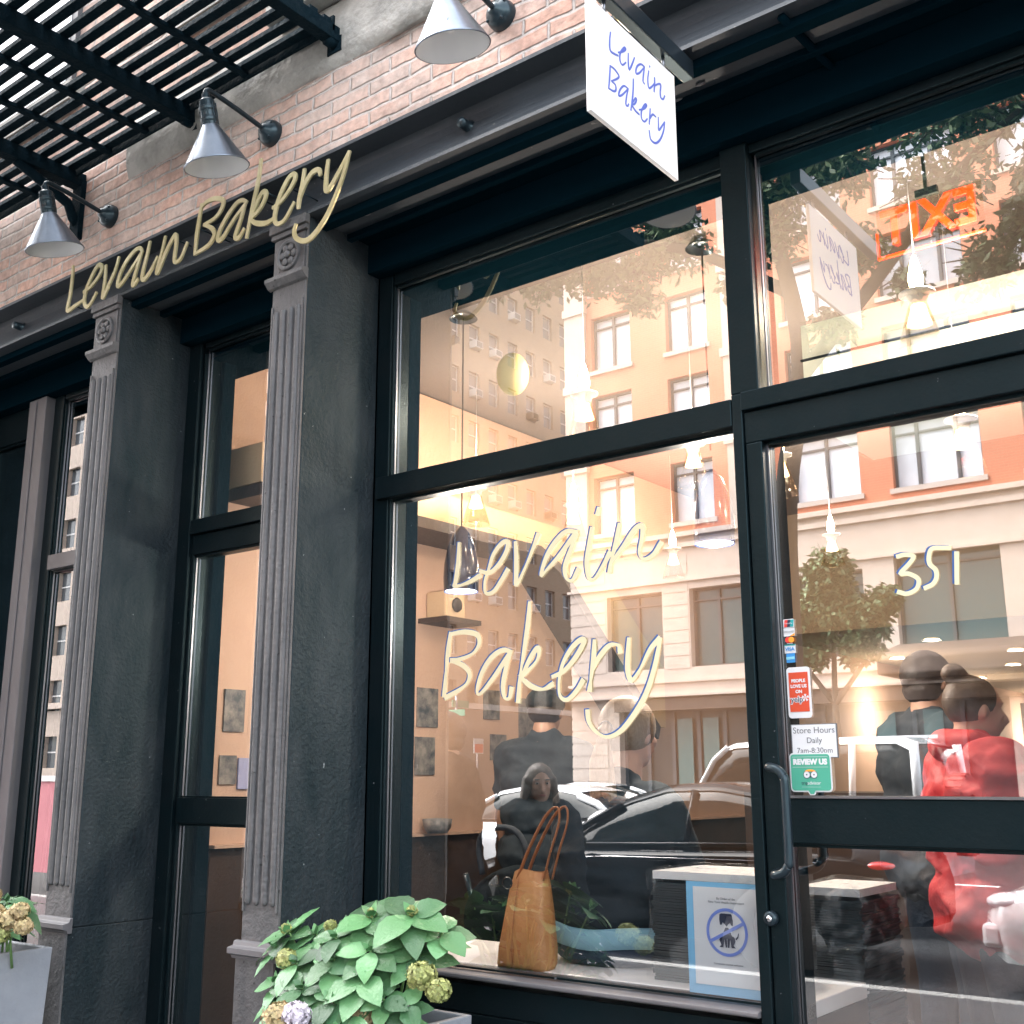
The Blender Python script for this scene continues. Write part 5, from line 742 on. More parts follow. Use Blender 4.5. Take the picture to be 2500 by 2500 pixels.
heads = [(-2.335, -.74, 1.022, .105, 7), (-2.245, -.72, 1.022, .095, 6), (-2.03, -.72, 1.075, .135, 8), (-1.91, -.70, 1.085, .125, 7), (-2.14, -.70, 1.045, .10, 6),
 (-2.08, -.80, .985, .115, 8), (-2.225, -.80, .965, .10, 7), (-2.30, -.80, .915, .095, 6), (-1.97, -.80, .955, .11, 7), (-1.87, -.72, 1.0, .10, 6), (-2.15, -.84, .92, .10, 7), (-2.03, -.85, .905, .095, 6), (-1.90, -.80, .915, .075, 6),
 (-2.24, -.84, .86, .09, 6), (-2.10, -.62, 1.03, .12, 7), (-2.00, -.60, 1.05, .11, 6), (-2.28, -.66, .98, .10, 6), (-1.93, -.62, 1.02, .11, 6), (-1.86, -.76, .865, .055, 5), (-2.06, -.86, .835, .06, 5),
 (-2.16, -.88, .87, .085, 6), (-1.98, -.86, .86, .08, 6), (-2.30, -.80, .87, .075, 6), (-1.85, -.78, .90, .08, 6), (-2.19, -.74, 1.0, .09, 6), (-1.97, -.78, 1.01, .10, 7), (-2.36, -.76, .99, .09, 6), (-1.82, -.68, 1.05, .10, 6), (-2.10, -.78, 1.03, .09, 6)]
for x, y, z, L, n in heads:
    x = -2.12+(x+2.12)*.90; q = sc_(x, y, z); rosette(ml, md, ms, q, rnd, n, L*SC*.84, ((x+2.1)*1.6, (y+.66)*2.2-.45, 1), .22, (-2.42+(q[0]+2.42)*.5, -.33, .72))
ml.build('foliage', 'leaf', p1_, recalc=False); md.build('second_foliage', 'leafb', p1_, recalc=False); ms.build('stems', 'stem', p1_)  # leaves split at random between two green tones
for i, (x, y, z, r_, m_) in enumerate([(-2.251, -.80, .972, .026, 'flg'), (-1.805, -.80, .975, .034, 'flg'), (-1.755, -.80, .950, .028, 'flg'), (-2.271, -.80, .835, .042, 'flp'), (-2.185, -.82, .855, .034, 'flw'), (-1.99, -.80, .862, .034, 'flp'), (-2.325, -.74, 1.03, .012, 'flg'), (-2.185, -.72, 1.045, .014, 'flg'), (-1.93, -.70, 1.095, .012, 'flg'), (-2.045, -.72, 1.085, .010, 'flg')]):
    q = Vector((0, -2.8, 1.4)); kk = .93 if m_ in ('flw', 'flp') and x < -2.1 else 1.0; q = q+(Vector(sc_(x, y, z))-q)*kk; floret_ball(q, r_*SC*kk, int(60+r_*3200), rnd).build('flower_head', m_, p1_, recalc=False)
p2_ = empty('hydrangea_planter', (-3.72, -.85, 0), 'pale zinc planter of peach hydrangeas at the left edge, before the left window', 'planter')
potmesh(-4.13, -.61, .27, .16, .83, p2_)
rnd = random.Random(5); ml, md, ms = MB(), MB(), MB()
for k in range(26):
    x = rnd.uniform(-4.16, -3.80); y = rnd.uniform(-.80, -.52); z = .86+rnd.uniform(0, .17)*(1-abs(x+3.9)*1.5)
    rosette(ml, md, ms, (x, y, z), rnd, 6, .085, ((x+3.9)*1.5, (y+.6)*2-.3, 1), .6, (x*.6-3.9*.4, -.6, .78))
ml.build('foliage', 'leafb', p2_, recalc=False); md.build('second_foliage', 'leaf', p2_, recalc=False); ms.build('stems', 'stem', p2_)
for x, y, z, r_, m_ in [(-3.86, -.70, 1.02, .038, 'flp'), (-3.71, -.70, .955, .042, 'flp'), (-3.80, -.72, .965, .045, 'flp'), (-3.74, -.72, .91, .035, 'flg'), (-3.66, -.70, .985, .03, 'flp'), (-3.92, -.70, 1.03, .04, 'flg'), (-3.85, -.74, .91, .045, 'flp'), (-3.63, -.70, .94, .030, 'flp')]:
    floret_ball((x, y, z), r_, int(60+r_*2600), rnd).build('flower_head', m_, p2_, recalc=False)

# ================= INTERIOR THINGS =================
pl = empty('pendant_lamp', (-3.11, .86, 3.455), 'dark blue glazed dome pendant on a long black cord, behind the painted letter L', 'pendant lamp')
MB().lathe([(.0005, .03), (.03, .03), (.055, .012), (.065, .0)], (-3.11, .86, 3.425), 28).build('ceiling_rose', 'lampblk', pl)
MB().tube([(-3.11, .86, 3.43), (-3.11, .86, 2.45)], .0035, 8).build('cord', 'black', pl)
MB().lathe([(.010, .285), (.020, .275), (.038, .25), (.060, .195), (.074, .12), (.077, .06), (.074, .0), (.071, .0), (.073, .06), (.070, .12), (.056, .19), (.034, .24), (.0005, .26)], (-3.11, .86, 2.178), 36).build('dome', 'blueglaze', pl)
MB().lathe([(.0005, .004), (.066, .004), (.066, .012), (.0005, .012)], (-3.11, .86, 2.178), 28).build('diffuser', 'spot', pl)
pl2 = empty('pendant_lamp', (-1.92, .9, 3.455), 'pendant on a dark rose near the mullion with a pale blue glass dome', 'pendant lamp')
MB().lathe([(.0005, .03), (.03, .03), (.055, .012), (.065, .0)], (-1.92, .9, 3.425), 28).build('ceiling_rose', 'lampblk', pl2)
MB().tube([(-1.92, .9, 3.43), (-1.92, .9, 2.60)], .0035, 8).build('cord', 'black', pl2)
MB().lathe([(.010, .285), (.020, .275), (.038, .25), (.060, .195), (.074, .12), (.077, .06), (.074, .0), (.071, .0), (.073, .06), (.070, .12), (.056, .19), (.034, .24), (.0005, .26)], (-1.92, .9, 2.24), 36).build('dome', 'blueglaze', pl2)
MB().lathe([(.0005, .004), (.066, .004), (.066, .012), (.0005, .012)], (-1.92, .9, 2.24), 28).build('diffuser', 'spot', pl2)
for P0 in (pl, pl2):
    ld = bpy.data.lights.new('pendant_light', 'POINT'); ld.energy = 5.5; ld.color = (1, .86, .74); ld.shadow_soft_size = .06
    lo = bpy.data.objects.new('pendant_light', ld); COL.objects.link(lo); lo.parent = P0; lo.location = (0, 0, -1.34)
PEND = [(-2.315, .644, 'warm bare bulb lamp over a glass cone, large and nearest the painted word Levain', 1.0), (-3.567, 1.508, 'warm bulb lamp just under the transom bar, beside the long black cord', 1.0),
 (-3.386, 2.115, 'warm bulb lamp just above the painted letter a of Levain', .9), (-2.317, 1.499, 'warm bulb lamp just under the transom bar, close to the mullion', 1.0),
 (-2.086, 1.894, 'warm bulb lamp against the left edge of the door glass', .9), (-2.593, 3.71, 'round glowing bulb lamp in the middle of the door glass', 1.1), (-3.969+.4, 3.5, 'warm bulb lamp behind the painted letters i and n', 1.1),
 (-.992, .50, 'warm bulb lamp over a glass cone under the red exit sign', 1.1), (-1.05, 1.05, 'warm bulb lamp at the right edge of the door glass', 1.1)]
lamps0 = None
for i, (x, y, lab, k) in enumerate(PEND):
    L = empty('bulb_lamp', (x, y, 3.2), lab, 'hanging lamp', 'warm bulb lamps hanging in the bakery')
    zb = 2.80 if i != 8 else 2.55
    MB().tube([(x, y, 3.459), (x, y, zb+.16)], .0014, 6).build('cord', 'signe', L)
    MB().lathe([(.0005, .165), (.006, .160), (.012, .140), (.020, .105), (.023, .085), (.019, .06), (.010, .045)], (x, y, zb), 18).build('bulb', 'bulb', L)
    MB().lathe([(.0005, .043), (.044, .041), (.054, .038), (.054, .034), (.040, .028), (.030, .022), (.026, .0), (.0005, -.002)], (x, y, zb), 28).build('collar', 'signe', L)
    MB().lathe([(.020, -.003), (.024, -.02), (.036, -.060), (.037, -.062), (.0005, -.060)], (x, y, zb), 24).build('lit_neck', 'shade', L)
    MB().lathe([(.028, .0), (.034, -.02), (.058, -.100), (.072, -.150), (.074, -.152), (.071, -.148), (.056, -.098), (.032, -.02), (.027, -.0)], (x, y, zb), 32).build('glass_cone', 'clear', L)
    ld = bpy.data.lights.new('bulb_light', 'POINT'); ld.energy = 2.9; ld.color = (1, .82, .67); ld.shadow_soft_size = .05
    lo = bpy.data.objects.new('bulb_light', ld); COL.objects.link(lo); lo.parent = L; lo.location = (.0, -.0, zb+.12-3.2)
    lo.location.x += .06
# downlights in the low rear ceiling
for i, (x, y) in enumerate([(-2.957, 6.6), (-3.68, 7.853), (-2.62, 7.825), (-1.6, 7.8), (-.6, 7.8), (-3.72, 10.6), (-2.5, 10.6), (-1.2, 10.6), (-3.6, 13.2), (-2.3, 13.2), (.2, 10.6), (-3.0, 9.2), (-1.9, 9.2)]):
    D = empty('downlight', (x, y, 2.49), 'small round downlight in the low rear ceiling seen through the door', 'downlight', 'downlights in the low rear ceiling')
    MB().lathe([(.075, .0), (.080, .006), (.060, .012), (.058, .009)], (x, y, 2.486), 20).build('rim', 'white', D); MB().lathe([(.0005, .008), (.057, .008), (.057, .012), (.0005, .012)], (x, y, 2.486), 20).build('lens', 'spot', D)
    if i in (1, 3, 5, 7, 8):
        ld = bpy.data.lights.new('downlight_beam', 'POINT'); ld.energy = 4; ld.color = (1, .86, .70); ld.shadow_soft_size = .06
        lo = bpy.data.objects.new('downlight_beam', ld); COL.objects.link(lo); lo.parent = D; lo.location = (0, 0, -.55)
# exit sign facing the room: its letters read mirrored from the street
ex = empty('exit_sign', (-.96, .62, 3.2), 'clear exit sign with glowing red letters, seen mirrored through the transom', 'sign')
MB().box(-1.13, -.80, .600, .606, 3.035, 3.20).build('acrylic_panel', 'clear', ex)
text_obj('lettering', 'EXIT', .17, 'exitr', (-.965, .596, 3.12), ex, mirror=True, sx=.86, ext=.002, bold=.004)
MB().box(-1.13, -.80, .598, .609, 3.028, 3.0345).box(-1.1345, -1.1305, .598, .609, 3.028, 3.12).build('lit_edge', 'exitr', ex)
MB().box(-1.0, -.93, .594, .612, 3.2005, 3.225).box(-.972, -.962, .6, .61, 3.226, 3.459).build('hanger', 'lampblk', ex)
# photos and posters on the side wall
def onwall(name, lab, y0, y1, z0, z1, m, extra=None):
    o = MB().box(-3.999, -3.992, y0, y1, z0, z1).build(name, m); tag(o, lab, 'picture', 'pictures on the tan side wall'); return o
for k, (y0, y1, z0, z1, m, lab) in enumerate([(1.56, 1.72, 1.66, 1.86, 'photo', 'grey photo print nearest the window frame, upper of two'), (1.55, 1.70, 1.42, 1.61, 'photo', 'grey photo print nearest the window frame, lower of two'),
 (2.10, 2.24, 1.72, 1.88, 'photo', 'dark photo print below the painted letter a'), (2.16, 2.30, 1.50, 1.64, 'photo', 'dark square print left of the man in the cap'), (2.42, 2.62, 1.60, 1.85, 'photo', 'tall grey print just left of the man in the cap'),
 (2.20, 2.32, 1.34, 1.46, 'photo2', 'small reddish print below the dark square one'), (2.40, 2.56, 1.38, 1.50, 'photo2', 'wide reddish print left of the man in the cap'), (2.62, 2.72, 1.40, 1.49, 'photo2', 'tiny reddish print nearest the man in the cap'),
 (.34, .45, 1.60, 1.78, 'photo', 'faded print seen through the narrow side door, upper'), (.33, .42, 1.38, 1.50, 'photo', 'small pale print seen through the narrow side door, lower')]):
    onwall('photo_print', lab, y0, y1, z0, z1, m)
ps = empty('poster', (-3.99, .55, 1.7), 'sky blue poster with pale shapes, seen through the narrow side door', 'poster', None)
MB().box(-3.999, -3.99, .50, .68, 1.56, 1.80).build('sheet', 'poster', ps); MB().prism([(.53, 1.74), (.60, 1.76), (.65, 1.70), (.61, 1.67), (.64, 1.64), (.57, 1.66), (.56, 1.70)], -3.9895, -3.988, 'yz').build('pale_shape', 'paper', ps)
o = MB().box(-3.999, -3.99, .43, .62, 1.36, 1.49).build('lilac_poster', 'lilac'); tag(o, 'lilac blue poster below the sky blue one, through the side door', 'poster')
o = MB().lathe([(.0005, 0), (.05, .002), (.07, .03), (.075, .07), (.0005, .075)], (-3.9, 1.62, 1.135), 20).build('bowl', 'photo'); tag(o, 'dark round bowl on the wainscot ledge by the window frame', 'bowl')
wv = empty('wall_speaker', (-3.9, 1.7, 2.3), 'pale box shaped speaker on a small shelf left of the blue pendant', 'speaker')
MB().box(-3.998, -3.86, 1.62, 1.78, 2.22, 2.36).build('box', 'cream', wv, bevel=.01); MB().box(-3.998, -3.80, 1.56, 1.84, 2.19, 2.215).build('shelf', 'wood', wv); MB().ico((-3.85, 1.7, 2.29), .04, (.4, 1, 1)).build('grille', 'black', wv)
bl = MB().sphere((-2.55, .50, 2.93), .075, 24, 16, (.85, .85, 1.15)).build('balloon', 'balloon'); tag(bl, 'pale yellow balloon floating near the ceiling of the bakery', 'balloon')
# window bench top
bench = MB().box(-2.787, -1.30, .10, .52, .80, .842).build('window_bench', 'marble', bevel=.004); tag(bench, 'pale stone bench top running along the inside of the big window', 'bench')
MB().box(-2.787, -1.30, .12, .50, .16, .799).build('bench_base', 'wood', bench)
# tote bag
tb = empty('tote_bag', (-2.21, .2, .843), 'tan leather tote bag with long straps standing on the window bench', 'bag')
BX, BY = -2.215, .130
mb = MB(); prof = [(.843, .092, .044), (.855, .095, .048), (.90, .093, .052), (1.0, .078, .046), (1.08, .064, .036), (1.125, .056, .022)]; vs = []
for z, hx, hy in prof:
    for k in range(28):
        a = 2*math.pi*k/28; ca, sa = math.cos(a), math.sin(a)
        vs.append((BX+(z-.84)*.07+hx*(abs(ca)**.5)*(1 if ca > 0 else -1)+.003*noise.noise(Vector((ca*3, sa*3, z*14))), BY+hy*(abs(sa)**.6)*(1 if sa > 0 else -1)+.008*noise.noise(Vector((ca*3, sa*3, z*11+3))), z+.004*math.sin(k*.7)))
mb.add(vs, [(i*28+k, i*28+(k+1) % 28, (i+1)*28+(k+1) % 28, (i+1)*28+k) for i in range(5) for k in range(28)]+[tuple(range(28))[::-1]], True)
mb.build('bag_body', 'leather', tb)
st = MB()
for y_ in (BY-.02, BY+.025): st.tube(smooth3([(BX-.02, y_, 1.10), (BX+.025, y_, 1.19), (BX+.08, y_+.01, 1.285), (BX+.118, y_+.02, 1.315), (BX+.125, y_+.02, 1.27), (BX+.105, y_, 1.18), (BX+.080, y_, 1.10)]), .0085, 8, flat=.35)
st.build('strap', 'strap', tb); MB().lathe([(.017, -.004), (.019, 0), (.017, .004)], (BX-.04, BY-.045, 1.088), 16, Matrix.Rotation(R(90), 3, 'X')).build('ring', 'lampblk', tb)
MB().tube([(BX-.005, BY-.032, 1.11), (BX-.010, BY-.052, 1.0), (BX-.015, BY-.058, .90), (BX-.016, BY-.052, .855)], .0018, 6).build('seam', 'strap', tb)
# plastic-wrapped stacks of dark boxes
def stack(x0, x1, y0, y1, z0, z1, label, seed):
    rn = random.Random(seed); T = empty('wrapped_stack', ((x0+x1)/2, (y0+y1)/2, z0), label, 'stack', 'wrapped stacks of flat boxes')
    mb = MB(); z = z0
    while z < z1-.012:
        h = rn.uniform(.006, .010); a = rn.uniform(-.006, .006); mb.box(x0+a, x1+a, y0+rn.uniform(-.005, .005), y1, z, z+h-.0012); z += h
    mb.build('flat_boxes', 'stack', T)
    bg_ = MB(); nx_, nz_ = 28, 26; vs = []
    for j in range(nz_+1):
        t = j/nz_; zz = z0+(z1+.035-z0)*t
        for k in range(nx_):
            a = 2*math.pi*k/nx_; ca, sa = math.cos(a), math.sin(a); e = .028+.022*noise.noise(Vector((ca*2, sa*2, zz*6+seed)))
            if j == nz_: e -= .05
            vs.append(((x0+x1)/2+((x1-x0)/2+e)*(abs(ca)**.35)*(1 if ca > 0 else -1), (y0+y1)/2+((y1-y0)/2+e*.8)*(abs(sa)**.35)*(1 if sa > 0 else -1), zz+.012*noise.noise(Vector((ca*3, sa*3, seed)))))
    bg_.add(vs, [(i*nx_+k, i*nx_+(k+1) % nx_, (i+1)*nx_+(k+1) % nx_, (i+1)*nx_+k) for i in range(nz_) for k in range(nx_)]+[tuple(nz_*nx_+k for k in range(nx_))], True)
    bg_.build('plastic_bag', 'plastic', T)
    MB().box(x0+.004, x1-.004, y0+.004, y1, z1+.002, z1+.024).build('top_sheet', 'paper', T)
stack(-1.50, -1.30, .50, .80, .16, 1.065, 'plastic wrapped stack of dark flat boxes behind the door glass', 1)
stack(-1.80, -1.46, .18, .46, .843, 1.115, 'plastic wrapped pile behind the no dogs notice', 2)
# stroller
sr = empty('stroller', (-3.05, 1.0, .16), 'black pram with an arched handle, behind the hydrangeas', 'pram')
MB().tube(smooth3([(-3.06, .95, 1.02), (-3.08, .95, 1.14), (-3.02, .95, 1.20), (-2.90, .95, 1.20), (-2.84, .95, 1.13), (-2.85, .95, 1.02)]), .013, 10).build('handle', 'greyc', sr)
mb = MB(); mb.sphere((-2.95, 1.1, .84), .27, 24, 16, (1, .9, .8)); mb.box(-3.2, -2.7, .85, 1.35, .55, .70); mb.build('hood', 'coat', sr)
mb = MB()
for sx in (-.2, .2):
    mb.tube([(-2.95+sx, .95, 1.02), (-2.95+sx, 1.15, .55), (-2.95+sx, 1.35, .28)], .012, 8)
mb.build('chassis', 'lampblk', sr)
for sx in (-.22, .22):
    for yy in (.9, 1.4): MB().lathe([(.08, -.015), (.10, -.012), (.10, .012), (.08, .015), (.08, -.015)], (-2.95+sx, yy, .26), 20, Matrix.Rotation(R(90), 3, 'Y')).build('wheel', 'tyre', sr)
MB().box(-2.90, -2.885, .83, .838, 1.0, 1.03).box(-2.92, -2.865, .83, .838, .99, .998).build('clip', 'chrome', sr)
# bread shelves, lime hanging wheel sculpture
sh = empty('bread_shelf', (-1.7, 6.9, 1.2), 'wooden rack with loaves at the back of the shop, right of the red jacket', 'shelf')
mb = MB()
for z in (1.25, 1.45, 1.65, 1.85): mb.box(-2.5, -.4, 7.3, 7.7, z, z+.025)
for x in (-2.5, -1.8, -1.1, -.4): mb.box(x, x+.04, 7.29, 7.71, 1.192, 2.0)
mb.build('rack', 'shelfw', sh); rn = random.Random(4)
for j, z in enumerate((1.277, 1.477, 1.677)):
    for k in range(9): MB().sphere((-2.4+k*.22+rn.uniform(-.02, .02), 7.5, z+.05), .075, 12, 8, (1.2, 1, .65)).build('loaf', 'bread', sh)

# ================= PEOPLE =================
def finish(mb, name, m, parent, voxel=.009, sm=6, keep=None):
    me = bpy.data.meshes.new('tmp'); me.from_pydata([tuple(v) for v in mb.v], [], mb.f); me.update()
    o = bpy.data.objects.new('tmp', me); COL.objects.link(o)
    r = o.modifiers.new('r', 'REMESH'); r.mode = 'VOXEL'; r.voxel_size = voxel
    s = o.modifiers.new('s', 'SMOOTH'); s.factor = .5; s.iterations = sm
    dg_ = bpy.context.evaluated_depsgraph_get(); me2 = bpy.data.meshes.new_from_object(o.evaluated_get(dg_))
    bpy.data.objects.remove(o); me2.polygons.foreach_set('use_smooth', [True]*len(me2.polygons)); me2.materials.clear(); me2.materials.append(M[m]); me2.name = name
    q = bpy.data.objects.new(name, me2); COL.objects.link(q)
    if parent: q.parent = parent; q.location = -Vector(parent.location)
    return q
def limb(mb, pts, rs, sc=None):
    for i in range(len(pts)-1):
        a, b = Vector(pts[i]), Vector(pts[i+1]); n_ = max(2, int((b-a).length/(min(rs[i], rs[i+1])*.45)))
        for k in range(n_+1):
            t = k/n_; mb.ico(a.lerp(b, t), rs[i]*(1-t)+rs[i+1]*t, sub=2, sc=sc or (1, 1, 1))
def hand(mb, wrist, d, palm_n, s=1.0, curl=.35):
    d = Vector(d).normalized(); pn_ = Vector(palm_n); pn_ = (pn_-d*pn_.dot(d)).normalized(); sd_ = d.cross(pn_); W_ = Vector(wrist)
    for k in range(5):
        t = k/4; mb.ico(W_+d*(.02+.06*t)*s, .026*s, (1, 1, 1), 2, Matrix((sd_*1.35, d, pn_*.55)).transposed())
    for j, (off, L_) in enumerate(((-.030, .062), (-.010, .074), (.011, .070), (.030, .054))):
        p = W_+d*.082*s+sd_*off*s; q = d.copy(); rr = .0088*s
        for seg in range(3):
            e = p+q*L_*s*(.42, .32, .26)[seg]; limb(mb, [p, e], [rr, rr*.93]); p = e; rr *= .93; q = (q-pn_*curl*(.7+.3*seg)).normalized()
    p = W_+d*.03*s-sd_*.028*s; q = (d*.6-sd_*.8-pn_*.2).normalized()
    for seg in range(2):
        e = p+q*.036*s; limb(mb, [p, e], [.0115*s, .0095*s]); p = e; q = (q+d*.6).normalized()
def head(mb, c, fwd, s=1.0):
    """c = centre of the skull; fwd = direction of the face"""
    f = Vector(fwd).normalized(); l_ = Vector((0, 0, 1)).cross(f).normalized(); u_ = f.cross(l_); c = Vector(c)
    P = lambda a, b, e: c+f*a*s+l_*b*s+u_*e*s
    Mx = Matrix((f, l_, u_)).transposed()
    mb.ico(P(-.008, 0, .02), s, (.098, .077, .095), 3, Mx); mb.ico(P(.018, 0, -.035), s, (.072, .060, .078), 3, Mx)
    mb.ico(P(.045, 0, -.082), s, (.035, .034, .026), 2, Mx)
    for k in range(5): mb.ico(P(.083+.006*k, 0, .008-.012*k), (.009+.0016*k)*s, sub=2)
    mb.ico(P(.103, 0, -.038), s, (.012, .016, .011), 2, Mx); mb.ico(P(.088, 0, -.063), s, (.010, .024, .011), 2, Mx)
    mb.ico(P(.077, .032, .021), s, (.012, .022, .006), 2, Mx); mb.ico(P(.077, -.032, .021), s, (.012, .022, .006), 2, Mx)
    mb.ico(P(.070, .040, -.022), s, (.014, .017, .016), 2, Mx); mb.ico(P(.070, -.040, -.022), s, (.014, .017, .016), 2, Mx)
    for sg in (-1, 1): mb.ico(P(-.006, .078*sg, -.01), s, (.017, .007, .030), 2, Mx)
    limb(mb, [P(-.015, 0, -.05), P(-.03, 0, -.16)], [.052*s, .056*s])
    return P, Mx
def face_bits(P, Mx, parent, s=1):
    e = MB(); ir = MB()
    for sg in (-1, 1): e.ico(P(.079, .031*sg, .006), s*.0115, sub=2, sc=(1, 1, .72)); ir.ico(P(.087, .031*sg, .006), s*.0052, sub=2)
    e.build('eyes', 'eyew', parent); ir.build('irises', 'iris', parent)
    MB().ico(P(.094, 0, -.064), s, (.009, .023, .007), 2, Mx).build('lips', 'lip', parent)
    b = MB()
    for sg in (-1, 1): b.ico(P(.088, .033*sg, .028), s, (.006, .019, .0035), 2, Mx)
    b.build('brows', 'hairb', parent)
def standing(name_lab, loc, face, height, mats, hairf, arms, lean=0, legs=True, skin='skin', headturn=None, group=None, torso_w=1.0, bits=False, longcoat=False):
    x, y, z = loc; h = height; k = h/1.70; T = empty('person', loc, name_lab, 'person', group)
    f = Vector(face).normalized(); l_ = Vector((0, 0, 1)).cross(f); C_ = Vector(loc)
    P = lambda a, b, e: C_+f*(a*k+lean*e*.0)+l_*b*k+Vector((0, 0, e*k))+f*lean*max(0, e-.9)
    body = MB(); hc = P(.01, 0, 1.585)
    HP, HM = head(body, hc, headturn or face, k)
    limb(body, [P(-.02, 0, 1.50), P(-.02, 0, 1.40)], [.058*k, .075*k])
    limb(body, [P(0, -.12, 1.36), P(0, .12, 1.36)], [.085*k, .085*k]); limb(body, [P(0, -.08, 1.28), P(0, .08, 1.28)], [.115*k]*2); limb(body, [P(.005, -.07, 1.12), P(.005, .07, 1.12)], [.105*k]*2); limb(body, [P(0, -.075, .97), P(0, .075, .97)], [.115*k]*2)
    wr = []
    for sg, (el, wrp, hd) in zip((-1, 1), arms):
        sh_ = P(-.01, .185*sg, 1.375); E_ = P(*el); W_ = P(*wrp); limb(body, [sh_, E_, W_], [.050*k, .040*k, .027*k]); hand(body, W_, f*hd[0]+l_*hd[1]+Vector((0, 0, hd[2])), l_*-sg*.8+f*-.2+Vector((0, 0, .3)), k); wr.append((sh_, E_, W_))
    for sg in (-1, 1):
        limb(body, [P(0, .09*sg, .90), P(.02, .10*sg, .50), P(0, .10*sg, .09)], [.092*k, .058*k, .038*k]); limb(body, [P(-.03, .10*sg, .045), P(.14, .11*sg, .04)], [.042*k, .034*k])
    finish(body, 'body', skin, T, .0085, 3)
    top = MB(); g = 1.12*torso_w
    limb(top, [P(-.005, -.13, 1.36), P(-.005, .13, 1.36)], [.098*k*g]*2); limb(top, [P(0, -.09, 1.26), P(0, .09, 1.26)], [.128*k*g]*2); limb(top, [P(.0, -.09, 1.10), P(.0, .09, 1.10)], [.122*k*g]*2); limb(top, [P(0, -.09, .92), P(0, .09, .92)], [.135*k*g]*2)
    limb(top, [P(-.02, -.03, 1.44), P(-.02, .03, 1.44)], [.068*k]*2)
    if longcoat: limb(top, [P(0, -.09, .78), P(0, .09, .78)], [.15*k*g]*2)
    for (sh_, E_, W_), sg in zip(wr, (-1, 1)):
        cu = W_.lerp(E_, .06) if mats['sleeve'] == 'long' else sh_.lerp(E_, .7)
        limb(top, [sh_, E_, cu] if mats['sleeve'] == 'long' else [sh_, cu], [.066*k*g, .055*k, .042*k] if mats['sleeve'] == 'long' else [.066*k*g, .058*k])
    # cloth folds
    t_ = finish(top, mats.get('topname', 'jacket'), mats['top'], T, .011, 4)
    puff = mats['top'] == 'red'
    nrm_ = [v.normal.copy() for v in t_.data.vertices]
    for v, vn in zip(t_.data.vertices, nrm_):
        q = v.co.copy(); r_ = 1-abs(noise.noise(Vector((q.x*6+q.z*3, q.y*6, q.z*11))))*2.2; r2_ = 1-abs(noise.noise(Vector((q.x*13, q.y*13+q.z*5, q.z*17+7))))*2
        v.co += vn*((.020 if puff else .011)*r_+.006*r2_-.006)
    if puff:   # hood lying on the shoulders
        hd_ = MB(); limb(hd_, [P(-.06, -.10, 1.47), P(-.11, 0, 1.46), P(-.06, .10, 1.47)], [.045*k, .062*k, .045*k]); limb(hd_, [P(-.06, -.10, 1.47), P(.03, -.11, 1.45)], [.045*k, .03*k]); limb(hd_, [P(-.06, .10, 1.47), P(.03, .11, 1.45)], [.045*k, .03*k]); finish(hd_, 'hood', 'red', T, .009, 3)
    pn_ = MB(); limb(pn_, [P(0, -.07, .93), P(0, .07, .93)], [.126*k]*2)
    for sg in (-1, 1): limb(pn_, [P(0, .09*sg, .90), P(.02, .10*sg, .50), P(0, .10*sg, .12)], [.108*k, .074*k, .062*k])
    finish(pn_, 'trousers', mats['leg'], T, .011, 4)
    sh_ = MB()
    for sg in (-1, 1): limb(sh_, [P(-.04, .10*sg, .045), P(.15, .11*sg, .04)], [.052*k, .044*k], (1, 1, .9))
    finish(sh_, 'shoes', 'black', T, .011, 3)
    if bits: face_bits(HP, HM, T, k)
    hairf(HP, HM, T, k)
    return T, P, HP
def hair_long(mat_, drop=.26):
    def fn(HP, HM, T, k):
        mb = MB(); mb.ico(HP(-.022, 0, .030), k, (.105, .092, .102), 3, HM)
        for i in range(26):
            a = R(70+i*8.8); ax, bx = math.cos(a), math.sin(a)
            if ax > .42: continue
            p0 = HP(-.01+.085*ax, .085*bx, .03); p1_ = HP(-.02+.10*ax, .10*bx, -.08); p2_ = HP(-.02+.105*ax+.02, .112*bx, -.08-drop*(.75+.25*math.sin(i*2.3)))
            limb(mb, [p0, p1_, p2_], [.024*k, .024*k, .012*k])
        finish(mb, 'hair', mat_, T, .008, 2)
    return fn
def hair_cap(HP, HM, T, k):
    mb = MB(); mb.ico(HP(-.018, 0, .005), k, (.098, .083, .075), 3, HM); finish(mb, 'hair', 'hairb', T, .007, 2)
    c_ = MB(); c_.ico(HP(-.008, 0, .045), k, (.112, .096, .078), 3, HM)
    for i in range(7): c_.ico(HP(.09+.010*i, 0, .025), k, (.02, .075-.006*i, .008), 2, HM)
    q = finish(c_, 'cap', 'tee', T, .007, 3)
def hair_bun(mat_='hairb'):
    def fn(HP, HM, T, k):
        mb = MB(); mb.ico(HP(-.016, 0, .026), k, (.099, .083, .095), 3, HM); mb.ico(HP(-.07, 0, .125), k, (.042, .042, .038), 3, HM); limb(mb, [HP(-.04, 0, .09), HP(-.06, 0, .12)], [.04*k]*2); finish(mb, 'hair', mat_, T, .008, 2)
    return fn
def hair_short(HP, HM, T, k):
    mb = MB(); mb.ico(HP(-.018, 0, .028), k, (.106, .089, .099), 3, HM); mb.ico(HP(-.045, 0, -.03), k, (.07, .08, .06), 2, HM); finish(mb, 'hair', 'hairb', T, .007, 2)
AD = (((.03, -.24, 1.08), (.10, -.24, .86), (.2, 0, -1)), ((.03, .24, 1.08), (.10, .24, .86), (.2, 0, -1)))
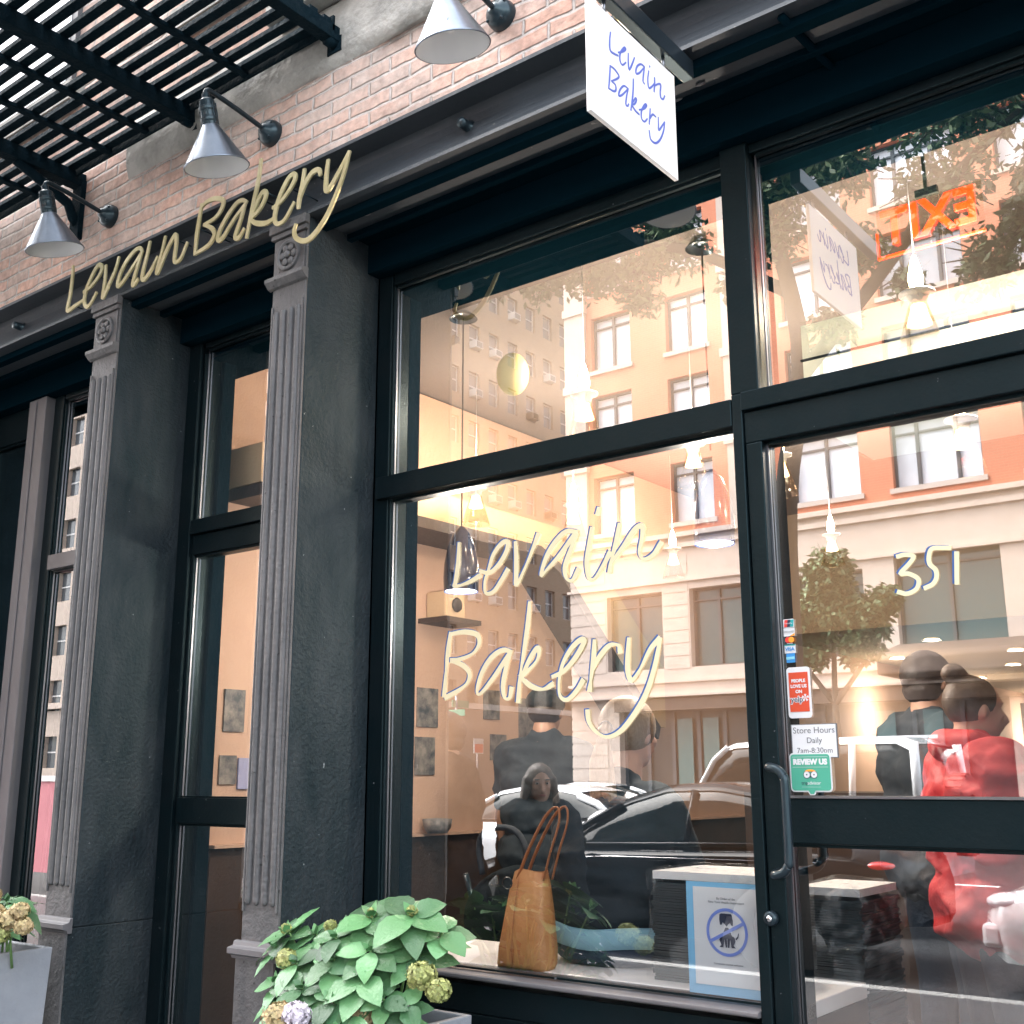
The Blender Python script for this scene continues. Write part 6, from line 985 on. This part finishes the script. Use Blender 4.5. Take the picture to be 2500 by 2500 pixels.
# man in a cap, back to the window
standing('person seen from behind in a black cap and black T-shirt inside the window', (-3.21, 1.6, .16), (-.25, .95, 0), 1.66, dict(top='tee', leg='jeans', sleeve='short', topname='shirt'), hair_cap, AD, skin='skind')
# woman in red jacket with her dark bun, behind the door glass
standing('person in a puffy red jacket and dark jeans reaching forward behind the door', (-1.10, 1.05, .16), (.75, .65, 0), 1.56, dict(top='red', leg='jeans', sleeve='long'), hair_bun('hairbr'),
  (((.14, -.24, 1.12), (.34, -.16, 1.02), (1, .2, -.1)), ((.03, .25, 1.08), (.22, .20, .98), (1, -.3, 0))), torso_w=1.10, skin='skin')
standing('tall person in a grey hooded top with dark hair behind the red jacket', (-1.46, 1.75, .16), (.5, .86, 0), 1.72, dict(top='greyc', leg='jeans', sleeve='long', topname='hooded_top'), hair_short, AD, torso_w=1.12)
standing('person in dark top leaning in at the right edge of the door glass', (-.62, 1.5, .16), (-.9, -.3, 0), 1.55, dict(top='coat', leg='jeans', sleeve='long', topname='top'), hair_short,
  (((.16, -.22, 1.12), (.40, -.10, 1.12), (1, .2, 0)), ((.10, .24, 1.10), (.30, .14, 1.06), (1, -.3, 0))), skin='skind')
gl = MB(); gl.ico((-1.03, 1.34, 1.26), .06, (1.2, .9, 1)); tag(finish(gl, 'oven_mitt', 'glove', None, .008, 3), 'blue oven mitt held up near the red jacket', 'mitt')
# passers-by on the pavement, mirrored in the glass
standing('smiling person in dark coat with long dark hair, mirrored in the window', (-3.70, -2.15, 0), (.80, .45, 0), 1.47, dict(top='coat', leg='jeans', sleeve='long', topname='coat'), hair_long('hairbr'), AD, torso_w=1.28, headturn=(.72, .70, 0), bits=True, longcoat=True, skin='skind')
standing('person in a dark coat mirrored left of the smiling one, back turned', (-4.02, -1.75, 0), (-.6, .3, 0), 1.74, dict(top='coat', leg='jeans', sleeve='long', topname='coat'), hair_short, AD, torso_w=1.35, longcoat=True)

# seated person on the bench, back to the glass
T = empty('person', (-2.066, .385, .843), 'seated person with blonde ponytail, black top and pale blue waistband', 'person')
sx, sy, sz = -2.066, .385, .843; V = lambda a, b, e: (sx+a, sy+b, sz+e)
body = MB(); HP, HM = head(body, V(.02, .10, .70), (.15, 1, -.05), 1.0)
limb(body, [V(.02, .07, .60), V(.01, .05, .52)], [.055, .07]); limb(body, [V(-.12, .04, .47), V(.13, .04, .47)], [.08]*2); limb(body, [V(-.07, .03, .36), V(.07, .03, .36)], [.11]*2); limb(body, [V(-.06, .0, .22), V(.06, .0, .22)], [.11]*2); limb(body, [V(-.09, .0, .11), V(.09, .0, .11)], [.105]*2)
for sg in (-1, 1):
    limb(body, [V(.18*sg, .04, .47), V(.24*sg, .10, .22), V(.12*sg, .34, .20)], [.048, .04, .027]); hand(body, V(.12*sg, .34, .20), (-.3*sg, 1, -.1), (0, 0, -1), 1)
    limb(body, [V(.09*sg, .02, .10), V(.12*sg, .42, .09), V(.12*sg, .46, -.38)], [.09, .062, .04]); limb(body, [V(.12*sg, .44, -.635), V(.12*sg, .62, -.645)], [.035, .03]); limb(body, [V(.12*sg, .46, -.38), V(.12*sg, .45, -.62)], [.04, .036])
finish(body, 'body', 'skin', T, .0085, 3)
top = MB(); limb(top, [V(-.13, .03, .46), V(.14, .03, .46)], [.095]*2); limb(top, [V(-.10, .02, .35), V(.10, .02, .35)], [.13]*2); limb(top, [V(-.115, .0, .20), V(.115, .0, .20)], [.125]*2); top.ico(V(0, 0, .15), 1, (.222, .162, .085), 3); top.ico(V(0, 0, .28), 1, (.215, .155, .16), 3); limb(top, [V(0, .04, .53), V(.02, .05, .55)], [.06]*2)
for sg in (-1, 1): limb(top, [V(.19*sg, .04, .46), V(.25*sg, .10, .22), V(.14*sg, .30, .20)], [.062, .052, .042])
t_ = finish(top, 'shirt', 'tee', T, .010, 4)
for v in t_.data.vertices: v.co += Vector((0, noise.noise(Vector((v.co.x*5, v.co.z*26, 1))), 0))*.016
bd = MB(); vs = []
for r_, z_ in ((.206, .050), (.222, .054), (.226, .080), (.222, .108), (.205, .112)):
    for k in range(48):
        a = 2*math.pi*k/48; wv_ = .010*math.cos(a)**2+.003*math.sin(5*a); vs.append(V(r_*math.cos(a), r_*.72*math.sin(a), z_+wv_))
bd.add(vs, [(i*48+k, i*48+(k+1) % 48, (i+1)*48+(k+1) % 48, (i+1)*48+k) for i in range(4) for k in range(48)], True); bd.build('waistband', 'band', T)
tr = MB(); tr.ico(V(0, .01, .045), 1, (.215, .165, .075), 3)
for sg in (-1, 1): limb(tr, [V(.11*sg, .04, .08), V(.125*sg, .42, .075), V(.125*sg, .46, -.38), V(.125*sg, .45, -.58)], [.088, .076, .062, .055])
tr_ = finish(tr, 'trousers', 'jeans', T, .010, 4)
hb = MB(); hb.ico(HP(-.018, 0, .028), 1, (.106, .090, .100), 3, HM)
limb(hb, [HP(-.10, 0, .02), HP(-.135, 0, -.0)], [.025, .022])
for i in range(11):
    a = i*.571; limb(hb, [HP(-.13, 0, .0), HP(-.145+.012*math.cos(a), .030*math.sin(a), -.10), HP(-.13+.01*math.cos(a), .052*math.sin(a), -.22-.02*math.sin(i*2))], [.016, .017, .007])
finish(hb, 'hair', 'hairy', T, .007, 1)
MB().lathe([(.024, -.008), (.028, 0), (.024, .008)], HP(-.125, 0, .008), 16, Matrix.Rotation(R(90), 3, 'X')).build('hair_tie', 'black', T)
# ================= STREET: CARS, BUILDINGS AND TREES MIRRORED IN THE GLASS =================
def lin(t, ks):
    for i in range(len(ks)-1):
        if t <= ks[i+1][0]: a, b = ks[i], ks[i+1]; u = (t-a[0])/(b[0]-a[0]); return [p+(q-p)*u for p, q in zip(a[1:], b[1:])]
    return list(ks[-1][1:])
def car(loc, paint, label, kind='sedan', group=None, heading=-1, roofh=1.44):
    """heading -1: nose towards -x. local x runs from nose (0) to tail (L)"""
    L = 4.6 if kind == 'sedan' else 4.5; W = .90; X0, Y0, Z0 = loc
    T = empty('parked_car', (X0, Y0, Z0), label, 'car', group)
    mp = lambda x, y, z: (X0-heading*0+(x-L/2)*(-heading), Y0+y, Z0+z)
    if kind == 'sedan':
        # x, z bottom, z shoulder, half width at shoulder, z of deck/hood
        K = [(0, .30, .55, .62, .60), (.12, .22, .64, .78, .70), (.5, .20, .72, .86, .80), (1.25, .20, .84, .89, .93), (1.6, .20, .88, .90, .965), (3.3, .20, .92, .90, 1.0), (3.95, .22, .93, .89, 1.03), (4.35, .25, .90, .84, 1.02), (4.55, .32, .80, .76, .95), (4.6, .40, .70, .70, .85)]
        G = [(1.30, .93, .76), (1.75, 1.20, .70), (2.05, 1.37, .64), (2.5, roofh-.01, .62), (3.0, roofh, .62), (3.4, roofh-.06, .62), (3.85, 1.24, .66), (4.25, 1.02, .72)]
    else:
        K = [(0, .45, .95, .70, 1.0), (.1, .40, 1.0, .75, 1.06), (1.3, .40, 1.06, .78, 1.14), (1.5, .38, 1.10, .84, 1.18), (3.9, .38, 1.12, .86, 1.18), (4.1, .42, 1.12, .85, 1.16)]
        G = [(1.5, 1.15, .76), (1.78, 1.66, .70), (1.95, 1.80, .69), (2.6, 1.83, .69), (3.9, 1.82, .70), (4.08, 1.70, .71), (4.12, 1.15, .75)]; L = 4.1
    n = 64; xs = [K[0][0]+(K[-1][0]-K[0][0])*i/n for i in range(n+1)]; wheels = (.85, 3.55) if kind == 'sedan' else (.80, 3.35); wr = .34 if kind == 'sedan' else .42; wz = wr
    prof = []; vs = []
    for x in xs:
        zb, zs, hw, zd = lin(x, K)
        arch = zb
        for wx in wheels:
            if abs(x-wx) < wr+.07: arch = max(arch, wz+math.sqrt(max(0, (wr+.07)**2-(x-wx)**2)))
        sec = [(-hw*.93, arch), (-hw*.99, max(arch+.01, zb+.22)), (-hw, max(arch+.02, (zb+zs)/2+.05)), (-hw*.985, zs-.03), (-hw*.955, zs), (-hw*.80, zd-.015), (-hw*.4, zd), (0, zd+.012), (hw*.4, zd), (hw*.80, zd-.015), (hw*.955, zs), (hw*.985, zs-.03), (hw, max(arch+.02, (zb+zs)/2+.05)), (hw*.99, max(arch+.01, zb+.22)), (hw*.93, arch)]
        vs += [mp(x, a, b) for a, b in sec]
    m_ = 15; fs = [(i*m_+k, i*m_+k+1, (i+1)*m_+k+1, (i+1)*m_+k) for i in range(n) for k in range(m_-1)] + [tuple(range(m_)), tuple(n*m_+k for k in range(m_))[::-1]]
    MB().add(vs, fs, True).build('body', paint, T)
    # greenhouse glass and roof shell
    gx = [G[0][0]+(G[-1][0]-G[0][0])*i/30 for i in range(31)]; vs = []
    for x in gx:
        zr, hr_ = lin(x, G); zs = lin(x, K)[3]-.03; hb_ = .80 if kind == 'sedan' else .80
        vs += [mp(x, a, b) for a, b in ((-hb_, zs), (-(hb_*.5+hr_*.5), (zs+zr)/2), (-hr_, zr-.05), (-hr_*.9, zr-.01), (0, zr+.01), (hr_*.9, zr-.01), (hr_, zr-.05), (hb_*.5+hr_*.5, (zs+zr)/2), (hb_, zs))]
    MB().add(vs, [(i*9+k, i*9+k+1, (i+1)*9+k+1, (i+1)*9+k) for i in range(30) for k in range(8)], True).build('windows', 'carglass', T)
    rf = MB(); r0, r1 = (2.02, 3.5) if kind == 'sedan' else (1.9, 4.0); vs = []
    for i in range(17):
        x = r0+(r1-r0)*i/16; zr, hr_ = lin(x, G); vs += [mp(x, a, b) for a, b in ((-hr_-.012, zr-.055), (-hr_*.93, zr+.003), (-hr_*.5, zr+.016), (0, zr+.022), (hr_*.5, zr+.016), (hr_*.93, zr+.003), (hr_+.012, zr-.055))]
    rf.add(vs, [(i*7+k, i*7+k+1, (i+1)*7+k+1, (i+1)*7+k) for i in range(16) for k in range(6)], True)
    for sg in (-1, 1):
        pil = [(G[0][0], lin(G[0][0], K)[3]-.02, .80), (1.75, lin(1.75, G)[0]-.03, lin(1.75, G)[1]+.03), (r0, lin(r0, G)[0]-.045, lin(r0, G)[1]+.01)] if kind == 'sedan' else [(1.5, 1.12, .80), (1.78, 1.62, .72), (1.95, 1.76, .70)]
        rf.tube([mp(a, sg*c_, b) for a, b, c_ in pil], .034, 8)
        bx = 2.75 if kind == 'sedan' else 2.6
        rf.tube([mp(bx, sg*.80, .95 if kind == 'sedan' else 1.12), mp(bx+.03, sg*.645 if kind == 'sedan' else sg*.70, lin(bx, G)[0]-.05)], .03, 8)
        if kind != 'sedan':
            rf.tube([mp(3.4, sg*.80, 1.12), mp(3.4, sg*.705, 1.78)], .04, 8); rf.tube([mp(4.08, sg*.80, 1.12), mp(4.05, sg*.71, 1.78)], .05, 8)
        else:
            rf.tube([mp(r1, sg*.635, lin(r1, G)[0]-.05), mp(3.85, sg*.69, 1.20), mp(4.1, sg*.76, 1.03)], .055, 8)
    rf.build('roof', paint, T)
    for wx in wheels:
        for sg in (-1, 1):
            Rm = Matrix.Rotation(R(90)*sg, 3, 'X'); c = mp(wx, sg*(.80 if kind == 'sedan' else .78), wz)
            wl_ = MB().lathe([(.21, -.10), (wr-.03, -.11), (wr, -.08), (wr, .08), (wr-.03, .10), (.22, .10), (.21, .06)], c, 28, Rm).build('wheel', 'tyre', T)
            mb = MB().lathe([(.0005, .05), (.04, .06), (.05, .04), (.19, .05), (.215, .09)], c, 28, Rm)
            for s5 in range(5):
                a = s5*1.2566; mb.cbox(Vector(c)+Vector((math.cos(a)*.11, -sg*-.0+(-sg)*-.0, math.sin(a)*.11))+Vector((0, -sg*.06, 0)), (.16, .02, .04), Matrix.Rotation(-a, 3, 'Y'))
            mb.build('rim', 'rim', wl_)
    for sg in (-1, 1):
        if kind == 'sedan':
            MB().ico(mp(.20, sg*.62, .64), 1, (.20, .17, .075), 3, Matrix.Rotation(R(18)*sg*-heading, 3, 'Z')).build('headlight', 'head', T)
            MB().ico(mp(4.42, sg*.64, .86), 1, (.14, .16, .045), 3).build('tail_light', 'tail', T)
            MB().ico(mp(1.72, sg*.98, .99), 1, (.08, .10, .06), 2).build('door_mirror', paint, T)
            MB().tube([mp(1.0, sg*.893, .80), mp(2.0, sg*.905, .86), mp(4.0, sg*.897, .88)], .0035, 6).build('side_trim', 'chrome', T)
            MB().tube([mp(1.45, sg*.80, .955), mp(2.6, sg*.815, .985), mp(4.05, sg*.80, 1.02)], .009, 6).build('window_trim', 'black', T)
            for hx in (2.55, 3.45): MB().cbox(mp(hx, sg*.91, .83), (.18, .025, .025)).build('door_handle', paint, T, bevel=.006)
        else:
            MB().cbox(mp(4.13, sg*.70, .95), (.05, .12, .22)).build('tail_light', 'tail', T, bevel=.01)
            MB().lathe([(.0005, .03), (.09, .02), (.10, 0)], mp(-.0, sg*.50, .85), 20, Matrix.Rotation(R(-90)*-heading, 3, 'Y')).build('headlight', 'head', T)
    MB().cbox(mp(.06 if kind == 'sedan' else -.05, 0, .40 if kind == 'sedan' else .55), (.16, 1.5, .18)).build('front_bumper', 'black' if kind != 'sedan' else paint, T, bevel=.04)
    if kind != 'sedan':
        c = mp(4.28, 0, 1.05); tw = MB().lathe([(.20, -.10), (.37, -.11), (.40, -.07), (.40, .07), (.37, .11), (.20, .10)], c, 30, Matrix.Rotation(R(90), 3, 'Y')); 
        for q in range(24):
            a = q*2*math.pi/24; tw.cbox(Vector(c)+Vector((0, math.cos(a)*.395, math.sin(a)*.395)), (.16, .05, .035), Matrix.Rotation(a, 3, 'X'))
        tw.build('spare_wheel', 'tyre', T)
        MB().tube([mp(2.0, -.55, 1.86), mp(3.9, -.55, 1.87)], .02, 8).build('roof_bar', 'carwht', T)
    return T
car((-5.65, -7.15, -.15), 'carblk', 'glossy black saloon parked at the kerb, mirrored across the window and door', roofh=1.50, group='cars parked along the kerb')
car((-.42, -7.15, -.15), 'carwht', 'white saloon parked behind the black one, headlight mirrored low in the door', group='cars parked along the kerb')
car((-10.7, -11.6, -.15), 'carwht', 'white saloon in the roadway mirrored beyond the black car', roofh=1.45)
car((-6.0, -9.7, -.02), 'carwht', 'boxy silver white off-roader with a spare wheel on its back', kind='jeep')
car((-17.5, -22.6, -.15), 'carwht', 'white saloon at the far kerb before the stone corner', roofh=1.45)

# --- opposite corner building: orange brick over a cream stone base
ob = empty('corner_building', (-22.8, -30, 0), 'orange brick building on a cream stone base, mirrored in the shopfront glass', 'building')
cols = [(-21.74, -20.06, 2), (-18.6, -17.0, 2), (-14.25, -12.05, 2), (-11.06, -8.46, 3), (-7.30, -5.2, 2), (-3.6, -1.3, 3), (.6, 2.6, 2)]
pb = lambda u, d, z: (u, -30.0-d, z)
H_ = [(a, b, 9.78+3.05*k, 11.85+3.05*k) for a, b, n_ in cols for k in range(5)]
wall_with_holes(-22.8, 4, 9.3, 26, H_, pb, .35).build('brick_wall', 'obrick', ob)
H2 = [(-21.3, -19.1, 4.93, 7.5), (-18.07, -16.2, 4.93, 7.5), (-14.4, -12.2, 4.93, 7.5), (-11.25, -8.25, 5.1, 7.85), (-6.8, -4.0, 5.0, 7.6), (-2.5, .5, 5.0, 7.6),
      (-20.9, -16.2, .35, 3.95), (-15.2, -8.4, .35, 3.95), (-7.4, -1.0, .35, 3.95)]
wall_with_holes(-22.8, 4, 0, 9.299, H2, pb, .45).build('stone_base', 'ostone', ob)
mb = MB()
for z in (8.9, 9.25): mb.box(-22.95, 4, -30.25 if z < 9 else -30.2, -29.80 if z > 9 else -29.88, z, z+.16)
for z in (4.05, 4.45, 7.75): mb.box(-22.9, 4, -30.05, -29.90, z, z+.09)
mb.box(-22.95, 4, -30.05, -29.62, 3.98, 4.049)
for zz in [.9+.42*i for i in range(8)]+[4.9+.42*i for i in range(7)]+[8.0, 8.35]:
    mb.box(-22.82, -21.36, -30.02, -29.985, zz, zz+.36); mb.box(-19.05, -18.12, -30.02, -29.985, zz, zz+.36) if zz > 4.5 else None; mb.box(-16.15, -15.25, -30.02, -29.985, zz, zz+.36)
mb.box(-22.85, -21.95, -30.05, -29.86, 9.42, 26); mb.box(-16.35, -15.1, -30.05, -29.82, 9.42, 26)
for k in range(6): mb.box(-22.9, -21.9, -30.05, -29.80, 12.1+3.05*k, 12.4+3.05*k); mb.box(-16.45, -15.0, -30.05, -29.76, 12.1+3.05*k, 12.4+3.05*k)
for a, b, n_ in cols:
    for k in range(5): mb.box(a-.1, b+.1, -30.04, -29.93, 9.62+3.05*k, 9.775+3.05*k)
mb.build('stone_trim', 'ostone', ob)
MB().box(-22.8, 4, -45, -30.5, 0, 26).build('core', 'shop', ob)
MB().box(-22.8, -22.5, -50, -30.36, 0, 26).build('return_wall', 'obrick', ob)
def sash(parent, u0, u1, z0, z1, n_, y, pane_m, name='window', fr=.07):
    mb = MB(); mb.box(u0, u1, y-.05, y+.03, z0, z0+fr).box(u0, u1, y-.05, y+.03, z1-fr, z1).box(u0, u0+fr, y-.051, y+.029, z0, z1).box(u1-fr, u1, y-.051, y+.029, z0, z1)
    for k in range(1, n_): u = u0+(u1-u0)*(k/n_ if n_ != 3 else (.28, .72)[k-1]); mb.box(u-fr*.7, u+fr*.7, y-.052, y+.032, z0, z1)
    mb.box(u0, u1, y-.049, y+.028, z1-.42, z1-.36)
    o = mb.build(name, 'wframe', parent); MB().box(u0, u1, y-.08, y-.055, z0, z1).build('pane', pane_m, o); return o
for a, b, n_ in cols:
    for k in range(4): sash(ob, a, b, 9.78+3.05*k, 11.85+3.05*k, n_, -30.25, 'skypane')
for h in H2[:6]: sash(ob, *h, 2, -30.3, 'tealpane')
for h in H2[6:]:
    q = sash(ob, *h, 5, -30.35, 'shop', 'shopfront', .09)
    for k in range(2): u = h[0]+(h[1]-h[0])*(.44+.2*k); MB().box(u, u+.55, -30.30, -30.27, .6, 3.3).build('teal_panel', 'shopt', q)
MB().box(-20.9, -1.0, -30.1, -29.7, 3.55, 3.93).build('awning_band', 'brownband', ob)
MB().prism([(-29.9, 5.15), (-28.2, 4.75), (-28.1, 4.6), (-28.1, 4.15), (-29.9, 4.15)], -11.3, 3.5, 'yz').build('canopy', 'brownband', ob, bevel=.05)
# --- tall tan apartment house across the side street
tb_ = empty('apartment_house', (-39, -30, 0), 'tall tan brick apartment house with window air conditioners, mirrored left of the orange building', 'building')
ps_ = lambda u, d, z: (-39.0-d, u, z)     # side street face, u = y
rowz = [2.0+2.9*k for k in range(12)]; colu = [-55.2+1.78*k for k in range(14)]
Hs = [(u, u+.95, z, z+1.55) for u in colu for z in rowz]
wall_with_holes(-70, -30, 0, 46, Hs, ps_, .25).build('side_wall', 'tbrick', tb_)
pa_ = lambda u, d, z: (u, -30.0-d, z)
colv = [-46.0-2.6*k for k in range(8)]
Ha = [(u, u+1.15, z, z+1.6) for u in colv for z in rowz]
wall_with_holes(-80, -39, 0, 46, Ha, pa_, .25).build('avenue_wall', 'palebrick', tb_)
MB().box(-38.99, -38.8, -66, -30.1, 0, 4.95).build('added_dark_base', 'darkbase', tb_)  # dark base added so its reflection leaves the shop interior visible
MB().box(-80, -39.5, -70, -30.5, 0, 46).build('core', 'tbrick', tb_)
MB().box(-80.1, -38.85, -30.6, -29.8, 5.0, 5.3).box(-39.1, -38.85, -70, -30.61, 5.0, 5.3).box(-39.1, -38.88, -70, -30.0, 33.0, 33.35).build('string_course', 'ostone', tb_)
cnt = 0; extra = MB(); extraf = MB()
for u in colu[1:10]:
    for z in rowz[2:]:
        x = -39.2
        if cnt < 92:
            mb = MB().box(x-.02, x+.03, u, u+.95, z, z+.06).box(x-.02, x+.03, u, u+.95, z+.74, z+.80).box(x-.02, x+.03, u, u+.95, z+1.49, z+1.55).box(x-.021, x+.029, u, u+.06, z, z+1.55).box(x-.021, x+.029, u+.89, u+.95, z, z+1.55)
            o = mb.build('window', 'signe', tb_); MB().box(x-.04, x-.025, u, u+.95, z, z+1.55).build('pane', 'dkpane', o); cnt += 1
        else: extra.box(x-.04, x-.025, u, u+.95, z, z+1.55)
for u in colu[10:]+colu[:1]:
    for z in rowz: extra.box(-39.24, -39.225, u, u+.95, z, z+1.55)
for u in colv:
    for z in rowz: extra.box(u, u+1.15, -30.24, -30.225, z, z+1.6); extraf.box(u, u+1.15, -30.22, -30.19, z+.76, z+.83)
tag(extra.build('window_panes', 'dkpane', tb_), kind='stuff'); tag(extraf.build('window_rails', 'signe', tb_), kind='stuff')
rn = random.Random(8)
for u, z in [(-46.9, 27.0), (-45.3, 25.6), (-49.1, 21.5), (-49.1, 22.3), (-46.6, 17.1), (-47.3, 16.0), (-44.2, 11.1), (-46.2, 11.05), (-49.0, 11.6), (-50.6, 17.0), (-51.0, 16.1), (-44.0, 21.0), (-43.6, 26.0), (-50.9, 25.9), (-47.2, 8.4)]:
    cu = min(colu, key=lambda c_: abs(c_+.47-u)); cz_ = min(rowz, key=lambda c_: abs(c_-z))
    o = MB().box(-39.18, -38.62, cu+.15, cu+.80, cz_+.06, cz_+.50).build('air_conditioner', 'acw', tb_, bevel=.02)
    MB().box(-38.615, -38.61, cu+.22, cu+.73, cz_+.12, cz_+.44).build('grille', 'ltgrey', o)
# low shop building closing the side street view and the street signs
sg_ = empty('street_sign_post', (-30, -32.2, 0), 'metal post with green street name signs at the far corner', 'street sign')
MB().tube([(-30, -32.2, -.15), (-30, -32.2, 4.9)], .06, 10).build('post', 'alu', sg_); MB().box(-30.02, -29.98, -32.95, -31.95, 4.2, 4.48).build('name_plate', 'green', sg_); MB().box(-30.4, -29.5, -32.17, -32.13, 3.85, 4.1).build('name_plate', 'green', sg_)
for yy in (-31.9, -33.6):
    q = empty('road_sign', (-30, yy, 2.6), ['red and white road sign nearest the corner post', 'red and white road sign further down the side street'][yy < -32], 'road sign', 'red road signs at the far corner')
    MB().tube([(-30.05, yy, -.15), (-30.05, yy, 3.0)], .03, 8).build('post', 'alu', q); MB().box(-30.0, -29.97, yy-.3, yy+.3, 2.4, 3.0).build('plate', 'paper', q); MB().box(-29.968, -29.96, yy-.26, yy+.26, 2.44, 2.78).build('red_field', 'ccred', q)

# --- trees
def tree(loc, h, trunk_r, limbs, clumps, label, seed, leaf_n, leaf_s, mname='treeleaf'):
    rn = random.Random(seed); T = empty('street_tree', loc, label, 'tree', 'street trees'); x, y, z = loc
    t = MB(); 
    for pts, r0, r1 in limbs:
        q = smooth3([(x+a, y+b, z+c_) for a, b, c_ in pts], 4); t.tube(q, [r0+(r1-r0)*i/(len(q)-1) for i in range(len(q))], 8)
    for cx_, cy_, cz_, r_ in clumps:   # twigs through the clump
        for k in range(9):
            v = Vector((rn.gauss(0, 1), rn.gauss(0, 1), rn.gauss(0, .7))).normalized()*r_*.9; c = Vector((x+cx_, y+cy_, z+cz_))
            t.tube([c-v*.5, c+v*.2+Vector((0, 0, .05)), c+v], [.016, .010, .004], 5)
    t.build('trunk', 'bark', T)
    L = MB(); tot = sum(c_[3]**2.2 for c_ in clumps)
    for cx_, cy_, cz_, r_ in clumps:
        for k in range(int(leaf_n*r_**2.2/tot)):
            v = Vector((rn.gauss(0, 1), rn.gauss(0, 1), rn.gauss(0, .8))).normalized()*(rn.random()**.45)*r_
            v *= .72+.45*noise.noise(v*2.2+Vector((cx_, cy_, cz_)))
            p = Vector((x+cx_, y+cy_, z+cz_))+v
            d = Vector((rn.uniform(-1, 1), rn.uniform(-1, 1), rn.uniform(-1.1, .3))).normalized(); s = d.orthogonal().normalized(); s.rotate(Matrix.Rotation(rn.uniform(0, 6), 3, d)); l_ = leaf_s*rn.uniform(.7, 1.3)
            L.add([p, p+d*l_*.5+s*l_*.22, p+d*l_, p+d*l_*.5-s*l_*.22], [(0, 1, 2, 3)])
    L.build('crown', mname, T, recalc=False)
tree((-3.9, -5.75, 0), 9, .2, [([(0, 0, 0), (.05, 0, 2), (.1, 0, 3.6), (.35, .1, 4.7), (.28, .15, 5.6), (.0, .1, 6.6), (-.5, 0, 8)], .13, .04), ([(.3, .1, 4.6), (1.0, .2, 5.2), (1.9, .3, 6.0), (2.8, .2, 6.6)], .07, .025), ([(.3, .1, 5.4), (-.6, .3, 6.0), (-1.8, .4, 6.4), (-2.8, .3, 6.6)], .06, .02), ([(.1, .1, 6.2), (.9, -.2, 7.0), (1.6, -.5, 7.9)], .06, .02), ([(-.6, .2, 6.0), (-1.2, -.1, 6.7), (-1.9, -.3, 7.8)], .05, .015)],
  [(-1.7, .3, 6.75, .62), (-1.0, -.1, 6.4, .52), (-2.4, .3, 7.0, .60), (-2.9, .2, 6.5, .42), (-.7, .3, 7.3, .70), (.5, .0, 7.6, .8), (1.5, -.3, 7.1, .7), (.9, .3, 6.3, .45), (1.9, .3, 6.5, .6), (2.7, .1, 6.2, .55), (2.2, .0, 5.5, .35), (-1.1, .2, 5.7, .26), (-.1, .2, 5.55, .25), (1.3, .2, 5.2, .24), (3.2, .1, 6.9, .7), (-1.6, -.4, 8.0, .9), (.2, -.4, 8.6, .9), (1.4, .1, 8.4, .9), (.4, .3, 6.7, .45), (3.0, .2, 5.4, .35),
  (-2.2, .2, 6.3, .45), (-1.6, .2, 6.1, .42), (-1.2, .2, 6.0, .33), (-2.8, .3, 6.6, .5), (-1.9, .1, 6.55, .55), (-.8, .2, 6.2, .4), (.9, .2, 5.6, .42), (1.6, .2, 5.9, .5), (.2, .2, 5.9, .38), (1.9, .1, 5.2, .38), (2.4, .1, 5.7, .5), (.7, .2, 5.0, .28), (.2, .2, 6.3, .5)],
  'slender street tree at the near kerb with feathery leaves, mirrored in the upper glass', 2, 46000, .085)
tree((-9.1, -19.6, -.15), 6, .2, [([(0, 0, 0), (.05, 0, 1.5), (0, 0, 3.0), (.1, 0, 5)], .12, .04), ([(0, 0, 3), (.8, 0, 4), (1.1, 0, 4.6)], .06, .02), ([(0, 0, 3), (-.7, 0, 4), (-1.0, 0, 4.8)], .06, .02)],
  [(0, 0, 5.0, .95), (.75, 0, 4.7, .75), (-.75, 0, 4.8, .75), (.2, .3, 5.7, .7), (-.4, 0, 4.1, .5), (.6, .1, 4.1, .5), (1.2, 0, 5.1, .45)], 'round dense street tree across the avenue, mirrored in the door glass', 3, 14000, .16)
tree((-47, -27.5, 0), 9, .2, [([(0, 0, 0), (.05, 0, 2.5), (0, 0, 7)], .16, .05)], [(0, 0, 7, 1.8), (1.2, 0, 6, 1.3), (-1.2, 0, 6.2, 1.3), (0, 0, 9, 1.3)], 'leafy street tree before the tan apartment house, mirrored in the left window', 4, 6000, .25)
# pink hoarding mirrored low in the left window
hb_ = empty('hoarding', (-17, -6.4, -.15), 'pink and white hoarding panel mirrored low in the left window', 'panel')
MB().box(-20, -14.2, -6.45, -6.38, .12, 1.38).build('panel', 'pink', hb_); MB().box(-20.1, -14.1, -6.46, -6.36, 1.381, 1.46).box(-20.1, -20.0, -6.46, -6.36, -.15, 1.38).box(-14.2, -14.1, -6.46, -6.36, -.15, 1.38).build('frame', 'white', hb_)

# ---- tidy: nothing may emit through the wrong normals, keep the sky clean
for o in COL.objects:
    if o.type == 'LIGHT' and o.name.startswith('sun'): pass
